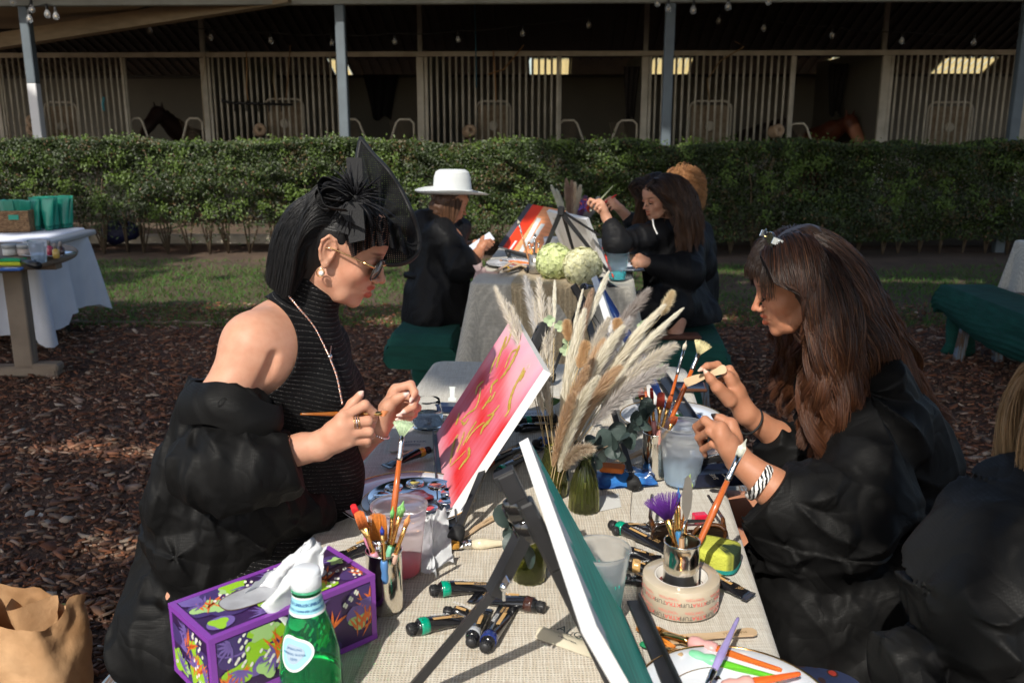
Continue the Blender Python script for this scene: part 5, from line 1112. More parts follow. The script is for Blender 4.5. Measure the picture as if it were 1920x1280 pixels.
# PROP BUILDERS
goldf=pm('gold_ferrule',(.90,.52,.18),.18,metal=1,bump=(120,.08,.001));silverf=pm('nickel_ferrule',(.72,.70,.66),.16,metal=1)
blackp=pm('black_plastic',(.012,.012,.013),.32,var=(40,(.02,.02,.021)));blackmt=pm('easel_black',(.014,.014,.015),.38,var=(14,(.026,.026,.028)))
whitecanvas=pm('primed_canvas',(.80,.80,.79),.8,bump=(700,.25,.0006))
chrome=pm('polished_steel',(.80,.76,.68),.12,metal=1,bump=(26,.10,.004))
def clearp(nm,c,rough=.35,trans=.85):return pm(nm,c,rough,trans=trans,ior=1.3)
def lacq(nm,c):return pm(nm,c,.22,coat=.4,var=(60,tuple(x*.8 for x in c),.3))
def sub(o,name,mb,m):return mk(name,mb,m if isinstance(m,list)else[m],parent=o)
def brush(a,b,label,hc=(.55,.13,.03),bc=(.75,.72,.55),kind='round',w=.006,L=None,ferr=None,fl=.17,bl=.09,hr=.0034,grip=None,group=None,clear=False,face=None,name='paintbrush',cat='brush'):
 """a: handle end, b: bristle tip (world)"""
 a,b=Vector(a),Vector(b);ln=(b-a).length;d=(b-a)/ln;o=thing(name,label,cat,group);ferr=ferr or silverf
 x=Vector(face)if face is not None else Vector((0,1,0)).cross(d);M_=along(a,d,x);P=lambda z,xx=0,yy=0:M_@Vector((xx,yy,z))
 h1_=ln*(1-fl-bl);f1=ln*(1-bl);fr_=hr*.95
 mh=clearp('clear_h_%s'%'_'.join('%02d'%int(q*99)for q in hc),hc,.12,.55)if clear else lacq('lacq_%s'%'_'.join('%02d'%int(q*99)for q in hc),hc)
 mb=MB();mb.tube([P(0),P(.004),P(h1_*.3),P(h1_*.72),P(h1_)],[hr*.45,hr*.62,hr*.8,hr*1.35,fr_],n=10);sub(o,'handle',mb,mh)
 if grip:mb=MB();g0=h1_-.045;mb.tube([P(g0),P(g0+.003),P(g0+.012),P(g0+.022),P(g0+.032),P(g0+.042),P(h1_)],[hr*1.1,hr*1.7,hr*1.9,hr*1.5,hr*1.9,hr*1.7,hr*1.2],n=12);sub(o,'grip',mb,pm('grip_%s'%'_'.join('%02d'%int(q*99)for q in grip),grip,.35,trans=.15,sss=.0))
 flat_=kind in('flat','angle','fan');fw_=w/2
 mb=MB();fz_=f1-h1_;prs=[(0,fr_*1.12,fr_*1.12),(.12,fr_*1.2,fr_*1.2),(.16,fr_*1.02,fr_*1.02),(.24,fr_*1.2,fr_*1.2),(.28,fr_*1.04,fr_*1.04),(.6,fr_*1.05,fr_*1.0),(1,fw_*(.5 if kind=='fan' else 1)if flat_ else max(w/2,fr_*.8),.0022 if flat_ else max(w/2,fr_*.8))]
 mb.tube([P(h1_+fz_*t[0])for t in prs],[(t[1],t[2])for t in prs],n=14,up=tuple(M_.to_3x3()@Vector((0,1,0))));sub(o,'ferrule',mb,ferr)
 mb=MB();r_=np.random.default_rng(int(abs(a.x*1e4))%999);bL=ln*bl;nb_=150 if kind=='fan' else 90;mbr=pm('bristle_%s'%'_'.join('%02d'%int(q*99)for q in bc),bc,.6,var=(300,tuple(x*.7 for x in bc)))
 for k in range(nb_):
  t=r_.uniform(-1,1);y=r_.uniform(-1,1)
  if kind=='fan':ang=t*.62;p0=P(f1-.001,fw_*.45*t,.0012*y);p1=P(f1+bL*math.cos(ang)*.6,fw_*.45*t+bL*math.sin(ang)*.6,.0012*y);p2=P(f1+bL*math.cos(ang)*(1+r_.normal(0,.03)),fw_*.45*t+bL*math.sin(ang)*1.0,.001*y);rr_=[.0007,.0006,.00025]
  elif flat_:l=bL*((.72+.28*t)if kind=='angle' else 1-.1*t*t)*(1+r_.normal(0,.02));p0=P(f1-.001,fw_*.95*t,.0016*y);p1=P(f1+l*.6,fw_*.98*t,.0014*y);p2=P(f1+l,fw_*.92*t,.0006*y);rr_=[.0008,.0007,.0003]
  else:a_=t*math.pi;q_=abs(y)**.5*w/2;p0=P(f1-.001,q_*math.cos(a_),q_*math.sin(a_));p1=P(f1+bL*.45,q_*1.25*math.cos(a_),q_*1.25*math.sin(a_));p2=P(f1+bL*(1-.3*abs(y)),q_*.25*math.cos(a_),q_*.25*math.sin(a_));rr_=[.0008,.0008,.0003]
  mb.tube([p0,p1,p2],rr_,n=3)
 sub(o,'bristles',mb,mbr);return seat(o)
def paint_tube(a,b,label,band=(.0,.28,.17),r=.0125,text='ARTEZA',z=None,flip=False,group='black acrylic paint tubes scattered on the near table',bodyc=(.010,.010,.012),tan=True,roll=0):
 """a: cap end, b: crimped end; on the table"""
 a,b=Vector(a),Vector(b);d=(b-a);ln=d.length;o=thing('paint_tube',label,'paint tube',group);M_=frame(a,d,(0,0,1))@XF(rot=(roll,0,0))
 mb=MB();P=lambda x,y=0,zz=0:M_@Vector((x,y,zz+r));k=20
 mb.tube([P(0),P(.002),P(.012),P(.014)],[r*.58,r*.66,r*.70,r*.6],n=16)
 for j in range(16):t=2*math.pi*j/16;mb.tube([P(.002,r*.68*math.cos(t),r*.68*math.sin(t)),P(.012,r*.70*math.cos(t),r*.70*math.sin(t))],.0009,n=3)
 sub(o,'cap',mb,pm('cap_black',(.02,.02,.022),.45))
 def prof(x):
  f=max(0,(x-.028)/(ln-.034));rz=r*(1-.90*min(1,f)**1.3);ry=r*(1+.38*min(1,f));return ry,rz
 def ring(x0,x1,m,n_=8,mats_=None,grow=0):
  mb=MB();V=[];N_=20
  for i in range(n_+1):
   x=x0+(x1-x0)*i/n_;ry,rz=prof(x)
   if x<.018:s_=.75;ry*=s_;rz*=s_
   for j in range(N_):t=2*math.pi*j/N_;cr_=.0006*math.sin(x*320+3*math.cos(t)+a.x*90);V.append(P(x,(ry+grow)*math.cos(t),(rz+grow)*math.sin(t)-(r-rz)*.8+cr_))
  mb.add(V,[(i*N_+j,i*N_+(j+1)%N_,(i+1)*N_+(j+1)%N_,(i+1)*N_+j)[::-1]for i in range(n_)for j in range(N_)]+[tuple(range(N_)),tuple(range(n_*N_,(n_+1)*N_))[::-1]],0,True);return mb
 bm=pm('tube_%s'%'_'.join('%02d'%int(q*99)for q in bodyc),bodyc,.18,coat=.6)
 sub(o,'tube_body',ring(.013,ln-.008,bm,14),bm);mb=MB();ry,rz=prof(ln);mb.box((ln-.005,0,-(r-rz)*.8+0),(.011,ry*2.05,.0022),xf=M_@XF((0,0,r)),b=.0005);sub(o,'crimp',mb,bm)
 if band:sub(o,'colour_band',ring(.020,.034,None,3,grow=.0004),pm('band_%s'%'_'.join('%02d'%int(q*99)for q in band),band,.2,coat=.5))
 if text:
  mb=MB();x0=.040;fx=1;zt=lambda x:prof(x)[1]-(r-prof(x)[1])*.8+r
  rot=0 if not flip else math.pi
  def lab(txt,sz,x,y,m):Mx=M_@XF((x,y,zt(x)+.0009),(0,math.atan2(r*1.6,ln),rot));mb.text(txt,sz,m,Mx,ext=.0001)
  lab(text,.0085,ln*.50,.0045*(1 if not flip else-1),0);lab('ACRYLIC',.0058,ln*.74,.003,1);lab('COLORS',.0058,ln*.74,-.003,1)
  if tan:
   mb.box((ln*.50,-.0055,zt(ln*.5)+.0008),(ln*.28,.006,.0005),rot=(0,math.atan2(r*1.5,ln),0),xf=M_,m=2)
  sub(o,'printed_label',mb,[pm('ink_white',(.7,.7,.7),.5),pm('ink_tan',(.62,.38,.16),.5),pm('label_tan',(.60,.36,.13),.4)])
 return seat(o)
def cup(p,r0,r1,h,label,liquid=None,lh=.03,stain=None,group='frosted plastic water cups',tint=(.86,.89,.93)):
 o=thing('plastic_cup',label,'cup',group);M_=XF(p);m=pm('frosted_%d%d'%(int(tint[0]*99),int(tint[2]*99)),tint,.25,trans=.90,ior=1.1,tl=.2)
 R_=lambda z:r0+(r1-r0)*z/h
 prof=[(.0001,.0012),(r0*.9,.0012),(r0,.003)]+[(R_(z),z)for z in np.linspace(.008,h*.78,8)]+[(R_(h*.80)+.0008,h*.80),(R_(h*.82),h*.82),(R_(h*.90)+.0008,h*.90),(R_(h*.92),h*.92),(R_(h)-.001,h-.004),(R_(h)+.0018,h-.003),(R_(h)+.0022,h-.001),(R_(h)+.0008,h),(R_(h)-.0006,h-.002)]
 mb=MB();mb.open_lathe(prof,40,xf=M_);sub(o,'cup_wall',mb,m)
 if liquid:
  mb=MB();mb.lathe([(.0001,.002),(r0*.93,.003)]+[(R_(z)-.0012,z)for z in np.linspace(.006,lh,6)]+[(.0001,lh)],40,xf=M_);sub(o,'water',mb,liquid)
 if stain:
  mb=MB();rr_=random.Random(3)
  for k in range(16):t=rr_.uniform(0,6.28);z=rr_.uniform(.3,.95)*h;q=R_(z)+.0006;mb.ball((q*math.cos(t),q*math.sin(t),z),.0018,n=5,xf=M_,sc=(.5,.5,1.6))
  sub(o,'paint_splash',mb,stain)
 return seat(o)
def can(p,r,h,label):
 o=thing('brush_can',label,'can','polished steel cans holding brushes');M_=XF(p);mb=MB()
 mb.open_lathe([(.0001,.001),(r*.95,.0005),(r,.004)]+[(r,z)for z in np.linspace(.01,h-.004,6)]+[(r+.0012,h-.002),(r+.0012,h),(r-.0008,h),(r-.0012,h-.004),(r-.0012,.004),(.0001,.003)],44,xf=M_);sub(o,'can_wall',mb,chrome);return seat(o)
def plate(p,r,label,rim=goldf,paint=None,group='white plates used as palettes'):
 o=thing('plate',label,'plate',group);M_=XF(p);mb=MB();mb.lathe([(.0001,.002),(r*.62,.002),(r*.66,.004),(r*.98,.013),(r,.015),(r*.985,.0165),(r*.66,.0075),(r*.60,.005),(.0001,.005)],56,xf=M_);sub(o,'dish',mb,pm('melamine_white',(.78,.81,.86),.12,coat=.4))
 mb=MB()
 for rr_,z_,w_ in((r*.988,.0170,.0022),(r*.68,.0088,.0009)):mb.tube([M_@Vector((rr_*math.cos(t),rr_*math.sin(t),z_))for t in np.linspace(0,6.2832,56,endpoint=False)],w_,n=6,closed=True,sq=.4)
 sub(o,'gold_rim',mb,rim)
 if paint:
  for k,(x,y,s_,c,nm)in enumerate(paint):
   mb=MB();rr_=random.Random(k+4);n_=16;V=[(x,y,.009)]+[(x+s_*(1+.45*rr_.uniform(-1,1))*math.cos(2*math.pi*q_/n_),y+.8*s_*(1+.45*rr_.uniform(-1,1))*math.sin(2*math.pi*q_/n_),.0055)for q_ in range(n_)]
   mb.add(V,[(0,q_+1,(q_+1)%n_+1)for q_ in range(n_)],0,True,M_);sub(o,'paint_smear',mb,pm(nm,c,.22,coat=.5,bump=(150,.8,.004)))
 return seat(o)
def ray_plane(u,v,p0,n):
 o=Vector((0,0,CAMZ));d=W(u,v,1)-o;return o+d*((p0-o).dot(n)/d.dot(n))
def canvas(FT,NT,FB,label,facefn,th=.018,nx=130,ny=100,strokes=None,facenormal_sign=1,wrap=None):
 """FT,NT: far and near top corners, FB: far bottom corner (all on the painted face)"""
 o=thing('painting',label,'canvas');FT,NT,FB=Vector(FT),Vector(NT),Vector(FB);ex=NT-FT;ey=FB-FT;ey=ey-ex*(ey.dot(ex)/ex.dot(ex));n=ex.cross(ey).normalized()*facenormal_sign;bk=-n*th
 mb=MB();Lx,Ly=ex.length,ey.length;C=[]
 V=[FT+ex*(i/nx)+ey*(j/ny)+n*.0004 for j in range(ny+1)for i in range(nx+1)];A_=np.array([[(i/nx),(j/ny)]for j in range(ny+1)for i in range(nx+1)]);col=facefn(A_[:,0],A_[:,1])
 Fc=[(j*(nx+1)+i,(j+1)*(nx+1)+i,(j+1)*(nx+1)+i+1,j*(nx+1)+i+1)for j in range(ny)for i in range(nx)]
 if facenormal_sign<0:Fc=[q_[::-1]for q_ in Fc]
 mb.add(V,Fc,0,True,None,col);sub(o,'painted_face',mb,pm('acrylic_paint',(1,1,1),.55,spec=.3,vcol=True,bump=(90,.35,.0015)))
 mb=MB();V=[FT,NT,NT+ey,FT+ey];V=V+[p+bk for p in V];f=[(0,4,5,1),(1,5,6,2),(2,6,7,3),(3,7,4,0)];c=ex*.5+ey*.5+FT
 b2=.035;W4=[FT+ex*(b2/Lx)+ey*(b2/Ly),NT-ex*(b2/Lx)+ey*(b2/Ly),NT-ex*(b2/Lx)+ey*(1-b2/Ly),FT+ex*(b2/Lx)+ey*(1-b2/Ly)]
 V+=[p+bk for p in W4]+[p+bk*.25 for p in W4];f+=[(4+i,8+i,8+(i+1)%4,4+(i+1)%4)for i in range(4)]+[(8+i,12+i,12+(i+1)%4,8+(i+1)%4)for i in range(4)]+[(12,13,14,15),(0,1,2,3)]
 mb.add(V,f,0,False);sub(o,'stretched_canvas',mb,whitecanvas)
 if wrap:wrap(o,FT,NT,ey,bk,n)
 if strokes:
  for k,(pts,w_,mm)in enumerate(strokes):
   P=spline([ray_plane(u,v,FT,n)+n*.0016 for u,v in pts],8);T_=[(P[min(i+1,len(P)-1)]-P[max(i-1,0)]).normalized()for i in range(len(P))];mb=MB();V=[]
   for i,p in enumerate(P):
    s_=n.cross(T_[i]);t=i/(len(P)-1);ww=w_*(math.sin(math.pi*min(1,.08+t*.9))**.6)*(1+.25*math.sin(i*1.7));V+=[p-s_*ww,p-s_*ww*.5+n*.0012,p+s_*ww*.2+n*.0005,p+s_*ww]
   mb.add(V,[(i*4+a_,i*4+a_+1,i*4+5+a_,i*4+4+a_)for i in range(len(P)-1)for a_ in range(3)],0,True);sub(o,'paint_stroke',mb,mm)
 return seat(o),n
 # NEAR TABLE
A_,B_,C_,D_=T(319,1133,.859),T(619,1026,.859),T(701,1085,.859),T(389,1210,.859)
ctr_=(A_+B_+C_+D_)/4;xdir=((C_-D_)+(B_-A_)).normalized();MBX=frame(Vector((ctr_.x,ctr_.y,ZT)),xdir,(0,0,1));LX,LY,LZ=.262,.128,.106
tb=thing('tissue_box','purple edged tissue box printed with green and orange jungle leaves','tissue box')
mb=MB();mb.box((0,0,LZ/2),(LX,LY,LZ),xf=MBX,b=.0015)
sub(tb,'carton',mb,pm('deep_purple_card',(.030,.012,.055),.35,var=(12,(.05,.018,.10))))
mb=MB();e=.0085
for sx in(-1,1):
 for sy in(-1,1):
  mb.box((sx*(LX/2-e/2+.0006),sy*(LY/2-e/2+.0006),LZ/2),(e,e,LZ+.001),xf=MBX)
for zz in(e/2-.0004,LZ-e/2+.0009):
 for sy in(-1,1):mb.box((0,sy*(LY/2-e/2+.0009),zz),(LX+.0016,e,e),xf=MBX)
 for sx in(-1,1):mb.box((sx*(LX/2-e/2+.0012),0,zz+.0002),(e,LY+.001,e),xf=MBX)
sub(tb,'purple_border',mb,pm('bright_purple',(.22,.05,.36),.3))
mb=MB();rr=random.Random(12);LM=[pm('print_lime',(.30,.55,.03),.35),pm('print_pale_green',(.38,.58,.22),.35),pm('print_orange',(.75,.16,.03),.35),pm('print_violet',(.17,.11,.36),.35),pm('print_indigo',(.06,.035,.15),.35),pm('print_white',(.78,.76,.68),.35)]
def blade(fm,x,y,ang,L0,w_,m,z):
 c_,s_=math.cos(ang),math.sin(ang);pts=[(0,0),(.3,.5),(.6,.42),(1,0),(.6,-.42),(.3,-.5)];V=[]
 for(a,b)in pts:
  px,py=x+c_*a*L0-s_*b*w_,y+s_*a*L0+c_*b*w_;V.append(fm(px,py,z))
 mb.add(V,[tuple(range(len(V)))],m)
def blob(fm,x,y,r_,m,z,k=5,amp=.28,el=1.0,ph=0):
 V=[fm(x+r_*(1+amp*math.sin(k*t+ph))*math.cos(t)*el,y+r_*(1+amp*math.sin(k*t+ph))*math.sin(t),z)for t in np.linspace(0,6.283,22,endpoint=False)];mb.add(V,[tuple(range(22))],m)
cl=lambda v,m:max(-m,min(m,v))
faces={'front':(lambda x,y,z:MBX@Vector((cl(x,LX/2-.009),-LY/2-z,LZ/2+cl(y,LZ/2-.009))),LX/2-.012,LZ/2-.012),'side':(lambda x,y,z:MBX@Vector((-LX/2-z,-cl(x,LY/2-.009),LZ/2+cl(y,LZ/2-.009))),LY/2-.012,LZ/2-.012),'top':(lambda x,y,z:MBX@Vector((cl(x,LX/2-.009),cl(y,LY/2-.009),LZ+z)),LX/2-.012,LY/2-.012)}
for fn_,(fm,hw,hh)in faces.items():
 zz=.0010
 for k in range(int(9*hw/.1)+3):
  x,y=rr.uniform(-hw,hw),rr.uniform(-hh,hh);zz+=.00003
  blob(fm,x,y,rr.uniform(.012,.022),rr.choice([4,4,3]),zz,k=2,amp=.1,el=1.5,ph=rr.uniform(0,6))
 for k in range(int(9*hw/.1)+2):
  x,y=rr.uniform(-hw,hw),rr.uniform(-hh,hh);zz+=.00003;blob(fm,x,y,rr.uniform(.010,.019),rr.choice([0,0,1]),zz,k=rr.choice([3,5,6]),amp=.25,el=rr.uniform(.8,1.6),ph=rr.uniform(0,6))
 for k in range(int(6*hw/.1)+2):
  x,y=rr.uniform(-hw,hw),rr.uniform(-hh,hh*.3);zz+=.00003;a0=rr.uniform(.9,2.2)
  for j in range(6):blade(fm,x+j*.003,y+j*.002,a0+(-.55 if j%2 else .55)+rr.uniform(-.1,.1),rr.uniform(.02,.035),.0042,2,zz)
  blade(fm,x,y-.012,a0,.05,.003,2,zz)
 for k in range(int(6*hw/.1)+1):
  x,y=rr.uniform(-hw,hw),rr.uniform(-hh,hh);zz+=.00003;a0=rr.uniform(0,6.28)
  for j in range(7):blade(fm,x,y,a0+j*.42,rr.uniform(.018,.03),.0042,3,zz)
 for k in range(int(7*hw/.1)+1):
  x,y=rr.uniform(-hw,hw),rr.uniform(-hh,hh);zz+=.00003;a0=rr.uniform(0,6.28)
  for j in range(6):q_=(x+math.cos(a0)*.006*j,y+math.sin(a0)*.006*j);blob(fm,q_[0]+(.004 if j%2 else-.004),q_[1]+.003,.0032,5,zz,k=2,amp=.25,el=.8)
sub(tb,'printed_leaves',mb,LM)
mb=MB();V=[MBX@Vector((.083*math.copysign(abs(math.cos(t))**.45,math.cos(t)),.026*math.copysign(abs(math.sin(t))**.7,math.sin(t)),LZ+.0028))for t in np.linspace(0,6.283,40,endpoint=False)];mb.add(V,[tuple(range(40))],0)
mb.tube(V,.0007,n=4,closed=True,m=1);sub(tb,'slot_film',mb,[pm('slot_film',(.50,.52,.56),.3,var=(25,(.30,.30,.32))),pm('cut_edge',(.12,.08,.06),.8)]);seat(tb)
tissue_m=pm('tissue_paper',(.78,.80,.82),.9,tl=.3,bump=(60,.3,.002))
def crumple(pts_fn,nu,nv,label,m,name='tissue',cat='tissue',parent=None,seed=1,amp=.004):
 mb=MB();V=np.array([tuple(pts_fn(i/nu,j/nv))for j in range(nv+1)for i in range(nu+1)]);V=V+cloth_disp(1,60,seed)(V)[:,None]*amp*nrm(np.random.default_rng(seed).normal(size=3))+cloth_disp(1,45,seed+5)(V)[:,None]*amp*np.array((.5,.5,.6))
 mb.add(V,[(j*(nu+1)+i,j*(nu+1)+i+1,(j+1)*(nu+1)+i+1,(j+1)*(nu+1)+i)for j in range(nv)for i in range(nu)],0,True)
 return mk(name,mb,[m],parent=parent,label=label,cat=cat if parent is None else None)
def tis(a,b):
 pk=W(597,1018,1.335);fr_=[MBX@Vector((-.035+.03*a,-.005+.02*a,LZ+.004)),None]
 if b<.5:
  f=b*2;base=MBX@Vector((-.045+.10*a,.012-.01*a,LZ+.002));top=pk+Vector((-.014+.030*a,0,.004*math.sin(a*6)));q_=base.lerp(top,f**.9);q_+=Vector((0,.010*math.sin(a*9+3*f),0));return q_
 f=(b-.5)*2;top=pk+Vector((-.014+.030*a,0,.004*math.sin(a*6)));mid=MBX@Vector((-.05+.085*a,-.055,LZ+.012));low=MBX@Vector((-.012+.05*a,-.068,LZ-.035+.02*abs(a-.3)))
 q_=top.lerp(mid,min(1,f*1.5))if f<.667 else mid.lerp(low,(f-.667)*3);return q_+Vector((.004*math.sin(b*20),.008*math.sin(a*8+f*4),0))
crumple(tis,26,44,'white tissue pulled up out of the purple leaf box',tissue_m,seed=4,amp=.006)
gp=T(585,1312,ZT);gp=Vector((W(583,1260,1.24).x,1.100,ZT));bo=thing('water_bottle','green glass water bottle with white cap and pale blue label','bottle');M_=XF(gp,(0,0,0),(1,1,.94))
gl=pm('green_glass',(.16,.80,.42),.02,trans=.96,ior=1.2);bp=[(.0001,.002),(.034,.002),(.041,.010),(.042,.03),(.0415,.055),(.039,.085),(.033,.112),(.0265,.135),(.0215,.152),(.0190,.166),(.0185,.176),(.0205,.178),(.0205,.182),(.0175,.184),(.0165,.190)]
mb=MB();mb.open_lathe(bp+[(.0150,.190),(.0160,.180),(.0172,.166),(.020,.150),(.025,.133),(.0315,.110),(.0375,.083),(.040,.055),(.0405,.03),(.039,.012),(.032,.0045),(.0001,.0045)],56,xf=M_);sub(bo,'glass_wall',mb,gl)
mb=MB();mb.lathe([(.0001,.0055),(.031,.0055),(.0385,.013),(.0398,.03),(.0395,.052),(.0001,.052)],48,xf=M_);sub(bo,'water',mb,pm('green_water',(.25,.85,.50),.02,trans=.95,ior=1.33))
mb=MB();mb.lathe([(.0196,.178),(.0200,.180),(.0200,.203),(.0192,.207),(.017,.2085),(.0001,.209)],48,xf=M_)
for k in range(48):t=k*2*math.pi/48;mb.tube([M_@Vector((.0200*math.cos(t),.0200*math.sin(t),.182)),M_@Vector((.0200*math.cos(t),.0200*math.sin(t),.202))],.0005,n=3)
sub(bo,'cap',mb,pm('white_cap',(.78,.82,.86),.35))
def bp_r(z):
 zz=[q_[1]for q_ in bp];rr_=[q_[0]for q_ in bp];return float(np.interp(z,zz[1:],rr_[1:]))
mb=MB();mb.open_lathe([(bp_r(z)+.0006,z)for z in np.linspace(.147,.172,8)],48,xf=M_);mb.open_lathe([(bp_r(z)+.0009,z)for z in np.linspace(.146,.1495,3)],48,m=1,xf=M_);mb.open_lathe([(bp_r(z)+.0009,z)for z in np.linspace(.171,.1735,3)],48,m=1,xf=M_);
def wraptext(mb,txt,sz,m,M_,rfn,z,ang,up=1,grow=.0012,squash=1.0):
 t_=MB();t_.text(txt,sz,m,None,ext=.00005,squash=squash);
 for q_ in t_.v:
  x,y=q_[:,0].copy()*up,q_[:,1].copy()*up;r_=np.array([rfn(z+yy)for yy in y])+grow+q_[:,2];th_=ang+x/max(rfn(z),1e-3);q_[:,0],q_[:,1],q_[:,2]=r_*np.cos(th_),r_*np.sin(th_),z+y
 mb.addmesh(t_,xf=M_)
for a in(-1.9,-.9,.1):wraptext(mb,'PELLEGRINO',.0062,2,M_,bp_r,.163,a-.3);wraptext(mb,'SAN PELLEGRINO',.0045,2,M_,bp_r,.1545,a-.2)
sub(bo,'neck_label',mb,[pm('pale_blue_label',(.30,.62,.72),.4),pm('label_white',(.75,.78,.80),.4),pm('label_navy',(.03,.12,.30),.5)])
mb=MB()
def lshape(sc,grow,m):
 V=[];n_=36;zc=.098;ac=-1.92
 V.append((0,0))
 for k in range(n_):t=2*math.pi*k/n_;r_=.0245*sc*(1+.12*math.cos(3*(t-.35)));V.append((r_*math.cos(t)*1.02,r_*math.sin(t)))
 W3=[]
 for x,y in V:z_=zc+y;r_=bp_r(z_)+grow;W3.append((r_*math.cos(ac+x/.036),r_*math.sin(ac+x/.036),z_))
 mid=[];
 for(x,y)in V[1:]:z_=zc+y*.5;r_=bp_r(z_)+grow;mid.append((r_*math.cos(ac+x*.5/.036),r_*math.sin(ac+x*.5/.036),z_))
 allv=W3+mid;f=[]
 for k in range(n_):k2=(k+1)%n_;f+=[(0,1+n_+k,1+n_+k2),(1+n_+k,1+k,1+k2,1+n_+k2)]
 mb.add(allv,f,m,True,M_)
lshape(1.0,.0008,1);lshape(.86,.0012,0);lshape(.55,.0015,3)
for i,tx in enumerate(('SPARKLING','MINERAL WATER','1899')):wraptext(mb,tx,.0042 if i<2 else .0055,2,M_,bp_r,.104-.007*i,-1.92,grow=.0018)
sub(bo,'front_label',mb,[MATS['pale_blue_label'],MATS['label_white'],MATS['label_navy'],pm('label_grey',(.35,.45,.55),.5)]);seat(bo)
c1p=T(720,1152,ZT);c1p.y+=.02;can(c1p,.0290,.105,'steel brush can beside the tissue box')
def inb(p,dx,dy,z=.012):return Vector((p.x+dx,p.y+dy,p.z+z))
brush(inb(c1p,-.004,.016),W(757,788,1.50),'tall orange brush with a pale green fan tip in the can beside the tissue box',bc=(.62,.78,.50),kind='fan',w=.016,fl=.14,bl=.085,hr=.0042,face=(1,0,0))
brush(inb(c1p,.012,-.012),W(672,958,1.42),'clear handled flat brush with orange bristles in the can beside the tissue box',bc=(.75,.20,.05),kind='flat',w=.017,fl=.26,bl=.17,ferr=goldf,grip=(.75,.35,.45),hr=.004,clear=True,hc=(.85,.4,.45),face=(1,0,0))
brush(inb(c1p,-.006,.004),W(707,962,1.45),'broad orange bristled brush in the can beside the tissue box',bc=(.70,.22,.03),kind='flat',w=.031,fl=.12,bl=.30,hr=.006,hc=(.6,.45,.28),face=(1,0,0))
brush(inb(c1p,-.014,.0),W(757,938,1.43),'green gripped brush with lime bristles in the can beside the tissue box',bc=(.35,.75,.25),kind='round',w=.010,fl=.30,bl=.14,ferr=goldf,grip=(.25,.65,.40),clear=True,hc=(.3,.7,.4))
brush(inb(c1p,-.012,-.012),W(769,962,1.42),'slim peach gripped brush with orange tip in the can beside the tissue box',bc=(.85,.35,.12),kind='round',w=.007,fl=.30,bl=.13,ferr=goldf,grip=(.80,.50,.38),clear=True,hc=(.85,.5,.3))
brush(inb(c1p,-.002,.010),W(737,948,1.47),'thin brush with green tip behind the can rim',bc=(.25,.70,.20),kind='round',w=.005,fl=.30,bl=.12,ferr=goldf,hc=(.3,.6,.2))
brush(inb(c1p,.004,-.014),W(716,985,1.40),'thin blue tipped brush with blue grip in the can beside the tissue box',bc=(.03,.06,.40),kind='round',w=.005,fl=.32,bl=.10,ferr=goldf,grip=(.12,.30,.65),clear=True,hc=(.2,.4,.8))
brush(inb(c1p,.014,.0),W(661,945,1.45),'red tipped brush leaning furthest left in the can',bc=(.75,.02,.03),kind='flat',w=.010,fl=.2,bl=.12,ferr=goldf,grip=(.7,.25,.4),hc=(.7,.1,.1),clear=True)
pc=T(752,1072,ZT);cup(pc,.033,.048,.128,'cup of pink water behind the brush can',liquid=pm('pink_water',(.90,.16,.20),.15,trans=.35,ior=1.2),lh=.028,tint=(.90,.82,.88))
pp=T(765,945,ZT);plate(pp,.141,'white gold rimmed plate under the silver palette')
pt=thing('paint_palette','round silver palette with paint wells on the left plate','palette');M_=XF(pp+Vector((.018,-.01,.012)));mb=MB()
mb.lathe([(.0001,.008),(.094,.008),(.097,.012),(.099,.012),(.096,.004),(.0001,.004)],56,xf=M_);sub(pt,'tray',mb,silverm);wc=[(.01,.01,.012),(.6,.5,.05),(.55,.12,.04),(.5,.55,.6),(.35,.3,.3),(.65,.05,.04),(.1,.1,.1),(.7,.55,.2),(.4,.4,.42),(.6,.2,.15)]
for k in range(9):
 t=2.4-k*2*math.pi/9;q_=(.069*math.cos(t),.069*math.sin(t));mb=MB();mb.lathe([(.0001,.0092),(.012,.0095),(.0175,.0125),(.0190,.0128),(.0185,.0112)],20,xf=M_@XF((q_[0],q_[1],0)));w_=sub(pt,'well',mb,silverm)
 if k in(0,1,2,5,7):
  mb=MB();mb.lathe([(.0001,.0118),(.010,.0112),(.014,.0108)],14,xf=M_@XF((q_[0],q_[1],0)),fn=lambda t,i,z:1+.2*math.sin(3*t));sub(w_,'paint',mb,pm('well_paint_%d'%k,wc[k],.25,coat=.5,bump=(120,.8,.004)))
mb=MB();mb.lathe([(.0001,.0098),(.02,.0105),(.033,.0098)],26,xf=M_,fn=lambda t,i,z:1+.15*math.sin(4*t+i));sub(pt,'paint_mix',mb,pm('mixed_red_white',(.75,.60,.62),.2,coat=.4,var=(45,(.65,.06,.05),.12),bump=(90,.6,.003)));seat(pt)
FT,NT,FB=W(962,592,2.215),W(1019,692,1.765),T(820,822,.772)
def redface(x,y):
 P=np.stack([x*1.6,y*2.6,x*0],1);n1=vnoise(P,3);n2=vnoise(np.stack([x*2.2,y*1.2,x*0],1),8);st=.10*vnoise(np.stack([x*30,y*2.2,x*0],1),9)
 t=np.clip(.62-.95*np.abs(y-.62)*1.0+.35*n1-.45*np.clip(.30-y,0,1)*2.2+st+.12,0,1)[:,None];pinkc=np.array((.80,.30,.42));red=np.array((.74,.020,.018));pale=np.array((.82,.62,.68))
 c=pinkc*(1-t)+red*t;k=np.clip(.16-y+.10*n2,0,.16)[:,None]/.16*.55+np.clip(y-.88,0,.1)[:,None]*3;c=c*(1-k)+pale*k;k2=np.clip(n2-.35,0,1)[:,None]*1.2;c=c*(1-k2*.5)+np.array((.85,.42,.45))*k2*.5
 return c
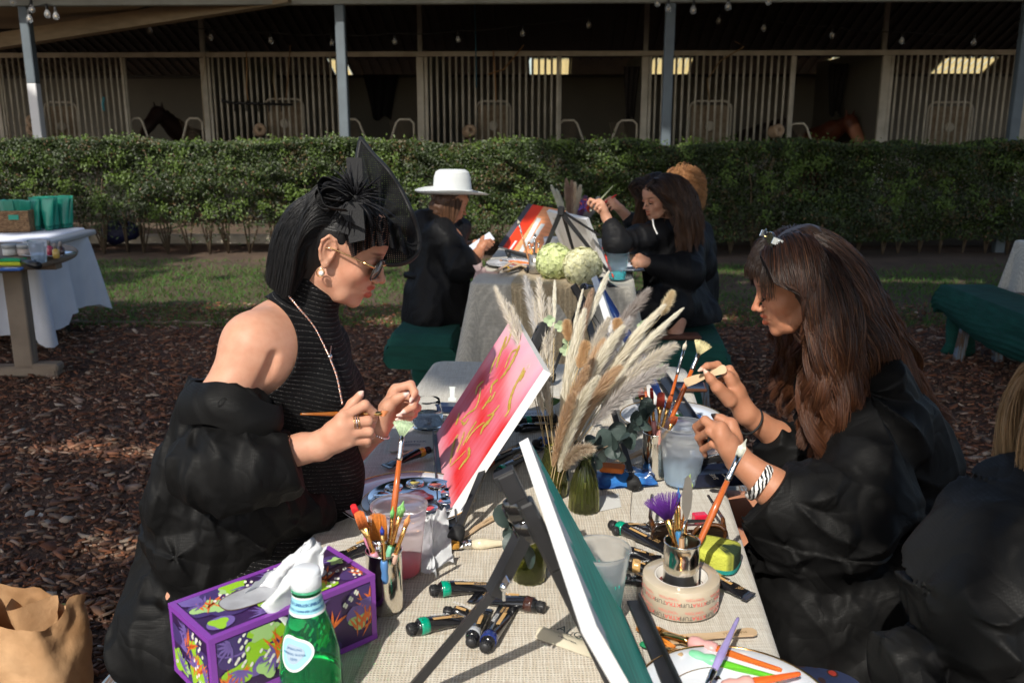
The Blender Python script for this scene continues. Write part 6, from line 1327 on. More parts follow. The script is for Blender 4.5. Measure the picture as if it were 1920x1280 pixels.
goldp=pm('gold_paint',(.72,.44,.04),.3,metal=.2,var=(70,(.85,.60,.12),.1),bump=(120,.8,.002),coat=.5)
ST_=[([(950,632),(945,648),(937,668),(932,690)],.010),([(960,620),(955,638),(946,655)],.006),([(975,648),(968,665),(955,690),(940,710)],.011),([(972,655),(960,662),(948,690)],.004),([(984,690),(977,705),(965,728),(957,752),(955,770),(948,782)],.008),([(985,695),(976,715)],.010),([(932,670),(925,684),(920,700)],.006),([(908,715),(897,725),(893,740)],.007),([(935,712),(924,722),(921,738)],.007),([(930,735),(922,750),(912,755)],.005),([(902,728),(900,745),(893,765),(880,775),(865,790)],.004),([(862,775),(858,790),(856,797)],.007),([(928,775),(918,790),(908,800),(902,815)],.010),([(910,792),(898,800),(884,815),(875,830)],.0035),([(922,742),(912,758),(905,768)],.006),([(895,790),(882,810),(870,835)],.005),([(860,815),(853,828),(848,850),(845,870)],.007),([(872,810),(865,830),(858,848)],.004),([(880,840),(880,855),(870,868),(862,880)],.008),([(845,875),(860,860),(875,845)],.0025),([(880,785),(872,795),(866,790)],.005),([(938,760),(925,775),(915,780)],.004)]
canvas(FT,NT,FB,'red and pink painting with gold squiggles on a tabletop easel',redface,strokes=[(p,w_*.8,goldp)for p,w_ in ST_],facenormal_sign=-1)
def easel(label,MT,MBm,ledge_a,ledge_b,feet,knee=None,pivot=.28,clips=True,headdir=None,arm=.012):
 """MT/MBm: mast top and bottom; ledge: the two ends of the tray; feet: list of foot points"""
 o=thing('tabletop_easel',label,'easel');mb=MB();d=(MBm-MT).normalized();y_=(ledge_b-ledge_a).normalized();Mx=frame(MT,d,d.cross(y_));ln=(MBm-MT).length
 mb.box((ln/2,0,0),(ln,.020,.014),xf=Mx,b=.002);mb.box((.035,0,0),(.085,.030,.022),xf=Mx,b=.003);sub(o,'mast',mb,blackmt)
 if clips:
  for k in(.012,.04):mb=MB();mb.lathe([(.0001,.012),(.006,.013),(.009,.010),(.010,.004),(.010,0)],18,xf=Mx@XF((k,0,0))@Matrix.Diagonal((1.3,.8,1,1)));sub(o,'clamp_plate',mb,pm('glossy_black',(.01,.01,.01),.08,coat=.8))
 mb=MB();Ml=frame((ledge_a+ledge_b)/2,ledge_b-ledge_a,(0,0,1));ll=(ledge_b-ledge_a).length;mb.box((0,0,0),(ll,.034,.006),xf=Ml,b=.001);mb.box((0,-.017,.006),(ll,.004,.014),xf=Ml,b=.001);mb.box((0,.017,.006),(ll,.004,.014),xf=Ml,b=.001);sub(o,'tray',mb,blackmt)
 pv=MT+(MBm-MT)*pivot
 for i,ft in enumerate(feet):
  mb=MB();ft=Vector(ft);kn=pv.lerp(ft,.42);mb.tube([pv,kn],.0125,n=4,smooth=False,sq=.7);mb.tube([kn,ft],.0085,n=4,smooth=False,sq=.7);lg=sub(o,'leg',mb,blackmt)
  mb=MB();dd=(ft-pv).normalized();mb.tube([ft-dd*.03,ft-dd*.022,ft-dd*.004,ft],[.010,.014,.016,.012],n=12);sub(lg,'rubber_foot',mb,pm('rubber',(.015,.015,.016),.7))
 kn=pv;mb=MB();mb.ball(kn,.012,n=8);sub(o,'pivot',mb,blackmt);return seat(o)
mt=(FT+NT)/2+Vector((.012,0,.035));mbm=T(860,898,.775)+Vector((.035,0,0));
easel('black easel behind the red painting',W(1018,612,2.04),mbm,T(825,815,.765),T(840,990,.765),[T(1038,790,.765),T(852,1012,.768)],pivot=.15)
FT2,NT2,FB2=T(990,820,1.05),T(1118,1172,1.05),Vector((.168,1.36,.775))
def tealface(x,y):
 st=vnoise(np.stack([x*2.2,y*26,x*0],1),5);n1=vnoise(np.stack([x*5,y*3,x*0],1),6);c0=np.array((.004,.42,.30));c1=np.array((.03,.62,.48));c2=np.array((.01,.12,.11));k=np.clip(.5+.45*st+.2*n1,0,1)[:,None];c=c0*(1-k)+c1*k;k2=np.clip(-st-.6,0,1)[:,None]
 c=c*(1-k2)+c2*k2;w_=(y<.085+.045*vnoise(np.stack([x*6,x*0,x*0],1),2)+.03*vnoise(np.stack([x*17,x*0,x*0],1),4))[:,None];return np.where(w_,np.array((.78,.80,.79)),c)
canvas(FT2,NT2,FB2,'green painting seen edge on in the foreground',tealface,th=.016,facenormal_sign=1)
ea=thing('tabletop_easel','black easel in the foreground holding the green painting','easel')
mA,mB2=W(968,915,1.15),W(1215,1420,1.24);d=(mB2-mA).normalized();yv=(NT2-FT2).normalized();Mx=frame(mA,d,d.cross(yv))
mb=MB();mb.box((.20,0,0),(.40,.022,.016),xf=Mx,b=.002);mb.box((.07,0,-.003),(.10,.028,.020),xf=Mx,b=.003);sub(ea,'mast',mb,blackmt)
mb=MB();mb.box((-.006,0,.004),(.04,.024,.024),xf=Mx,b=.002);mb.box((-.018,0,.006),(.020,.020,.028),xf=Mx,b=.001);sub(ea,'mast_head',mb,blackmt)
for k in(.025,.058):mb=MB();mb.lathe([(.0001,.026),(.007,.027),(.012,.022),(.013,.012),(.013,0)],20,xf=Mx@XF((k,0,0))@Matrix.Diagonal((1.5,.8,1,1)));sub(ea,'clamp_plate',mb,MATS['glossy_black'])
pv=W(982,1000,1.165);kn=W(925,1112,1.17);ft=T(742,1325,ZT)
mb=MB();mb.tube([pv,kn],.0165,n=4,smooth=False,sq=.75);mb.tube([kn+(pv-kn)*.05,ft],.0100,n=4,smooth=False,sq=.8);lg=sub(ea,'leg',mb,blackmt);mb=MB();mb.ball(ft,.013,n=8);sub(lg,'rubber_foot',mb,MATS['rubber'])
mb=MB();q0=W(945,1100,1.15);mb.ball(q0,.006,n=8);mb.box((0,0,.008),(.005,.014,.012),xf=XF(q0,(.3,.4,.5)),b=.001);mb.box((0,0,-.010),(.004,.004,.018),xf=XF(q0),b=.001);sub(ea,'wing_nut',mb,silverm)
mb=MB();la,lb=Vector((.196,1.335,.772)),Vector((.238,.90,.772));Ml=frame((la+lb)/2,lb-la,(0,0,1));mb.box((0,0,0),((lb-la).length,.020,.006),xf=Ml,b=.001);mb.box((0,.010,.008),((lb-la).length,.004,.016),xf=Ml,b=.001);sub(ea,'tray',mb,blackmt)
seat(ea)
FT3,NT3,FB3=T(1118,516,1.05),T(1150,610,1.05),None
FB3=Vector((FT3.x+.17,FT3.y+.01,.78))
def blueface(x,y):
 st=vnoise(np.stack([x*12,y*3,x*0],1),15);n1=vnoise(np.stack([x*4,y*5,x*0],1),16);k=np.clip(.5+.4*st,0,1)[:,None];c=np.array((.010,.03,.22))*(1-k)+np.array((.03,.13,.50))*k;w_=((y<.06+.03*n1)|(n1>.95))[:,None];return np.where(w_,np.array((.65,.70,.80)),c)
canvas(FT3,NT3,FB3,'blue painting standing edge on beyond the dried grasses',blueface,th=.018,facenormal_sign=1)
m3=(FT3+NT3)/2;easel('black easel behind the blue painting',W(1078,540,2.72),Vector((m3.x+.10,m3.y,.79)),Vector((FB3.x+.01,FB3.y+.02,.77)),Vector((FB3.x+.03,NT3.y-.02,.77)),[T(1030,715,.765),T(1190,912,.768)],pivot=.12)
GR=(.0,.27,.16)
TT=lambda u,v:T(u,v,ZT+.003)
tubes=[((806,1113),(932,1098),GR,'green banded paint tube nearest the wide flat brush',.014,False),((764,1187),(888,1155),GR,'lower green banded tube left of the easel leg',.014,False),((1022,1144),(884,1118),(.05,.02,.015),'brown banded tube marked premium under the easel',.0135,True),((908,1222),(958,1128),(.015,.03,.16),'blue banded tube standing cap forward by the easel leg',.0135,False),((882,1212),(905,1140),(.40,.42,.45),'silver necked tube hidden under the easel leg',.0125,False),((806,846),(722,874),(.45,.27,.03),'ochre banded tube by the business card',.0125,True),((722,1020),(640,1040),(.02,.06,.35),'dark blue tube behind the tissue box',.0125,False),((972,793),(1060,782),GR,'green banded tube beyond the red painting',.0125,True),((965,808),(1062,796),None,'plain black tube beside the green banded one',.0125,False),((905,878),(985,830),(.6,.10,.05),'red banded tube under the red painting edge',.0125,False),((930,892),(1010,838),GR,'green capped tube lying between the paintings',.0125,False),((1000,835),(1065,822),(.03,.10,.35),'blue banded tube beside the dried grasses',.0125,False),((1143,987),(1258,1030),GR,'green banded tube beyond the teal cup',.0135,False),((1150,1000),(1218,985),None,'empty black tube beyond the green banded one',.0120,False),((1160,1040),(1240,1048),None,'black tube with white print beside the tape roll',.0125,True),((1165,1062),(1236,1072),(.55,.33,.12),'tan banded tube between cup and tape roll',.0125,True),((1168,1090),(1230,1096),None,'black tube nearest the tape roll',.0125,True),((1318,1082),(1408,1118),(.45,.30,.08),'black acrylic tube by the table edge under the sponge',.0125,True),((1125,893),(1205,872),None,'black tube under the eucalyptus branch',.012,False),((1245,880),(1180,915),(.30,.22,.10),'thin brown tube by the steel can',.0085,False),((832,1150),(900,1158),None,'squashed empty black tube among the tubes',.0115,False)]
for(a,b,bc_,lab,r_,fl_)in tubes:
 pa,pb=T(*a,ZT+r_*.5),T(*b,ZT+.004);pa.z=pb.z=ZT;paint_tube(pa,pb,lab,band=bc_,r=r_*.92,flip=fl_,text='ARTEZA')
hc_=thing('cream_tube','flat beige cream tube with black lettering by the near painting','cream tube');M_=frame(T(1068,1205,ZT),T(1128,1228,ZT)-T(1005,1190,ZT),(0,0,1));mb=MB()
mb.grid(lambda a,b:tuple(M_@Vector((-.052+.104*a,(-.5+b)*(.030+.012*a),.001+.012*(1-a)**.7*math.sin(math.pi*b)))),20,14);mb.grid(lambda a,b:tuple(M_@Vector((-.052+.104*a,(-.5+b)*(.030+.012*a),.0008))),2,2);sub(hc_,'tube_body',mb,pm('beige_tube',(.55,.50,.38),.4,var=(10,(.48,.43,.32)),bump=(25,.5,.004)))
mb=MB();mb.text('ALGO',.022,0,M_@XF((.006,.008,.0125),(0,R(6),0)),ext=.0001);mb.text('crème mains',.006,0,M_@XF((.0,-.009,.0115),(0,R(6),0)),ext=.0001);sub(hc_,'lettering',mb,pm('ink_black',(.02,.03,.03),.5));seat(hc_)
for i,(a,b,c,d_,cc,lab)in enumerate([((735,820),(815,818),(828,842),(728,846),(.50,.47,.40),'pale printed card lying by the ochre tube'),((960,770),(1040,768),(1042,786),(955,790),(.55,.60,.66),'blue white printed leaflet beyond the red painting'),((1120,930),(1160,925),(1165,950),(1125,958),(.6,.6,.58),'white paper scrap behind the olive vase')]):
 mb=MB();Q=[T(*q_,ZT+.0006)for q_ in(a,b,c,d_)];V=Q+[q_+Vector((0,0,.0006))for q_ in Q];mb.add(V,[(3,2,1,0),(4,5,6,7),(0,1,5,4),(1,2,6,5),(2,3,7,6),(3,0,4,7)],0)
 cdd=thing('card',lab,'card');sub(cdd,'paper',mb,pm('card_%d'%i,cc,.8));mb=MB();cen=sum(Q,Vector())/4;Mx=frame(cen+Vector((0,0,.0016)),Q[1]-Q[0],(0,0,1));
 if i<2:mb.text('NOTOX',.016,0,Mx@XF((0,.010,0)),ext=.00005);[mb.box((-.01,-.006-.006*k,0),(.05,.0016,.0002),xf=Mx)for k in range(3)];sub(cdd,'lettering',mb,pm('ink_navy',(.03,.06,.12),.6))
 seat(cdd)
def stick(a,b,label,w_=.0095,th=.0022,cc=(.62,.45,.28),za=ZT+.003,zb=None,txt=None,spat=True,up=(0,0,1)):
 pa,pb=(Vector(a)if len(a)==3 else T(*a,za)),(Vector(b)if len(b)==3 else T(*b,zb or za));Mx=frame(pa,pb-pa,up);ln=(pb-pa).length;out=[]
 prof=[(0,.55),(.01,.85),(.03,1.0),(.25,.95),(.5,.62),(.75,.8),(.93,1.0),(.98,.8),(1,.3)]if spat else[(0,.5),(.02,.85),(.05,1),(.95,1),(.98,.85),(1,.5)]
 L_=[(t*ln,w_*k)for t,k in prof];poly=L_+[(x,-y)for x,y in L_[::-1]];mb=MB();mb.prism([(x,-y)for x,y in poly],th,xf=Mx);o=thing('wooden_spatula',label,'wooden stick');sub(o,'wood_blade',mb,pm('craft_wood',(.62,.45,.28),.7,var=(7,(.52,.36,.21)),stretch=(1,6,1)))
 if txt:mb=MB();mb.text(txt,w_*.8,0,Mx@XF((ln*.75,0,th+.0002),(0,0,math.pi)),ext=.0001);sub(o,'stamp',mb,pm('brown_stamp',(.20,.13,.06),.8))
 return seat(o)
stick((862,1008),(930,968),'wooden stick beside the wide flat brush',w_=.0085,txt='0.5 INETTI')
stick((1255,1200),(1418,1184),'wooden stick in front of the tape roll',w_=.011,txt='MARTELLI')
brush(T(950,1017,ZT+.008),T(832,1022,ZT+.008),'wide flat brush with cream handle lying by the easel',bc=(.60,.30,.05),kind='flat',w=.034,hc=(.70,.62,.45),fl=.20,bl=.24,hr=.0085,face=(.2,1,0))
def blobt(a,b):return T(790+48*a+18*b*math.sin(a*7),988+84*b+10*math.sin(a*5),ZT+.002)+Vector((0,0,.030*max(0,(1-b))**1.2*(.6+.4*math.sin(a*3.1))+.010*math.sin(a*12+b*9)**2))
crumple(blobt,22,22,'crumpled used tissue between pink cup and flat brush',tissue_m,seed=9,amp=.0035)
gp2=T(802,800,ZT);o=thing('glass_tumbler','low clear glass with rinse water between her hands and the red painting','glass');cg=pm('clear_glass',(.97,.98,.98),.02,trans=1,ior=1.12);M_=XF(gp2);mb=MB()
mb.open_lathe([(.0001,.001),(.036,.001),(.0415,.006),(.0420,.02),(.0395,.04),(.0345,.062),(.0325,.075),(.0310,.075),(.0330,.062),(.038,.04),(.0402,.02),(.0395,.009),(.0001,.008)],44,xf=M_);sub(o,'glass_wall',mb,cg)
mb=MB();mb.lathe([(.0001,.009),(.039,.010),(.0399,.02),(.0388,.035),(.0001,.035)],40,xf=M_);sub(o,'water',mb,pm('cloudy_water',(.70,.80,.88),.05,trans=.9,ior=1.33));mb=MB();mb.grid(lambda a,b:(.030*math.sqrt(b)*math.cos(6.283*a),.030*math.sqrt(b)*math.sin(6.283*a),.010+.003*math.sin(a*60)*math.cos(b*30)),60,10,xf=M_);sub(o,'glitter',mb,pm('silver_glitter',(.6,.65,.7),.3,metal=.6,bump=(900,1,.004)));seat(o)
o=thing('small_box','small navy box with a white clip on top beside the red painting','box');Mx=frame(T(842,770,ZT),(1,-.1,0),(0,0,1));mb=MB();mb.box((0,0,.010),(.06,.035,.018),xf=Mx,b=.001);sub(o,'carton',mb,pm('navy_card',(.012,.022,.06),.4));mb=MB();mb.prism([(-.010,0),(.010,0),(.012,.008),(.006,.012),(.007,.035),(.009,.04),(-.009,.04),(-.007,.035),(-.006,.012),(-.012,.008)],.002,xf=XF(T(848,752,ZT+.021),(R(75),0,0)));sub(o,'clip',mb,pm('pale_plastic',(.62,.68,.66),.4));seat(o)
cp_=T(1278,905,ZT);cup(cp_,.0370,.0530,.135,'large frosted cup half full of clear water by the long haired woman',liquid=pm('clear_water',(.62,.78,.90),.05,trans=.75,ior=1.2),lh=.048,tint=(.90,.94,.98))
cp_=T(1122,1165,ZT);cup(cp_,.0315,.0465,.128,'frosted cup with teal paint residue beside the near painting',liquid=pm('teal_water',(.02,.42,.33),.2),lh=.014,stain=pm('teal_drip',(.02,.45,.36),.3))
tp=T(1272,1120,ZT);TAPE_R=.0625;tp.y=T(1272,1166,ZT).y+TAPE_R;tr_=thing('tape_roll','roll of clear packing tape printed in red around the brush can','tape');M_=XF(tp)
mb=MB();mb.open_lathe([(.0435,.0),(.0615,.0),(TAPE_R,.001),(TAPE_R,.049),(.0615,.050),(.0435,.050)],72,xf=M_);sub(tr_,'tape_wound',mb,pm('clear_tape',(.74,.62,.46),.12,trans=.25,ior=1.4,coat=.6,var=(9,(.66,.56,.42)),bump=(15,.1,.002)))
mb=MB();mb.open_lathe([(.0405,.0004),(.0432,.0004),(.0432,.0496),(.0405,.0496),(.0405,.0004)],72,xf=M_);sub(tr_,'core',mb,pm('core_card',(.72,.68,.62),.6))
mb=MB();rf=lambda z:TAPE_R
for row,z0 in enumerate((.041,.0295,.018,.0065)):
 for k in range(9):
  a=k*2*math.pi/9+(row%2)*.15
  if row in(1,3):wraptext(mb,'XTRA',.0100,0,M_,rf,z0,a,up=-1,grow=.0004);wraptext(mb,'TUFF',.0100,1,M_,rf,z0,a-.36,up=-1,grow=.0004)
  if row in(1,3):wraptext(mb,'ULTRA STRONG',.0042,2,M_,rf,z0+.0075,a-.1,up=-1,grow=.0004)
  else:wraptext(mb,'SUPER CLEAR',.0050,2,M_,rf,z0-.002,a,up=-1,grow=.0004)
sub(tr_,'tape_print',mb,[pm('tape_red',(.72,.10,.09),.4),pm('tape_black',(.10,.09,.08),.4),pm('tape_pink',(.72,.25,.20),.4)])
mb=MB();
for k in range(8):wraptext(mb,'XTRATUFF',.014,k%2,M_,lambda z:.0400,.025,k*2*math.pi/8,up=1,grow=0)
sub(tr_,'core_print',mb,[MATS['tape_red'],MATS['tape_black']]);seat(tr_)
c2p=Vector((tp.x,tp.y+.004,ZT));can(c2p,.0290,.108,'steel brush can standing inside the tape roll')
brush(inb(c2p,-.010,-.008),W(1400,822,1.52),'long orange handled brush with white bristles leaning right from the can in the tape',bc=(.80,.80,.68),kind='round',w=.011,fl=.16,bl=.11,hr=.0048)
brush(inb(c2p,.014,.004),W(1240,925,1.47),'purple fan brush in the can inside the tape roll',bc=(.11,.02,.24),kind='fan',w=.026,fl=.30,bl=.25,hr=.0045,ferr=goldf,grip=(.20,.20,.55),hc=(.3,.3,.7),clear=True,face=(1,0,.3))
brush(inb(c2p,-.002,.012),W(1267,922,1.50),'slim lime tipped brush in the can inside the tape roll',bc=(.45,.75,.12),kind='round',w=.006,fl=.30,bl=.10,ferr=goldf,grip=(.45,.55,.40),hc=(.4,.6,.3),clear=True)
brush(inb(c2p,.0,.0),W(1272,912,1.49),'slim blue tipped brush in the can inside the tape roll',bc=(.03,.22,.62),kind='round',w=.005,fl=.28,bl=.13,ferr=goldf,grip=(.05,.22,.45),hc=(.1,.3,.6),clear=True)
brush(inb(c2p,-.006,-.002),W(1294,888,1.50),'broad lime brush behind the palette knife',bc=(.50,.68,.15),kind='round',w=.010,fl=.36,bl=.16,ferr=goldf,grip=(.60,.66,.50),hc=(.5,.6,.4),clear=True,hr=.0048)
kn_=thing('palette_knife','grey steel palette knife upright in the can inside the tape roll','palette knife');a,b=inb(c2p,.0,-.012),W(1291,890,1.455);d=(b-a).normalized();Mx=along(a,d,(1,0,0));ln=(b-a).length;mb=MB()
mb.prism([(-.002,ln-.075),(-.0075,ln-.055),(-.0085,ln-.03),(-.005,ln-.006),(0,ln),(.005,ln-.008),(.0085,ln-.032),(.0075,ln-.055),(.002,ln-.078)],.0012,xf=Mx@Matrix.Rotation(R(90),4,'X')@Matrix.Translation((0,0,-.0006)));sub(kn_,'blade',mb,pm('dull_steel',(.34,.31,.27),.42,metal=.8,bump=(40,.3,.002)))
mb=MB();mb.tube([Mx@Vector((0,0,ln-.075)),Mx@Vector((-.004,-.004,ln-.088)),Mx@Vector((-.006,-.005,ln-.105))],[.0018,.0022,.0028],n=8);mb.tube([Mx@Vector((-.006,-.005,ln-.105)),Mx@Vector((0,0,0))],[.0045,.005],n=10,m=1);sub(kn_,'handle',mb,[silverf,pm('craft_wood_dark',(.35,.2,.1),.5)]);seat(kn_)
c3p=T(1226,892,ZT);can(c3p,.0275,.105,'steel brush can beside the large frosted cup')
for i,(dx,dy,u,v,d_,kind,bc_,hc_,w_,fl_,bl_,lab,grip)in enumerate([(-.010,.004,1320,640,2.03,'fan',(.82,.74,.42),(.55,.12,.02),.022,.13,.09,'large cream fan brush with orange handle in the can by the large cup',None),(-.004,.012,1287,638,2.08,'round',(.78,.74,.60),(.55,.12,.02),.007,.20,.07,'slender pointed brush beside the cream fan brush',None),(.010,-.006,1198,722,1.98,'flat',(.55,.03,.02),(.6,.15,.05),.012,.2,.13,'dark red flat brush leaning left in the can by the large cup',None),(.004,.008,1206,700,2.0,'round',(.6,.10,.03),(.55,.10,.02),.006,.12,.05,'plain rust red handle standing in the can by the large cup',None),(.006,-.008,1221,727,1.97,'flat',(.6,.03,.02),(.6,.15,.05),.007,.26,.12,'narrow red bristled brush in the can by the large cup',(.7,.3,.3)),(.0,-.012,1240,735,1.96,'flat',(.38,.05,.03),(.6,.2,.1),.017,.28,.17,'wide maroon bristled brush with gold ferrule in the can by the large cup',(.55,.22,.20)),(-.010,-.010,1258,742,1.95,'flat',(.55,.12,.03),(.6,.2,.1),.011,.28,.15,'orange brown flat brush with gold ferrule in the can by the large cup',(.65,.32,.25)),(-.014,.0,1268,780,1.97,'flat',(.50,.10,.03),(.6,.2,.1),.012,.25,.13,'short rust flat brush lowest in the can by the large cup',None)]):
 brush(inb(c3p,dx,dy),W(u,v,d_),lab,bc=bc_,hc=hc_,kind=kind,w=w_,fl=fl_,bl=bl_,ferr=silverf if i<2 else goldf,grip=grip,clear=grip is not None,hr=.0046 if i==0 else .0034,face=(1,0,.2))
olive=pm('olive_glass',(.36,.38,.14),.05,trans=.95,ior=1.3)
def vase(p,prof,label,ribs,tw=0,amp=.03):
 o=thing('glass_vase',label,'vase');M_=XF(p);mb=MB();H_=prof[-1][1]
 mb.open_lathe([(.0001,.001)]+prof+[(r_-.0016,z)for r_,z in prof[::-1]]+[(.0001,.0045)],64,xf=M_,fn=lambda t,i,z:1+amp*math.cos(ribs*t+tw*z));sub(o,'glass_wall',mb,olive);return o
v1p=T(1095,955,ZT);v1=vase(v1p,[(.028,.001),(.031,.004),(.030,.03),(.027,.06),(.019,.085),(.0125,.098),(.0115,.108),(.0145,.118)],'ribbed olive glass vase holding the eucalyptus branch',16,amp=.05);mb=MB()
for k in range(6):mb.tube([v1p+Vector((.018*math.cos(k*1.1),.018*math.sin(k*1.1),.006)),v1p+Vector((.004*math.cos(k),.004*math.sin(k),.112))],.0022,n=6)
sub(v1,'stems',mb,pm('green_stem',(.18,.26,.05),.5));seat(v1)
v2p=T(992,1085,ZT);v2=vase(v2p,[(.026,.001),(.029,.004),(.0295,.03),(.0295,.075),(.027,.088),(.028,.10)],'textured olive glass vase behind the foreground easel leg',14,tw=120,amp=.035);seat(v2)
euc=pm('eucalyptus_leaf',(.022,.036,.033),.5,var=(30,(.05,.075,.068)),bump=(50,.4,.002));eucs=pm('eucalyptus_stem',(.16,.11,.07),.7)
def eucalypt(pts,label,n_=26,s0=.024,s1=.019,seed=1):
 o=thing('eucalyptus_branch',label,'branch');P=spline(pts,10);mb=MB();mb.tube(P,np.linspace(.0022,.001,len(P)),n=6);sub(o,'stem',mb,eucs);rr_=random.Random(seed);mb=MB()
 for k in range(n_):
  f=.06+.94*k/(n_-1);p=P[int(f*(len(P)-1))];s_=s0+(s1-s0)*f;s_*=rr_.uniform(.8,1.15);a=k*2.4+rr_.uniform(-.4,.4);ax=Vector((rr_.uniform(-.6,.6),math.cos(a),math.sin(a))).normalized();nrm_=Vector((rr_.uniform(-.8,.8),rr_.uniform(-1,0),rr_.uniform(-.2,1))).normalized();Mx=frame(p+ax*s_*.9,ax,nrm_)
  mb.add([Mx@Vector((0,0,.003))]+[Mx@Vector((s_*math.cos(t),s_*.92*math.sin(t),-.004*math.cos(2*t+k)))for t in np.linspace(0,6.283,14,endpoint=False)],[(0,1+i,1+(i+1)%14)for i in range(14)],0,True)
 sub(o,'leaves',mb,euc);return seat(o)
eucalypt([v1p+Vector((0,0,.10)),W(1110,852,1.88),W(1140,835,1.88),W(1175,815,1.90),W(1200,790,1.93),W(1216,768,1.95)],'dark eucalyptus branch reaching right from the ribbed olive vase',n_=34)
eucalypt([v2p+Vector((0,0,.06)),W(975,1010,1.5),W(958,990,1.5),W(955,978,1.5)],'curled eucalyptus tip above the textured vase',n_=14,seed=3)
BV=T(1040,955,ZT)+Vector((0,.05,0));bq=thing('dried_bouquet','tall bouquet of cream pampas and bunny tail grasses on the near table','dried bouquet');rr=np.random.default_rng(31)
vz=vase(T(1040,945,ZT)+Vector((.0,.05,0)),[(.026,.001),(.030,.006),(.031,.04),(.026,.075),(.020,.095),(.022,.108)],'plain olive glass vase at the foot of the dried bouquet',12);seat(vz)
def plume(P0,P1,P2,start,w0,c0,c1,dens,hair=.018,fluff=.6,name='plume',seed=0,th=.0006,shape='plume'):
 """bristly plume along a quadratic curve: many fine hairs"""
 r_=np.random.default_rng(seed);n_=dens;t=start+(1-start)*r_.random(n_)**.9;P0,P1,P2=A3(P0),A3(P1),A3(P2);t_=t[:,None];C=(1-t_)**2*P0+2*t_*(1-t_)*P1+t_**2*P2;Tn=nrm(2*(1-t_)*(P1-P0)+2*t_*(P2-P1))
 s_=(t-start)/(1-start);env=(np.sin(np.pi*np.clip(s_*.93+.06,0,1))**.7)if shape=='plume' else np.sqrt(np.clip(1-(2*s_-1)**2,0,1))
 nr=nrm(np.cross(Tn,r_.normal(size=(n_,3))));L0=hair*(.5+.6*r_.random(n_))*(.35+.65*env);d=nrm(Tn*(1.0 if shape=='plume' else .55)+nr*fluff*r_.uniform(.25,1,(n_,1)));A0=C+nr*(w0*env*r_.random(n_)*.5)[:,None];B0=A0+d*L0[:,None]+np.array((0,0,-1))*(L0*.12)[:,None];sd=nrm(np.cross(d,r_.normal(size=(n_,3))))*th
 mid=(A0+B0)/2+sd*2;V=np.stack([A0-sd,A0+sd,B0],1).reshape(-1,3);Fq=np.arange(3*n_).reshape(-1,3);k=r_.random((n_,1));c=np.array(c0)*(1-k)+np.array(c1)*k;me=fast_mesh(name,V,Fq,pm('dried_fibre',(1,1,1),.75,vcol=True,tl=.35),col=np.repeat(c,3,0));o=mk(name,me,None,parent=bq_now);return o
bq_now=bq
cream,cream2,brown,brown2,grey,grey2,tan,tan2=(.92,.88,.77),(.80,.73,.58),(.42,.28,.19),(.56,.41,.30),(.50,.46,.44),(.64,.60,.57),(.70,.44,.22),(.78,.56,.33)
base0=BV+Vector((0,0,.06))
sp_=[((1140,512,2.02),.70,.010,cream,(.8,.77,.66),2600,.022,.30),((1092,545,1.98),.66,.004,cream,(.8,.77,.66),900,.02,.3),((1040,528,2.05),.72,.006,cream,(.8,.77,.66),1300,.02,.25),((1095,585,1.9),.25,.020,cream,(.80,.75,.62),6500,.034,.32),((1165,615,1.86),.28,.022,cream,(.80,.75,.62),6500,.034,.32),((1242,575,1.92),.35,.018,cream,cream2,5500,.034,.30),((1278,580,1.92),.55,.010,cream,(.8,.77,.66),2600,.024,.28),((1118,710,1.78),.15,.022,cream,(.78,.73,.60),5200,.034,.3),((1190,660,1.95),.3,.016,cream,cream2,4200,.034,.34),((1110,545,2.0),.55,.013,brown,brown2,3200,.026,.45),((1215,545,2.05),.55,.018,(.30,.24,.20),grey,4200,.034,.65),((1130,640,1.88),.30,.020,brown2,tan2,4600,.034,.45),((1160,690,1.83),.28,.022,brown2,tan2,4600,.034,.5),((1100,690,1.80),.30,.018,tan2,brown2,3600,.03,.5),((1075,740,1.78),.2,.016,brown2,tan2,3000,.03,.45),((1180,600,1.9),.5,.016,grey,grey2,3000,.034,.6),((1140,600,1.92),.5,.016,grey,cream2,3000,.034,.5),((1262,648,1.86),.50,.014,grey2,cream2,3400,.040,.75),((1245,690,1.82),.45,.014,grey2,(.5,.46,.44),3000,.040,.75),((1240,620,1.92),.45,.016,grey,cream2,3400,.040,.65),((1110,840,1.72),.3,.02,brown2,cream2,2600,.03,.6),((930,540,2.1),.55,.010,grey2,cream2,1300,.034,.65),((955,570,2.1),.50,.010,grey2,cream2,1200,.034,.65),((985,520,2.14),.6,.010,grey2,(.5,.5,.5),1200,.034,.6),((1010,522,2.1),.55,.010,grey2,cream2,1200,.034,.6),((1030,560,2.1),.5,.010,grey2,cream2,1100,.034,.6),((1000,560,2.1),.5,.008,grey2,cream2,900,.03,.6),((1015,680,1.9),.5,.010,grey2,cream2,1100,.034,.7),((995,690,1.86),.55,.008,cream2,grey2,700,.03,.6)]
for i,(tp_,st_,w0,ca,cb,n_,hl_,fl_)in enumerate(sp_):
 tip=W(*tp_);mid=base0.lerp(tip,.5)+Vector(((tip.x-base0.x)*-.18,rr.uniform(-.03,.03),.03));P0=base0+Vector((rr.uniform(-.012,.012),rr.uniform(-.012,.012),-.05))
 mb=MB();Q=[P0*(1-t)**2+mid*2*t*(1-t)+tip*t*t for t in np.linspace(0,.97,9)];mb.tube(Q,.0011,n=4);stq=sub(bq,'stem',mb,pm('straw_stem',(.45,.34,.18),.7));plume(P0,mid,tip,st_,w0,ca,cb,n_,hair=hl_,fluff=fl_,seed=i)
bt=[((1262,545,1.95),(1240,592)),((1062,600,1.93),(1066,640)),((1158,598,1.88),(1158,625)),((1100,640,1.8),(1090,670)),((1095,660,1.8),(1085,690))]
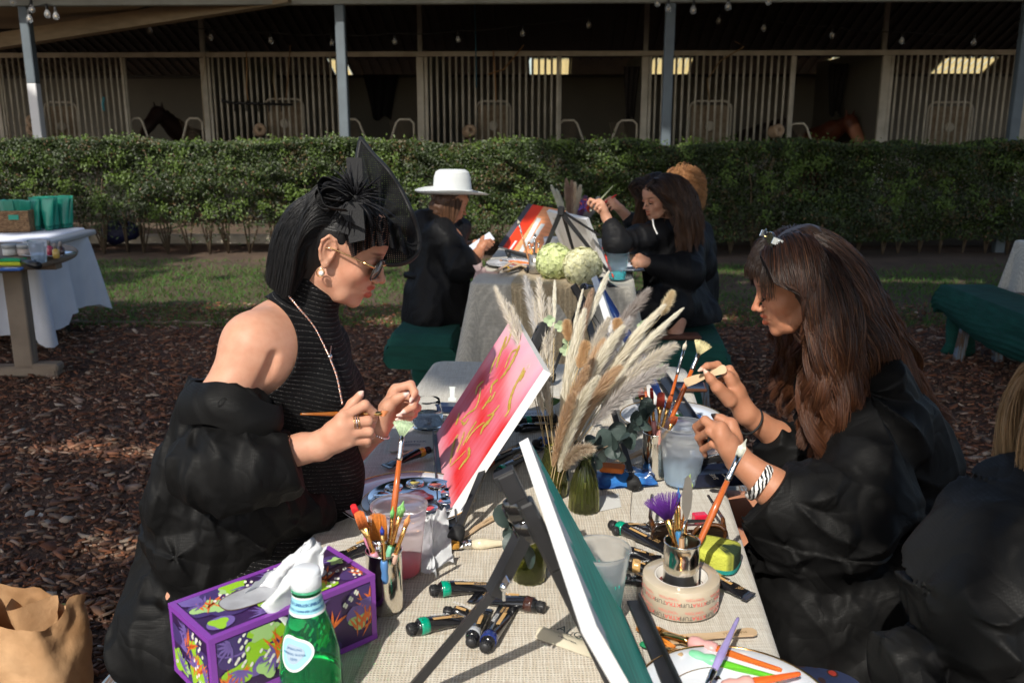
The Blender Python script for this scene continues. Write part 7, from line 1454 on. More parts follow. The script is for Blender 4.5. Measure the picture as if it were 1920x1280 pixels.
for i,(tp_,q_)in enumerate(bt):
 tip=W(*tp_);b_=W(q_[0],q_[1],tp_[2]);mb=MB();mb.tube(spline([base0,base0.lerp(b_,.6)+Vector((0,0,.02)),b_],6),.0009,n=4);sub(bq,'stem',mb,MATS['straw_stem']);plume(b_,(b_+tip)/2,tip,.0,.016,tan2 if i else(.72,.58,.36),(.66,.45,.24)if i else(.8,.7,.5),2400,hair=.012,fluff=.9,seed=90+i,name='bunny_tail',shape='oval',th=.0004)
mb=MB();hp=[(1240,690),(1215,702),(1065,640),(1030,600),(1050,610),(1060,655),(1205,610),(1235,700)];r3=random.Random(6)
for(u,v)in hp:
 c=W(u,v,1.95);
 mb=MB()
 for k in range(4):t=k*1.57+r3.uniform(-.3,.3);Mx=frame(c,(math.cos(t),-.3,math.sin(t)),(0,-1,.4));mb.add([Mx@Vector(q_)for q_ in((0,0,0),(.006,.007,.002),(.014,.004,.003),(.014,-.004,.003),(.006,-.007,.002))],[(0,1,2,3,4)],0,True)
 sub(bq,'blossom',mb,pm('pale_green_petal',(.50,.62,.38),.6,tl=.3))
seat(bq)
mb=MB();lf_=[((1020,760),1.0,.3),((1035,770),1.0,2.2),((1190,745),1.2,.2),((1150,752),1.0,2.8)]
gl_=thing('leaf_sprig','dark green leaves lying at the base of the dried bouquet','leaves')
for(uv,s_,an_)in lf_:
 mb=MB();p=T(*uv,ZT+.02);Mx=frame(p,(math.cos(an_),math.sin(an_),.3),(0,-.4,1));mb.grid(lambda a,b:tuple(Mx@Vector((.05*s_*a,(b-.5)*.034*s_*math.sin(math.pi*min(.98,a*.95+.03)),.008*math.sin(a*3)-.01*abs(b-.5)))),8,4);sub(gl_,'leaf',mb,pm('fresh_leaf',(.06,.12,.03),.5,tl=.2))
seat(gl_)
# HELD THINGS AND THE REST OF THE NEAR TABLE
brush(W(563,776,1.60),W(729,775,1.612),'amber handled angled brush held by the woman in sunglasses',bc=(.80,.30,.12),kind='angle',w=.0095,hc=(.50,.17,.03),fl=.22,bl=.075,ferr=goldf,hr=.0036,face=(0,.2,1),clear=True)
stick(W(1284,718,2.02),W(1362,690,1.985),'wooden spatula held up by the long haired woman',w_=.0100,up=(0,-1,.5))
pr=T(1258,790,ZT);plate(pr,.135,'gold rimmed plate with blue, lilac and green paint under her hands',paint=[(.055,-.02,.04,(.02,.07,.42),'blue_smear'),(.02,-.03,.03,(.45,.30,.62),'lilac_smear'),(.01,.035,.022,(.01,.20,.05),'green_smear'),(.075,.03,.028,(.04,.16,.60),'blue_smear2'),(.09,-.015,.022,(.30,.45,.80),'pale_blue_smear')])
def slab(p,sx,sy,sz,rot,name,label,cat,m,top=None,topm=None,b=.003,up=0):
 o=thing(name,label,cat);Mx=XF(p+Vector((0,0,sz/2)),(up,0,rot));mb=MB();mb.box((0,0,0),(sx,sy,sz),xf=Mx,b=b);sub(o,'case',mb,m)
 if top:mb=MB();mb.box((0,0,sz/2+.0003),(sx*top,sy*top,.0008),xf=Mx,b=.0003);sub(o,'top_panel',mb,topm)
 return seat(o)
bp_=pm('brown_case',(.09,.035,.018),.35);gb=pm('glossy_screen',(.015,.02,.045),.04,coat=.8)
slab(T(1290,728,ZT),.105,.075,.010,-.10,'makeup_compact','open brown compact with dark mirror beyond the fan brush','compact',bp_,.88,gb);slab(T(1222,712,ZT),.10,.08,.010,.15,'makeup_compact','brown compact smeared with bright blue paint','compact',bp_,.86,pm('blue_dab',(.02,.10,.50),.2,var=(40,(.3,.4,.6),.1),coat=.5))
slab(T(1345,902,ZT),.125,.060,.030,R(8),'cosmetics_box','navy cosmetics box with gold lettering at the table edge','box',pm('navy_box',(.008,.012,.030),.35),b=.001)
mb=MB();Mx=XF(T(1350,893,ZT+.0312),(0,0,R(98)));mb.text('SAIE',.016,0,Mx@XF((.002,.012,0)),ext=.0001);mb.text('la beauté',.006,0,Mx@XF((.002,-.010,0)),ext=.0001);mb.text('sun bronzer',.006,0,Mx@XF((.002,-.022,0)),ext=.0001);ob_=bpy.data.objects['cosmetics_box'];o=mk('lettering',mb,[pm('gold_ink',(.65,.55,.35),.4)],parent=ob_);o.location=-ob_.location
o=thing('powder_palette','clear lidded powder palette lying on the navy box','makeup palette');Mx=XF(T(1335,862,ZT+.034)+Vector((0,.01,0)),(0,R(-5),R(18)));mb=MB();mb.box((0,0,.006),(.090,.050,.012),xf=Mx,b=.002);sub(o,'case',mb,blackp);mb=MB();mb.box((-.006,0,.0132),(.062,.040,.001),xf=Mx);sub(o,'powder',mb,pm('powder',(.35,.20,.12),.7));mb=MB();mb.box((.002,.004,.018),(.094,.052,.006),xf=Mx@XF(rot=(R(4),0,0)),b=.002);sub(o,'clear_lid',mb,pm('clear_lid',(.95,.95,.95),.05,trans=.95,ior=1.2));seat(o)
o=thing('wipes_packet','blue plastic wipes packet under the orange sponge','packet');Mx=XF(T(1160,900,ZT)+Vector((0,.0,0)),(0,0,R(12)));mb=MB()
mb.grid(lambda a,b:tuple(Mx@Vector((-.075+.15*a,-.045+.09*b,.004+.022*(math.sin(math.pi*a)*math.sin(math.pi*b))**.4+.002*math.sin(a*19+b*8)))),24,16);mb.grid(lambda a,b:tuple(Mx@Vector((-.075+.15*a,.045-.09*b,.001))),4,4);sub(o,'film',mb,pm('blue_film',(.015,.045,.20),.18,coat=.6,var=(14,(.04,.20,.55),.1)))
mb=MB();mb.text('Gentle',.022,0,Mx@XF((.0,-.018,.0275)),ext=.0001);sub(o,'lettering',mb,MATS['ink_white']);seat(o)
slab(T(1148,882,ZT+.028),.052,.036,.012,-.25,'sponge','small orange sponge on the blue packet','sponge',pm('orange_foam',(.62,.16,.03),.9,bump=(300,.8,.002)),b=.003)
stick((1140,878),(1212,845),'pale wooden handle lying across the blue packet',w_=.008,th=.006,za=ZT+.034,zb=ZT+.03)
tort=pm('tortoiseshell',(.10,.035,.010),.1,var=(30,(.012,.006,.004),.08),coat=.8);Hs=Matrix.Translation(T(1290,1000,ZT+.022))@Matrix.Rotation(R(88),4,'Z')@Matrix.Rotation(R(-18),4,'Y');sg=thing('sunglasses','tortoiseshell cat eye sunglasses lying between the can and the table edge','sunglasses')
for s in(-1,1):
 mb=MB();prof=[Hs@Vector((-.010*math.cos(t)**2,s*.036+.031*math.copysign(abs(math.cos(t))**.7,math.cos(t)),.023*math.copysign(abs(math.sin(t))**.8,math.sin(t))+.006*s*math.cos(t)))for t in np.linspace(0,6.283,28,endpoint=False)]
 mb.tube(prof,.0042,n=8,closed=True);mb.tube([Hs@Vector((-.006,s*.064,.016)),Hs@Vector((.03,s*.068,.012)),Hs@Vector((.115,s*.055,-.006))],[.0055,.004,.003],n=6,sq=.6);fr_=sub(sg,'rim',mb,tort)
 mb=MB();mb.add(prof+[Hs@Vector((-.004,s*.036,0))],[(k,(k+1)%28,28)for k in range(28)],0,True);sub(fr_,'lens',mb,pm('brown_lens',(.02,.012,.008),.05,coat=.6))
mb=MB();mb.tube([Hs@Vector((0,-.009,.006)),Hs@Vector((-.003,0,.009)),Hs@Vector((0,.009,.006))],.0035,n=8);sub(sg,'bridge',mb,tort);seat(sg)
slab(T(1312,978,ZT),.028,.020,.018,.2,'nail_polish','small red glossy box behind the long orange brush','box',pm('red_gloss',(.65,.015,.05),.2,coat=.5),b=.002)
brush(T(1340,975,ZT+.01),T(1212,980,ZT+.006),'dark makeup brush lying beyond the tortoiseshell sunglasses',bc=(.05,.03,.02),kind='round',w=.009,hc=(.02,.02,.02),hr=.0038)
sp=T(1338,1055,ZT);Mx=XF(sp,(0,0,R(-28)));o=thing('sponge','yellow sponge with dark green stain and teal scouring side','sponge')
def spoly(k):return[(.045*k*math.copysign(abs(math.cos(t))**.5,math.cos(t))*(1-.12*math.sin(t)**2*(math.cos(t)<.3)),.036*k*math.copysign(abs(math.sin(t))**.6,math.sin(t)))for t in np.linspace(0,6.283,40,endpoint=False)]
mb=MB();mb.prism(spoly(1.0),.007,xf=Mx);sub(o,'scourer',mb,pm('teal_scourer',(.01,.25,.22),.9,bump=(400,1,.002)))
sm=pm('yellow_foam',(.52,.54,.07),.9,bump=(260,.8,.0025),vcol=True);mb=MB();V=[];C_l=[];pl=spoly(.99)
for(k_,z_)in((1,.007),(1.0,.02),(1.0,.032),(.97,.036),(.7,.0375),(.35,.038),(.0,.038)):
 for x,y in pl:V.append(Mx@Vector((x*k_,y*k_,z_)));q_=np.clip((math.hypot(x*k_-.036,y*k_+.004)-.020-.004*math.sin(x*900+y*500))/.010,0,1);C_l.append(np.array((.03,.06,.2))*(1-q_)+np.array((1,1,1))*q_)
mb.add(V,[(j*40+i,j*40+(i+1)%40,(j+1)*40+(i+1)%40,(j+1)*40+i)for j in range(6)for i in range(40)],0,True,None,np.array(C_l));sub(o,'foam',mb,sm);seat(o)
pl2=T(1375,1335,ZT);plate(pl2,.135,'white plate with gold line and a dark smear at the bottom of the picture',paint=[(-.045,.085,.013,(.06,.02,.01),'brown_smear'),(-.01,.07,.007,(.05,.02,.01),'brown_smear2')])
brush(T(1466,1256,ZT+.014),T(1195,1172,ZT+.010),'large flat brush with clear orange handle and pink grip lying before the tape',bc=(.70,.28,.05),kind='flat',w=.026,hc=(.90,.22,.04),clear=True,fl=.24,bl=.14,ferr=goldf,grip=(.80,.42,.40),hr=.0058,face=(0,1,.1))
brush(T(1466,1272,ZT+.012),T(1200,1205,ZT+.006),'clear green handled brush with mint grip lying under the orange one',bc=(.03,.35,.15),kind='flat',w=.012,hc=(.20,.75,.05),clear=True,fl=.24,bl=.12,ferr=goldf,grip=(.25,.70,.40),hr=.0055,face=(0,1,.1))
brush(T(1500,1262,ZT+.030),T(1290,1302,ZT+.022),'glowing orange clear handle lying across the bottom plate',bc=(.75,.4,.2),kind='flat',w=.014,hc=(.95,.20,.04),clear=True,fl=.2,bl=.1,ferr=goldf,grip=(.85,.45,.40),hr=.006,face=(0,1,.1))
brush(W(1384,1158,1.375),T(1318,1300,ZT+.024),'lilac handled brush leaning on the bottom plate',bc=(.1,.09,.09),kind='flat',w=.012,hc=(.38,.31,.62),fl=.20,bl=.08,hr=.0048)
brush(T(1290,1245,ZT+.006),T(1222,1200,ZT+.006),'short orange bristled brush end poking out by the easel tray',bc=(.75,.25,.02),kind='flat',w=.034,hc=(.6,.4,.2),fl=.25,bl=.45,hr=.008,face=(0,1,.1),ferr=goldf)
bgp=T(62,1310,0.0);bgp.z=.012;bag=thing('paper_bag','open crumpled brown paper bag standing on the mulch','paper bag');Mx=XF(bgp,(0,0,R(-14)));mb=MB();n_=96;V=[];rows=26;Hb=.265
def bagpt(f,t,ins=0):
 c_,s_=math.cos(t),math.sin(t);k=(abs(c_)**4+abs(s_)**4)**(-.25);a_,b_=.150-ins,.098-ins;a_*=1+.05*math.sin(f*4);z=Hb*f+(.022*math.sin(3*t+1)+.016*math.sin(5*t))*f**3+.003*((int(t*60)%2)-.5)*(f>.97)
 return(a_*k*c_+.010*f*math.sin(4*t),b_*k*s_*(1+.12*f*math.sin(2*t+1)),z)
V=[bagpt(j/rows,2*math.pi*i/n_)for j in range(rows+1)for i in range(n_)];V=np.array(V);cd=cloth_disp(.022,13,41);V+=nrm(V*np.array((1,1,0))+1e-6)*cd(V)[:,None]*np.linspace(.3,1,rows+1).repeat(n_)[:,None]
Vi=V*np.array((.985,.98,1));f=[(j*n_+i,j*n_+(i+1)%n_,(j+1)*n_+(i+1)%n_,(j+1)*n_+i)for j in range(rows)for i in range(n_)];mb.add(V,f,0,True,Mx);mb.add(Vi,[q_[::-1]for q_ in f],0,True,Mx);mb.add(V[:n_],[tuple(range(n_))[::-1]],0,False,Mx)
sub(bag,'paper',mb,pm('kraft_paper',(.62,.38,.2),.8,bump=(18,.5,.012),var=(6,(.36,.19,.08)),tl=.12));mb=MB();mb.grid(lambda a,b:tuple(Mx@Vector((-.05+.11*a,.02+.05*math.sin(a*5+b*3),.10+.17*b))),12,10);sub(bag,'inner_fold',mb,MATS['kraft_paper']);seat(bag)
# PEOPLE AT THE BACK TABLE
robe_b=robemat('black_robe_far',(.0075,.0075,.0085),.5)
P4=thing('person','woman in white wide brimmed hat and black robe looking at a phone','person')
H4=head_frame(W(842,385,4.98),(.86,.30,-.42),(0,0,1),.97);S=SDF(.012);h4=add_head(S,H4,.97,skin=1);n4=W(828,425,5.0);S.cone(h4(-.015,0,-.03),n4,.048,.055);e4=W(870,500,4.86)
S.chain([W(835,440,4.86),e4,W(895,478,4.95),W(903,462,4.98)],[.05,.04,.03,.024],.02);w4=W(903,462,4.98);u_=lambda u,v,d:W(u,v,d)
hand(S,w4,[[u_(912,452,4.97),u_(919,450,4.99),u_(924,453,5.0),u_(927,455,5.0)],[u_(910,456,4.96),u_(918,455,4.97),u_(922,458,4.98),u_(924,460,4.99)],[u_(908,460,4.96),u_(915,461,4.97),u_(918,463,4.98),u_(919,464,4.99)],[u_(906,464,4.96),u_(911,467,4.97),u_(913,468,4.98),u_(914,468,4.99)]],[u_(902,458,5.0),u_(904,450,5.02),u_(905,446,5.03),u_(907,443,5.03)]);S.cone(W(870,462,5.15),W(893,457,5.1),.028,.022);S.chain([W(893,457,5.1),W(900,456,5.08)],[.022,.014])
S.ell(W(825,480,5.0),(.15,.12,.2),None,.04);mk('body',S.mesh('body',.0055,skinB,col=(1,1,1)),None,parent=P4)
G=SDF(.05);G.chain([W(826,420,5.0),W(820,470,5.0),W(822,540,5.0)],[.075,.155,.165],.05);G.cone(W(795,425,4.95),W(855,428,5.05),.085,.075,.05);G.chain([W(832,440,4.86),W(868,500,4.82),W(884,497,4.92)],[.085,.080,.055],.05);G.chain([W(820,550,5.0),W(812,590,5.02)],[.175,.17],.05);G.chain([W(820,585,4.95),W(868,590,4.98)],[.14,.10],.05)
mk('robe',G.mesh('robe',.007,robe_b,disp=cloth_disp(.020,8,51),clip=lambda P:W(0,622,4.9).z-P[:,2]),None,parent=P4);mb=MB();cw=W(820,515,5.0);mb.tube([cw+Vector((.175*math.cos(t),.155*math.sin(t),.012*math.sin(2*t)))for t in np.linspace(0,6.283,30,endpoint=False)],.012,n=6,closed=True,sq=1.6);mk('robe_belt',mb,[robe_b],parent=P4)
rt_,N_,L_=scalp(H4,2600,lambda L:(L[:,0]<.04)&(L[:,2]>-.02)&(L[:,2]<.055),3);Mh=np.array(H4)[:3,:3];ln_=rng.uniform(.15,.24,len(rt_));Ph=grow_hair(rt_,nrm(N_*.4-Mh[:,0]*.3+np.array((0,0,-1.2))),ln_,16,[hcoll(H4,.006)],g=.3,g2=.45,wave=.012,wfreq=30,clump=.6,nclump=90,seed=3,gd=(H4,lambda L:np.where(L[:,2]>.03,.06,.045)));mk('hair',hair_mesh('hair',Ph,.0016,hairmat('brown_hair',.45),(.06,.028,.014),(.15,.07,.035),seed=2),None,parent=P4)
G=SDF(.02);E_=H4.to_3x3().normalized();G.ell(h4(-.016,0,.040),(.084,.077,.07),E_);G.ell(h4(-.035,0,-.03),(.058,.074,.085),E_,.03);G.ell(h4(.075,0,-.01),(.05,.09,.08),E_,.01,True);mk('hair_base',G.mesh('hair_base',.006,pm('hair_under4',(.075,.034,.017),.6),disp=cloth_disp(.016,26,4)),None,parent=P4)
hat=thing('wide_brim_hat','white wide brimmed felt hat on the woman with the phone','hat');felt=pm('white_felt',(.62,.64,.635),.85,bump=(200,.2,.001));MH=H4@XF((-.010,0,.070),(0,R(-24),0));mb=MB()
def hatp(a,b):
 t=2*math.pi*a;pr_=[(.190,.004),(.178,-.003),(.155,-.005),(.13,-.002),(.104,.004),(.098,.014),(.096,.05),(.092,.09),(.084,.118),(.066,.130),(.035,.125),(.0,.116)];k=b*(len(pr_)-1);i=min(int(k),len(pr_)-2);f=k-i;r_=pr_[i][0]*(1-f)+pr_[i+1][0]*f;z=pr_[i][1]*(1-f)+pr_[i+1][1]*f
 if b<.3:z+=.022*math.sin(t)**2*(1-b/.3)-.012*math.cos(t)*(1-b/.3)
 pinch=1-.22*max(0,math.cos(t))**3*(b>.55)*min(1,(b-.55)*4);return tuple(MH@Vector((r_*1.12*math.cos(t),r_*.97*math.sin(t)*pinch,z)))
mb.grid(hatp,64,44);sub(hat,'felt_shell',mb,felt);mb=MB();mb.tube([MH@Vector((.113*math.cos(t),.098*math.sin(t),.014))for t in np.linspace(0,6.283,40,endpoint=False)],.004,n=6,closed=True,sq=2);sub(hat,'hat_band',mb,felt);seat(hat)
ph=thing('phone','pale phone held by the woman in the white hat','phone');Mx=frame(W(902,456,5.02),(.75,.1,.5),(-.5,-.6,.6));mb=MB();mb.box((0,0,0),(.150,.072,.009),xf=Mx,b=.003);sub(ph,'case',mb,pm('pale_case',(.5,.5,.55),.4));mb=MB();mb.box((0,0,.0050),(.142,.066,.0008),xf=Mx);sub(ph,'screen',mb,pm('pale_screen',(.62,.68,.80),.15));seat(ph)
P5=thing('person','brunette in a black robe reaching out to paint at the back table','person')
H5=head_frame(W(1238,376,4.72),(-.83,-.44,-.26),(.02,0,1),.98);S=SDF(.012);h5=add_head(S,H5,.98,lips=(.75,.40,.36),brow=(.2,.13,.1));n5=W(1248,428,4.82);S.cone(h5(-.015,0,-.03),n5,.046,.056)
s5,e5,w5=W(1205,448,4.66),W(1158,458,4.54),W(1137,408,4.55);S.chain([W(1235,450,4.74),s5,e5,W(1147,428,4.54),w5],[.05,.045,.04,.032,.024],.02)
hand(S,w5,[[u_(1117,378,4.55),u_(1107,374,4.56),u_(1103,380,4.57),u_(1104,384,4.57)],[u_(1123,376,4.53),u_(1113,380,4.53),u_(1109,386,4.54),u_(1110,390,4.55)],[u_(1128,379,4.52),u_(1119,386,4.52),u_(1116,392,4.53),u_(1118,395,4.54)],[u_(1131,384,4.52),u_(1124,392,4.52),u_(1122,397,4.53),u_(1124,400,4.54)]],[u_(1132,395,4.57),u_(1122,386,4.59),u_(1114,382,4.59),u_(1108,382,4.59)])
w5b=W(1212,492,4.55);S.chain([W(1296,465,4.8),W(1285,508,4.62),w5b],[.05,.04,.024],.02);hand(S,w5b,[[u_(1198,486,4.55),u_(1190,485,4.56),u_(1185,488,4.57),u_(1182,490,4.57)],[u_(1198,490,4.54),u_(1190,490,4.55),u_(1186,493,4.56),u_(1184,495,4.57)],[u_(1199,494,4.54),u_(1192,495,4.55),u_(1189,498,4.56),u_(1188,500,4.57)],[u_(1201,498,4.54),u_(1195,500,4.55),u_(1193,502,4.56),u_(1193,503,4.57)]],[u_(1206,484,4.56),u_(1199,480,4.57),u_(1194,480,4.58),u_(1190,481,4.58)],nail=(1.4,2,2.8),nl=.004)
S.ell(W(1262,500,4.85),(.15,.12,.2),None,.04);S.chain([W(1280,575,4.75),W(1268,600,4.62),W(1262,650,4.6)],[.06,.045,.038],.03);mk('body',S.mesh('body',.0045,skinC,col=(1,1,1)),None,parent=P5)
G=SDF(.05);G.chain([W(1250,425,4.84),W(1262,480,4.86),W(1265,560,4.85)],[.085,.15,.165],.05);G.chain([W(1235,445,4.76),W(1200,448,4.66),W(1160,456,4.54),W(1147,430,4.54)],[.07,.068,.070,.045],.04);G.cone(W(1228,442,4.76),W(1290,432,4.92),.075,.085,.05);G.chain([W(1298,455,4.82),W(1288,510,4.62),W(1222,496,4.57)],[.085,.085,.05],.05);G.chain([W(1270,580,4.85),W(1290,600,4.85)],[.18,.17],.05);G.chain([W(1262,575,4.7),W(1225,580,4.62)],[.14,.11],.05)
mk('robe',G.mesh('robe',.0065,robe_b,disp=cloth_disp(.018,8,61),clip=lambda P:W(0,618,4.6).z-P[:,2]),None,parent=P5)
rt_,N_,L_=scalp(H5,5200,lambda L:(L[:,0]<.068)&(L[:,2]>.01),3);Mh=np.array(H5)[:3,:3];sd_=np.sign(L_[:,1:2]+1e-9);ln_=np.clip(rng.normal(.36,.04,len(rt_)),.25,.44);Ph=grow_hair(rt_,nrm(N_*.15-Mh[:,0]*.35+Mh[:,1]*sd_*.55),ln_,26,[hcoll(H5,.010),bcoll(h5(-.02,0,-.03),(.06,.062,.08)),bcoll(W(1262,490,4.88),(.17,.15,.24))],g=.10,g2=.3,wave=.018,wfreq=28,clump=.75,nclump=110,seed=3,gd=(H5,lambda L:np.where(L[:,2]>.085,.085,.030+.62*(L[:,2].clip(.0,.085))+.25*(-L[:,2]).clip(0))));hh_=mk('hair',hair_mesh('hair',Ph,.0014,mats_h,(.018,.011,.009),(.11,.055,.03),seed=2),None,parent=P5)
G=SDF(.02);E_=H5.to_3x3().normalized();G.ell(h5(-.014,0,.052),(.086,.076,.078),E_);G.ell(h5(-.035,0,-.02),(.05,.072,.08),E_,.03);mk('hair_base',G.mesh('hair_base',.006,MATS['hair_under2']),None,parent=hh_);lashes(H5,P5)
mb=MB();[mb.ball(p,.0042,n=5)for p in spline([W(1224,412,4.62),W(1226,425,4.60),W(1232,438,4.60)],7)];mk('pearl_necklace',mb,[MATS['pearl']],parent=P5)
brush(W(1150,348,4.50),W(1105,398,4.60),'pale green brush held by the brunette',hc=(.45,.50,.30),bc=(.5,.5,.4),w=.008,hr=.004)
P6=thing('person','person with ginger curls hidden behind the brunette','person')
H6=head_frame(W(1283,362,5.65),(-.92,-.1,-.2),(0,0,1),.98);S=SDF(.012);h6=add_head(S,H6,.98);n6=W(1292,410,5.7);S.cone(h6(-.015,0,-.03),n6,.046,.056);w6=W(1163,392,5.2);S.chain([W(1270,425,5.6),W(1205,440,5.3),w6],[.055,.042,.026],.02)
hand(S,w6,[[u_(1150,378,5.18),u_(1142,372,5.18),u_(1136,375,5.19),u_(1133,379,5.19)],[u_(1150,382,5.17),u_(1142,378,5.17),u_(1137,382,5.18),u_(1135,386,5.19)],[u_(1152,387,5.17),u_(1145,385,5.17),u_(1141,388,5.18),u_(1140,391,5.19)],[u_(1155,391,5.17),u_(1149,391,5.17),u_(1146,393,5.18),u_(1145,395,5.19)]],[u_(1157,382,5.2),u_(1150,374,5.21),u_(1144,371,5.21),u_(1140,373,5.21)],nail=(1.2,.2,.3));S.ell(W(1285,470,5.7),(.14,.12,.2),None,.04);mk('body',S.mesh('body',.006,skinC,col=(1,1,1)),None,parent=P6)
G=SDF(.05);G.chain([W(1290,415,5.7),W(1292,460,5.7),W(1296,560,5.7)],[.09,.16,.17],.05);G.chain([W(1270,425,5.58),W(1215,438,5.34),W(1185,415,5.25)],[.09,.075,.05],.05);G.chain([W(1310,440,5.55),W(1312,500,5.45),W(1290,520,5.35)],[.085,.08,.06],.05);mk('robe',G.mesh('robe',.009,robe_b,disp=cloth_disp(.024,8,71),clip=lambda P:W(0,600,5.5).z-P[:,2]),None,parent=P6)
rt_,N_,L_=scalp(H6,3400,lambda L:(L[:,0]<.06)&(L[:,2]>-.02),5);ln_=rng.uniform(.08,.19,len(rt_));Ph=grow_hair(rt_,N_,ln_,26,[hcoll(H6,.006)],g=.16,g2=.4,curl=.020,wfreq=80,clump=.9,nclump=170,seed=6);mk('hair',hair_mesh('hair',Ph,.0013,hairmat('ginger_hair',.45),(.30,.13,.05),(.62,.33,.14),seed=3),None,parent=P6)
brush(W(1156,365,5.20),W(1118,392,5.15),'red handled brush held by the curly haired person',hc=(.75,.03,.02),bc=(.6,.1,.05),w=.008,hr=.0055)
# THINGS ON THE BACK TABLE
ZB=.761;TBk=lambda u,v,z=ZB:T(u,v,z)
def hydrangea(c,r,label,col,seed):
 o=thing('hydrangea',label,'flower','pale hydrangea heads at the front of the back table');r_=np.random.default_rng(seed);mb=MB();mb.ball(c,r*.82,n=14);sub(o,'flower_core',mb,pm('hydrangea_core_%d'%seed,tuple(x*.6 for x in col),.9));n_=1500;d=nrm(r_.normal(size=(n_,3)));C=np.array(tuple(c))+d*r*(.84+.16*r_.random((n_,1)))*(1+.05*vnoise(d*2.2,seed)[:,None])
 me=leafcloud('petals',C,.030,pm('hydrangea_petal',(1,1,1),.7,vcol=True,tl=.3),nd=d,colf=lambda C,rr_:np.array(col)*rr_.uniform(.75,1.15,(len(C),1)),seed=seed,aspect=.95);mk('petals',me,None,parent=o);seat(o)
hydrangea(TBk(1040,522)+Vector((0,.04,.078)),.092,'greener hydrangea head on the left of the pair',(.74,.80,.42),5);hydrangea(TBk(1092,530)+Vector((0,.02,.075)),.094,'creamier hydrangea head on the right of the pair',(.84,.82,.54),6)
fa,fb_,fc_=W(1030,392,4.95),W(1104,408,4.70),None;dn=Vector((.16,.02,-.37));fw_=fb_-fa
o,nn_=canvas(fb_,fa,fb_+Vector((.19,.10,-.375)),'bare white back of a canvas on the back table easel',lambda x,y:np.broadcast_to(np.array((.02,.10,.45)),(len(x),3))*1.0,th=.022,nx=20,ny=20,facenormal_sign=1)
if nn_.y<0:
 for c_ in kids(o):bpy.data.objects.remove(c_)
 bpy.data.objects.remove(o);o,nn_=canvas(fb_,fa,fb_+Vector((.19,.10,-.375)),'bare white back of a canvas on the back table easel',lambda x,y:np.broadcast_to(np.array((.02,.10,.45)),(len(x),3))*1.0,th=.022,nx=20,ny=20,facenormal_sign=-1)
o=thing('tabletop_easel','spread black easel behind the bare canvas on the back table','easel');top_=W(1052,396,4.60)
for k,(a,b,r_)in enumerate([((1052,396,4.60),(1003,512,4.52),.016),((1052,398,4.60),(1142,512,4.62),.016),((1056,398,4.62),(1125,442,4.70),.010),((1055,400,4.66),(1078,480,4.80),.010)]):
 a_,b_=W(*a),(TBk(b[0],b[1])if k<2 else W(*b));mb=MB();mb.tube([a_,b_],[r_,r_*.7],n=4,smooth=False);lg=sub(o,'leg' if k<2 else 'strut',mb,blackmt)
 if k<2:mb=MB();mb.ball(b_,.017,n=7);sub(lg,'rubber_foot',mb,MATS['rubber'])
mb=MB();mb.box((0,0,0),(.035,.035,.05),xf=XF(top_),b=.008);sub(o,'head_joint',mb,blackmt);seat(o)
def orangeface(x,y):
 n1=vnoise(np.stack([x*2,y*22,x*0],1),25);t=y+.0*n1;c=np.where((t<.0)[:,None],0,np.array((.80,.34,.16)));s_=x;c=np.where((s_<.42)[:,None],np.array((.78,.045,.01)),np.array((.80,.32,.14))*(1+.12*n1[:,None]));c=np.where((s_<.13)[:,None],np.array((.07,.065,.08)),c)
 w_=((np.abs(s_-.46-.16*y)<.055)&(y>.25))|((np.abs(s_-.66-.05*y)<.05)&(y>.35)&(y<.8))|((np.abs(s_-.33)<.03)&(y>.8));return np.where(w_[:,None],np.array((.62,.66,.66)),c)
FTo,NTo=W(990,382,5.45),W(1062,395,5.25);o,no_=canvas(FTo,NTo,W(951,466,5.30),'red and orange striped painting with grey strokes on the back table',orangeface,nx=80,ny=60,facenormal_sign=1)
if no_.y>0:
 for c_ in kids(o):bpy.data.objects.remove(c_)
 bpy.data.objects.remove(o);o,no_=canvas(FTo,NTo,W(951,466,5.30),'red and orange striped painting with grey strokes on the back table',orangeface,nx=80,ny=60,facenormal_sign=-1)
o=thing('tabletop_easel','black easel holding the striped orange painting','easel');mb=MB();mb.tube([W(1033,385,5.36),TBk(1004,478)+Vector((.05,.1,0))],.012,n=4,smooth=False);sub(o,'mast',mb,blackmt);mb=MB();mb.tube([W(948,470,5.30),W(1015,489,5.12)],.010,n=4,smooth=False);sub(o,'tray',mb,blackmt);mb=MB();mb.tube([W(951,472,5.28),TBk(955,481)],.012,n=6);mb2=MB();mb2.tube([W(1035,395,5.4),TBk(1036,470)+Vector((.12,.1,0))],.01,n=4,smooth=False);sub(o,'leg',mb,blackmt);sub(o,'leg',mb2,blackmt);seat(o)
cb=TBk(1004,512);o=thing('brush_can','clear brush glass with many small brushes on the back table','can');mb=MB();mb.open_lathe([(.0001,.001),(.033,.001),(.035,.004),(.036,.10),(.034,.10),(.033,.006),(.0001,.005)],28,xf=XF(cb));sub(o,'can_wall',mb,pm('smoky_steel',(.35,.33,.30),.2,metal=.7));seat(o)
for i,(u,v,hc2,bc2,lab)in enumerate([(971,412,(.45,.20,.08),(.62,.60,.50),'long brush with pale round tip leaning left on the back table'),(1003,436,(.1,.1,.1),(.2,.2,.2),'dark thin brush upright on the back table'),(991,452,(.75,.35,.05),(.5,.2,.05),'amber brush second from the left on the back table'),(1010,450,(.75,.45,.1),(.7,.3,.1),'gold ferruled brush at the right of the back table glass'),(998,458,(.2,.6,.4),(.6,.2,.1),'green gripped brush on the back table')]):brush(cb+Vector((.01*(i-2),.005*i,.01)),W(u,v,4.66+.01*i),lab,hc=hc2,bc=bc2,w=.012,hr=.0048)
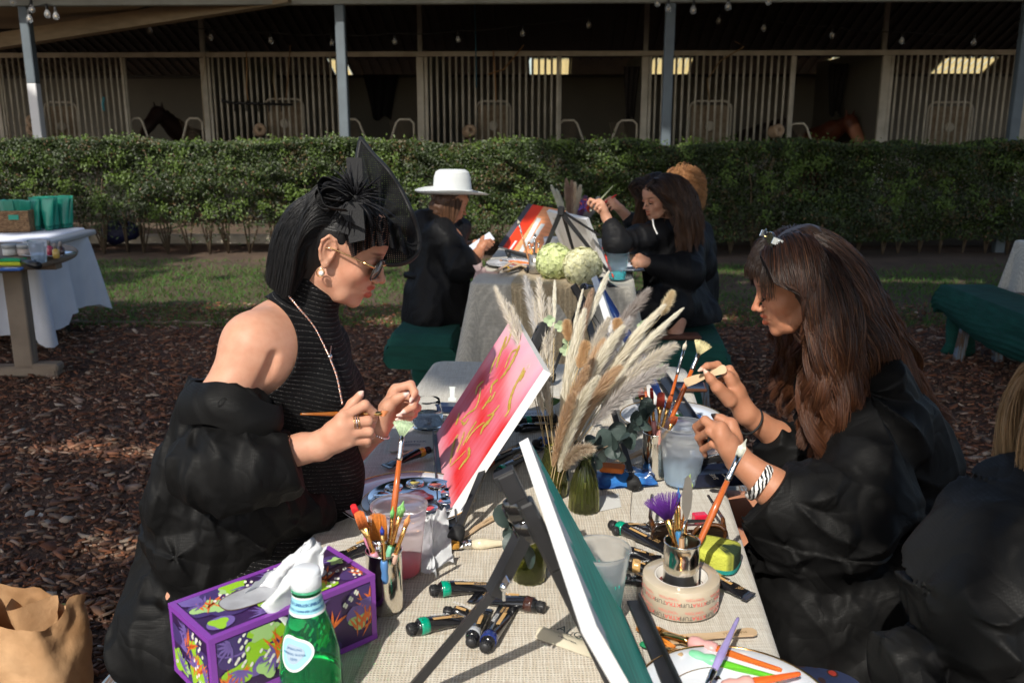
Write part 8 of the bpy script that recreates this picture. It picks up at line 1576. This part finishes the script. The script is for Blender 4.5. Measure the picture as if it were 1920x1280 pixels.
cup(TBk(1157,524),.040,.056,.135,'cup with bright teal water on the back table',liquid=pm('bright_teal',(.02,.50,.48),.2),lh=.042,tint=(.62,.78,.88));brush(TBk(1150,520,.78),W(1130,462,4.6),'bright red paint stirrer in the teal cup',hc=(.75,.05,.02),bc=(.75,.05,.02),w=.012,hr=.006)
cup(TBk(1158,482),.040,.052,.12,'second blue green cup behind the brunette arm',liquid=MATS['bright_teal'],lh=.05,tint=(.55,.75,.80))
plate(TBk(958,497),.14,'plate with red paint smears on the left of the back table',rim=silverm,paint=[(.02,.01,.035,(.65,.05,.03),'red_smear_b'),(-.05,.0,.03,(.5,.5,.52),'grey_smear_b')]);plate(TBk(1185,505),.14,'blue grey plate on the right of the back table',rim=silverm)
for i,(a,b,bc2,lab)in enumerate([((945,512),(975,506),(.75,.45,.02),'yellow banded tube at the front of the back table'),((985,512),(1010,508),(.05,.08,.2),'dark tube beside the yellow banded one'),((1090,545),(1115,538),(.2,.2,.3),'black tube right of the hydrangeas'),((1125,530),(1150,540),(.05,.1,.2),'black tube in front of the teal cup')]):paint_tube(TBk(*a),TBk(*b),lab,band=bc2,r=.016,text=None,group='tubes on the back table')
for i,(a,b,lab)in enumerate([((930,510),(958,494),'wooden stick lowest on the left of the back table'),((943,510),(975,498),'wooden stick crossing the others on the back table'),((962,492),(1000,506),'bent wooden stick by the brush glass')]):
 stick(TBk(*a,ZB+.018),TBk(*b,ZB+.020),lab,w_=.012,th=.004)
brush(TBk(1010,495,ZB+.02),TBk(935,488,ZB+.02),'orange brush lying across the plate of red paint',hc=(.75,.2,.04),bc=(.5,.3,.2),w=.01,hr=.006)
crumple(lambda a,b:W(889+48*a,500+34*b,4.75)+Vector((.02*math.sin(a*9+b*4),.05*math.sin(a*5)*math.cos(b*4),.02*math.sin(a*7))),20,16,'pinkish crumpled tissue at the corner of the back table',pm('pink_tissue',(.70,.52,.50),.9,tl=.3),seed=31,amp=.014)
bq2=thing('dried_bouquet','smaller dried grass bouquet with purple paper at the far end of the back table','dried bouquet');bq_now=bq2;b0=TBk(1075,470)+Vector((0,.5,.02));b0=W(1072,440,5.6)
for i,(u,v,w0,ca,cb_,n_,fl_)in enumerate([(1035,350,.018,cream,(.8,.8,.7),1500,.3),(1045,358,.016,cream,(.8,.8,.7),1200,.3),(1062,338,.030,(.36,.22,.18),brown2,2200,.35),(1072,342,.030,(.40,.27,.22),brown2,2200,.35),(1078,345,.026,tan2,cream,1800,.5),(1088,350,.028,(.6,.5,.34),cream,1800,.5),(1098,370,.024,(.35,.1,.25),(.3,.25,.4),1300,.8),(1122,372,.022,grey,grey2,1800,.7),(1115,385,.022,grey,grey2,1800,.7)]):plume(b0,b0.lerp(W(u,v,5.5),.5),W(u,v,5.5),.25,w0,ca,cb_,n_,hair=.05,fluff=fl_,seed=200+i,th=.0014)
mb=MB();rr=random.Random(3);[mb.add([W(1082+rr.uniform(0,26),372+rr.uniform(0,28),5.4+rr.uniform(-.03,.03))for _ in range(3)],[(0,1,2)],rr.choice([0,0,1]))for _ in range(26)];sub(bq2,'wrapping',mb,[pm('purple_paper',(.12,.06,.30),.5),pm('red_paper',(.65,.08,.03),.5)]);mb=MB();mb.tube([b0,b0+Vector((0,0,-.25))],.03,n=8);sub(bq2,'vase',mb,olive);seat(bq2)
o=thing('paint_jug','white jug beside the striped painting','jug');mb=MB();mb.open_lathe([(.0001,.001),(.05,.001),(.06,.02),(.062,.06),(.045,.10),(.05,.13),(.047,.13),(.040,.10)],24,xf=XF(TBk(1035,488)));sub(o,'jug_wall',mb,pm('white_glaze',(.7,.72,.74),.3));seat(o)
slab(Vector((T(1272,632,.47).x,T(1272,632,.47).y,.466)),.22,.10,.02,.0,'wallet','brown leather wallet on the green bench by the brunette','wallet',pm('brown_leather',(.11,.045,.028),.5,bump=(80,.3,.002)),b=.008)
# THINGS ON THE LEFT TABLES
gp_m=pm('green_pouch',(.01,.22,.15),.35,var=(5,(.015,.28,.20)),coat=.2)
proto=thing('pouch_tube','x','tube','green tubes standing on the white cloth');mb=MB()
mb.grid(lambda a,b:((.030+.022*b)*math.cos(6.283*a),(.030*(1-b)**.8+.001)*math.sin(6.283*a),.03+.19*b),24,12);mk('tube_body',mb,[gp_m],parent=proto);mb=MB();mb.lathe([(.0001,0),(.026,0),(.027,.003),(.027,.032),(.0001,.034)],24);mk('cap',mb,[pm('green_cap',(.008,.17,.12),.4)],parent=proto);mb=MB();mb.box((0,0,.222),(.106,.004,.012),b=.001);mk('crimp',mb,[gp_m],parent=proto)
TG=[(70,431,'frontmost green tube beside the basket'),(84,428,'second green tube counting from the basket'),(93,431,'third green tube, standing forward of the row'),(103,429,'fourth green tube from the basket'),(113,427,'fifth green tube from the basket'),(122,427,'next to last green tube of the row'),(130,426,'last green tube of the row, nearest the table edge')]
for i,(u,v,lab)in enumerate(TG):
 p=T(u,v,.757);Mx=XF(p,(0,0,R((i*37)%50-25)),1.02)
 if i==0:proto.matrix_world=Mx;proto['label']=lab
 else:copy_tree(proto,Mx,lab)
wk=pm('wicker',(.28,.17,.085),.8,bump=(60,1,.01),var=(50,(.16,.09,.045),.1));bk=thing('wicker_basket','brown wicker basket of green packets on the white cloth','basket');pb=T(30,434,.757);Mx=XF(pb+Vector((-.05,.05,0)),(0,0,R(6)));mb=MB()
for(x,y,sx,sy)in((0,-.09,.30,.012),(0,.09,.30,.012),(-.15,0,.012,.19),(.15,0,.012,.19)):mb.box((x,y,.075),(sx,sy,.15),xf=Mx,b=.004)
for k in range(9):
 z=.01+k*.0165;mb.tube([Mx@Vector(q_)for q_ in((-.156,-.096,z),(.156,-.096,z),(.156,.096,z),(-.156,.096,z))],.0065,n=6,closed=True,smooth=False)
mb.box((0,0,.006),(.29,.18,.01),xf=Mx);sub(bk,'weave',mb,wk);mb=MB();mb.box((.06,-.104,.105),(.07,.004,.035),xf=Mx,b=.002);sub(bk,'handle_hole',mb,gp_m);seat(bk)
for i in range(5):mb=MB();q_=Mx@Vector((-.10+.05*i,.02*(i%2),.10));mb.box((0,0,.055),(.075,.02,.13),xf=XF(q_,(R(-12+5*i),R(-16+6*i),.2)),b=.006);mk('green_packet',mb,[gp_m],label=['leftmost','second','middle','fourth','rightmost'][i]+' green packet sticking out of the wicker basket',cat='packet')
mb=MB();p=T(8,418,.757)+Vector((0,-.02,.05));mb.grid(lambda a,b:tuple(p+Vector((.07*math.cos(6.28*a)*math.sin(3.14*b),.03*math.sin(6.28*a)*math.sin(3.14*b),.06*math.cos(3.14*b)+.012*math.sin(a*20)))),20,10);mk('orange_bag',mb,[pm('orange_plastic',(.8,.22,.02),.4)],label='orange bag in front of the wicker basket at the edge',cat='bag')
ZR=.755;o=thing('serving_tray','oval silver tray at the edge of the round teak table','tray');mb=MB();c=T(92,480,ZR);mb.lathe([(.0001,.002),(.12,.002),(.15,.012),(.155,.016),(.148,.015),(.12,.006),(.0001,.005)],36,xf=XF(c,(0,0,0),(1,.7,1)));sub(o,'dish',mb,silverm);seat(o)
cup(T(74,492,ZR),.038,.050,.125,'frosted cup on the round teak table',liquid=MATS['clear_water'],lh=.04)
for i,(u,v,c_,lab)in enumerate([(20,478,(.55,.55,.52),'pale lidded jar at the left of the teak table'),(48,478,(.50,.42,.38),'dusty pink lidded jar left of the teak table cup'),(60,472,(.52,.53,.5),'grey jar partly behind the teak table cup')]):
 o=thing('jar',lab,'jar','small cosmetic jars on the teak table');mb=MB();mb.lathe([(.0001,0),(.038,0),(.041,.004),(.041,.04),(.0001,.04)],24,xf=XF(T(u,v,ZR)));sub(o,'jar_wall',mb,pm('jar_%d'%i,c_,.3));mb=MB();mb.lathe([(.0001,.041),(.043,.041),(.043,.062),(.040,.065),(.0001,.065)],24,xf=XF(T(u,v,ZR)));sub(o,'lid',mb,pm('jar_lid',(.35,.36,.36),.4));seat(o)
for i,(u,v,c_,lab)in enumerate([(94,478,(.45,.05,.10),'dark pink nail bottle on the silver tray'),(106,484,(.65,.42,.10),'amber yellow bottle on the silver tray'),(116,480,(.06,.03,.03),'dark bottle at the right of the silver tray')]):
 o=thing('small_bottle',lab,'bottle','small bottles on the silver tray');mb=MB();mb.lathe([(.0001,0),(.017,0),(.019,.004),(.019,.045),(.009,.055),(.0001,.055)],18,xf=XF(T(u,v,ZR+.006)));sub(o,'bottle_wall',mb,pm('bot_%d'%i,c_,.15,coat=.5));mb=MB();mb.lathe([(.0001,.056),(.010,.056),(.009,.085),(.0001,.086)],14,xf=XF(T(u,v,ZR+.006)));sub(o,'cap',mb,pm('bot_cap',(.25,.22,.2),.3));seat(o)
o=thing('sponge','green and yellow sponge at the front of the teak table','sponge');p=T(25,497,ZR);mb=MB();mb.box((0,0,.011),(.125,.07,.022),xf=XF(p),b=.006);sub(o,'foam',mb,pm('lime_foam',(.55,.60,.04),.9));mb=MB();mb.box((0,0,.029),(.125,.07,.012),xf=XF(p),b=.004);sub(o,'scourer',mb,pm('green_scour',(.02,.35,.12),.9));seat(o)
slab(T(22,507,ZR),.11,.04,.014,.05,'lighter','small blue and white packet at the front of the teak table','packet',pm('blue_pack',(.03,.12,.42),.3),.6,pm('white_pack',(.6,.62,.65),.4))
o=thing('cleaning_brush','thick black brush lying behind the green sponge','brush');mb=MB();mb.tube([T(38,490,ZR+.02),T(72,498,ZR+.02)],[.018,.020],n=12);sub(o,'handle',mb,blackp);mb=MB();mb.tube([T(0,483,ZR+.015),T(38,490,ZR+.02)],[.012,.012],n=10);sub(o,'grip',mb,blackp);seat(o)
mb=MB();p=W(228,452,10.8);p.z=.24;mb.ball(p,.13,n=12,sc=(1.8,.8,1.0));V=mb.v[-1];V+=cloth_disp(.05,9,5)(V)[:,None]*np.array((.5,.5,1));mk('blue_bundle',mb,[pm('navy_tarp',(.004,.006,.035),.6)],label='dark blue bundle lying under the hedge',cat='bundle')
# HORSES IN THE STALLS
def horse(u,v,dy,fac,col,label,blaze=False,head_down=0.,sc=1.0):
 o=thing('horse',label,'horse');y=YF+dy;hd=SL(sx_at(u,y,v),y,sz_at(u,v,y));f=Vector(fac).normalized();lft=Vector((0,0,1)).cross(f);S=SDF(.05);P=lambda x,yy,z:hd+(f*x+lft*yy+Vector((0,0,z)))*sc
 S.chain([P(-.02,0,.02),P(.18,0,-.16-head_down*.1),P(.36,0,-.36-head_down*.1)],[.125*sc,.095*sc,.066*sc],.05);S.chain([P(-.06,0,.0),P(-.38,0,-.22+head_down*.1),P(-.72,0,-.48+head_down*.18)],[.11*sc,.155*sc,.24*sc],.08)
 S.chain([P(-.80,0,-.52),P(-1.35,0,-.55),P(-1.75,0,-.48)],[.27*sc,.30*sc,.27*sc],.1)
 for xx in(-.85,-1.80):
  for s in(-1,1):S.chain([P(xx,s*.15,-.70),P(xx+(.04 if xx>-1 else-.10),s*.14,-1.10),P(xx,s*.14,-1.48 if hd.z*1>1.5 else-1.35)],[.12*sc,.06*sc,.045*sc],.05)
 for s in(-1,1):S.cone(P(-.05,s*.07,.08),P(-.04,s*.095,.21),.035*sc,.010*sc,.02)
 cl_=(1,1,1)
 if blaze:S.tint(P(.22,0,-.14),[.20,.20,.16],(4.5,7,9),.2)
 S.tint(P(.40,0,-.40),.1,(.3,.3,.3),.4);m=pm('coat_%d'%int(u),col,.5,vcol=True);mk('body',S.mesh('body',.014,m,col=cl_,clip=lambda P:.02-P[:,2]),None,parent=o);S=SDF(.03);S.chain([P(-.03,0,.13),P(-.22,0,.02),P(-.50,0,-.18+head_down*.1)],[.03,.05,.05],.03);mk('mane',S.mesh('mane',.016,pm('mane_%d'%int(u),tuple(x*.4 for x in col),.7),disp=cloth_disp(.03,14,3)),None,parent=o);seat(o)
horse(294,216,.9,(-.45,-.85,0),(.022,.008,.006),'brown horse looking out of the leftmost open stall');horse(1596,232,.9,(.5,-.85,0),(.09,.024,.011),'chestnut horse with white blaze lowering its head in the right stall',blaze=True,head_down=1)
horse(925,262,1.2,(-.6,-.7,0),(.012,.010,.010),'black horse barely visible behind the middle bars',sc=.9);horse(1470,236,1.5,(.8,-.5,0),(.022,.014,.012),'dark horse behind the fourth barred panel',head_down=1,sc=.9)
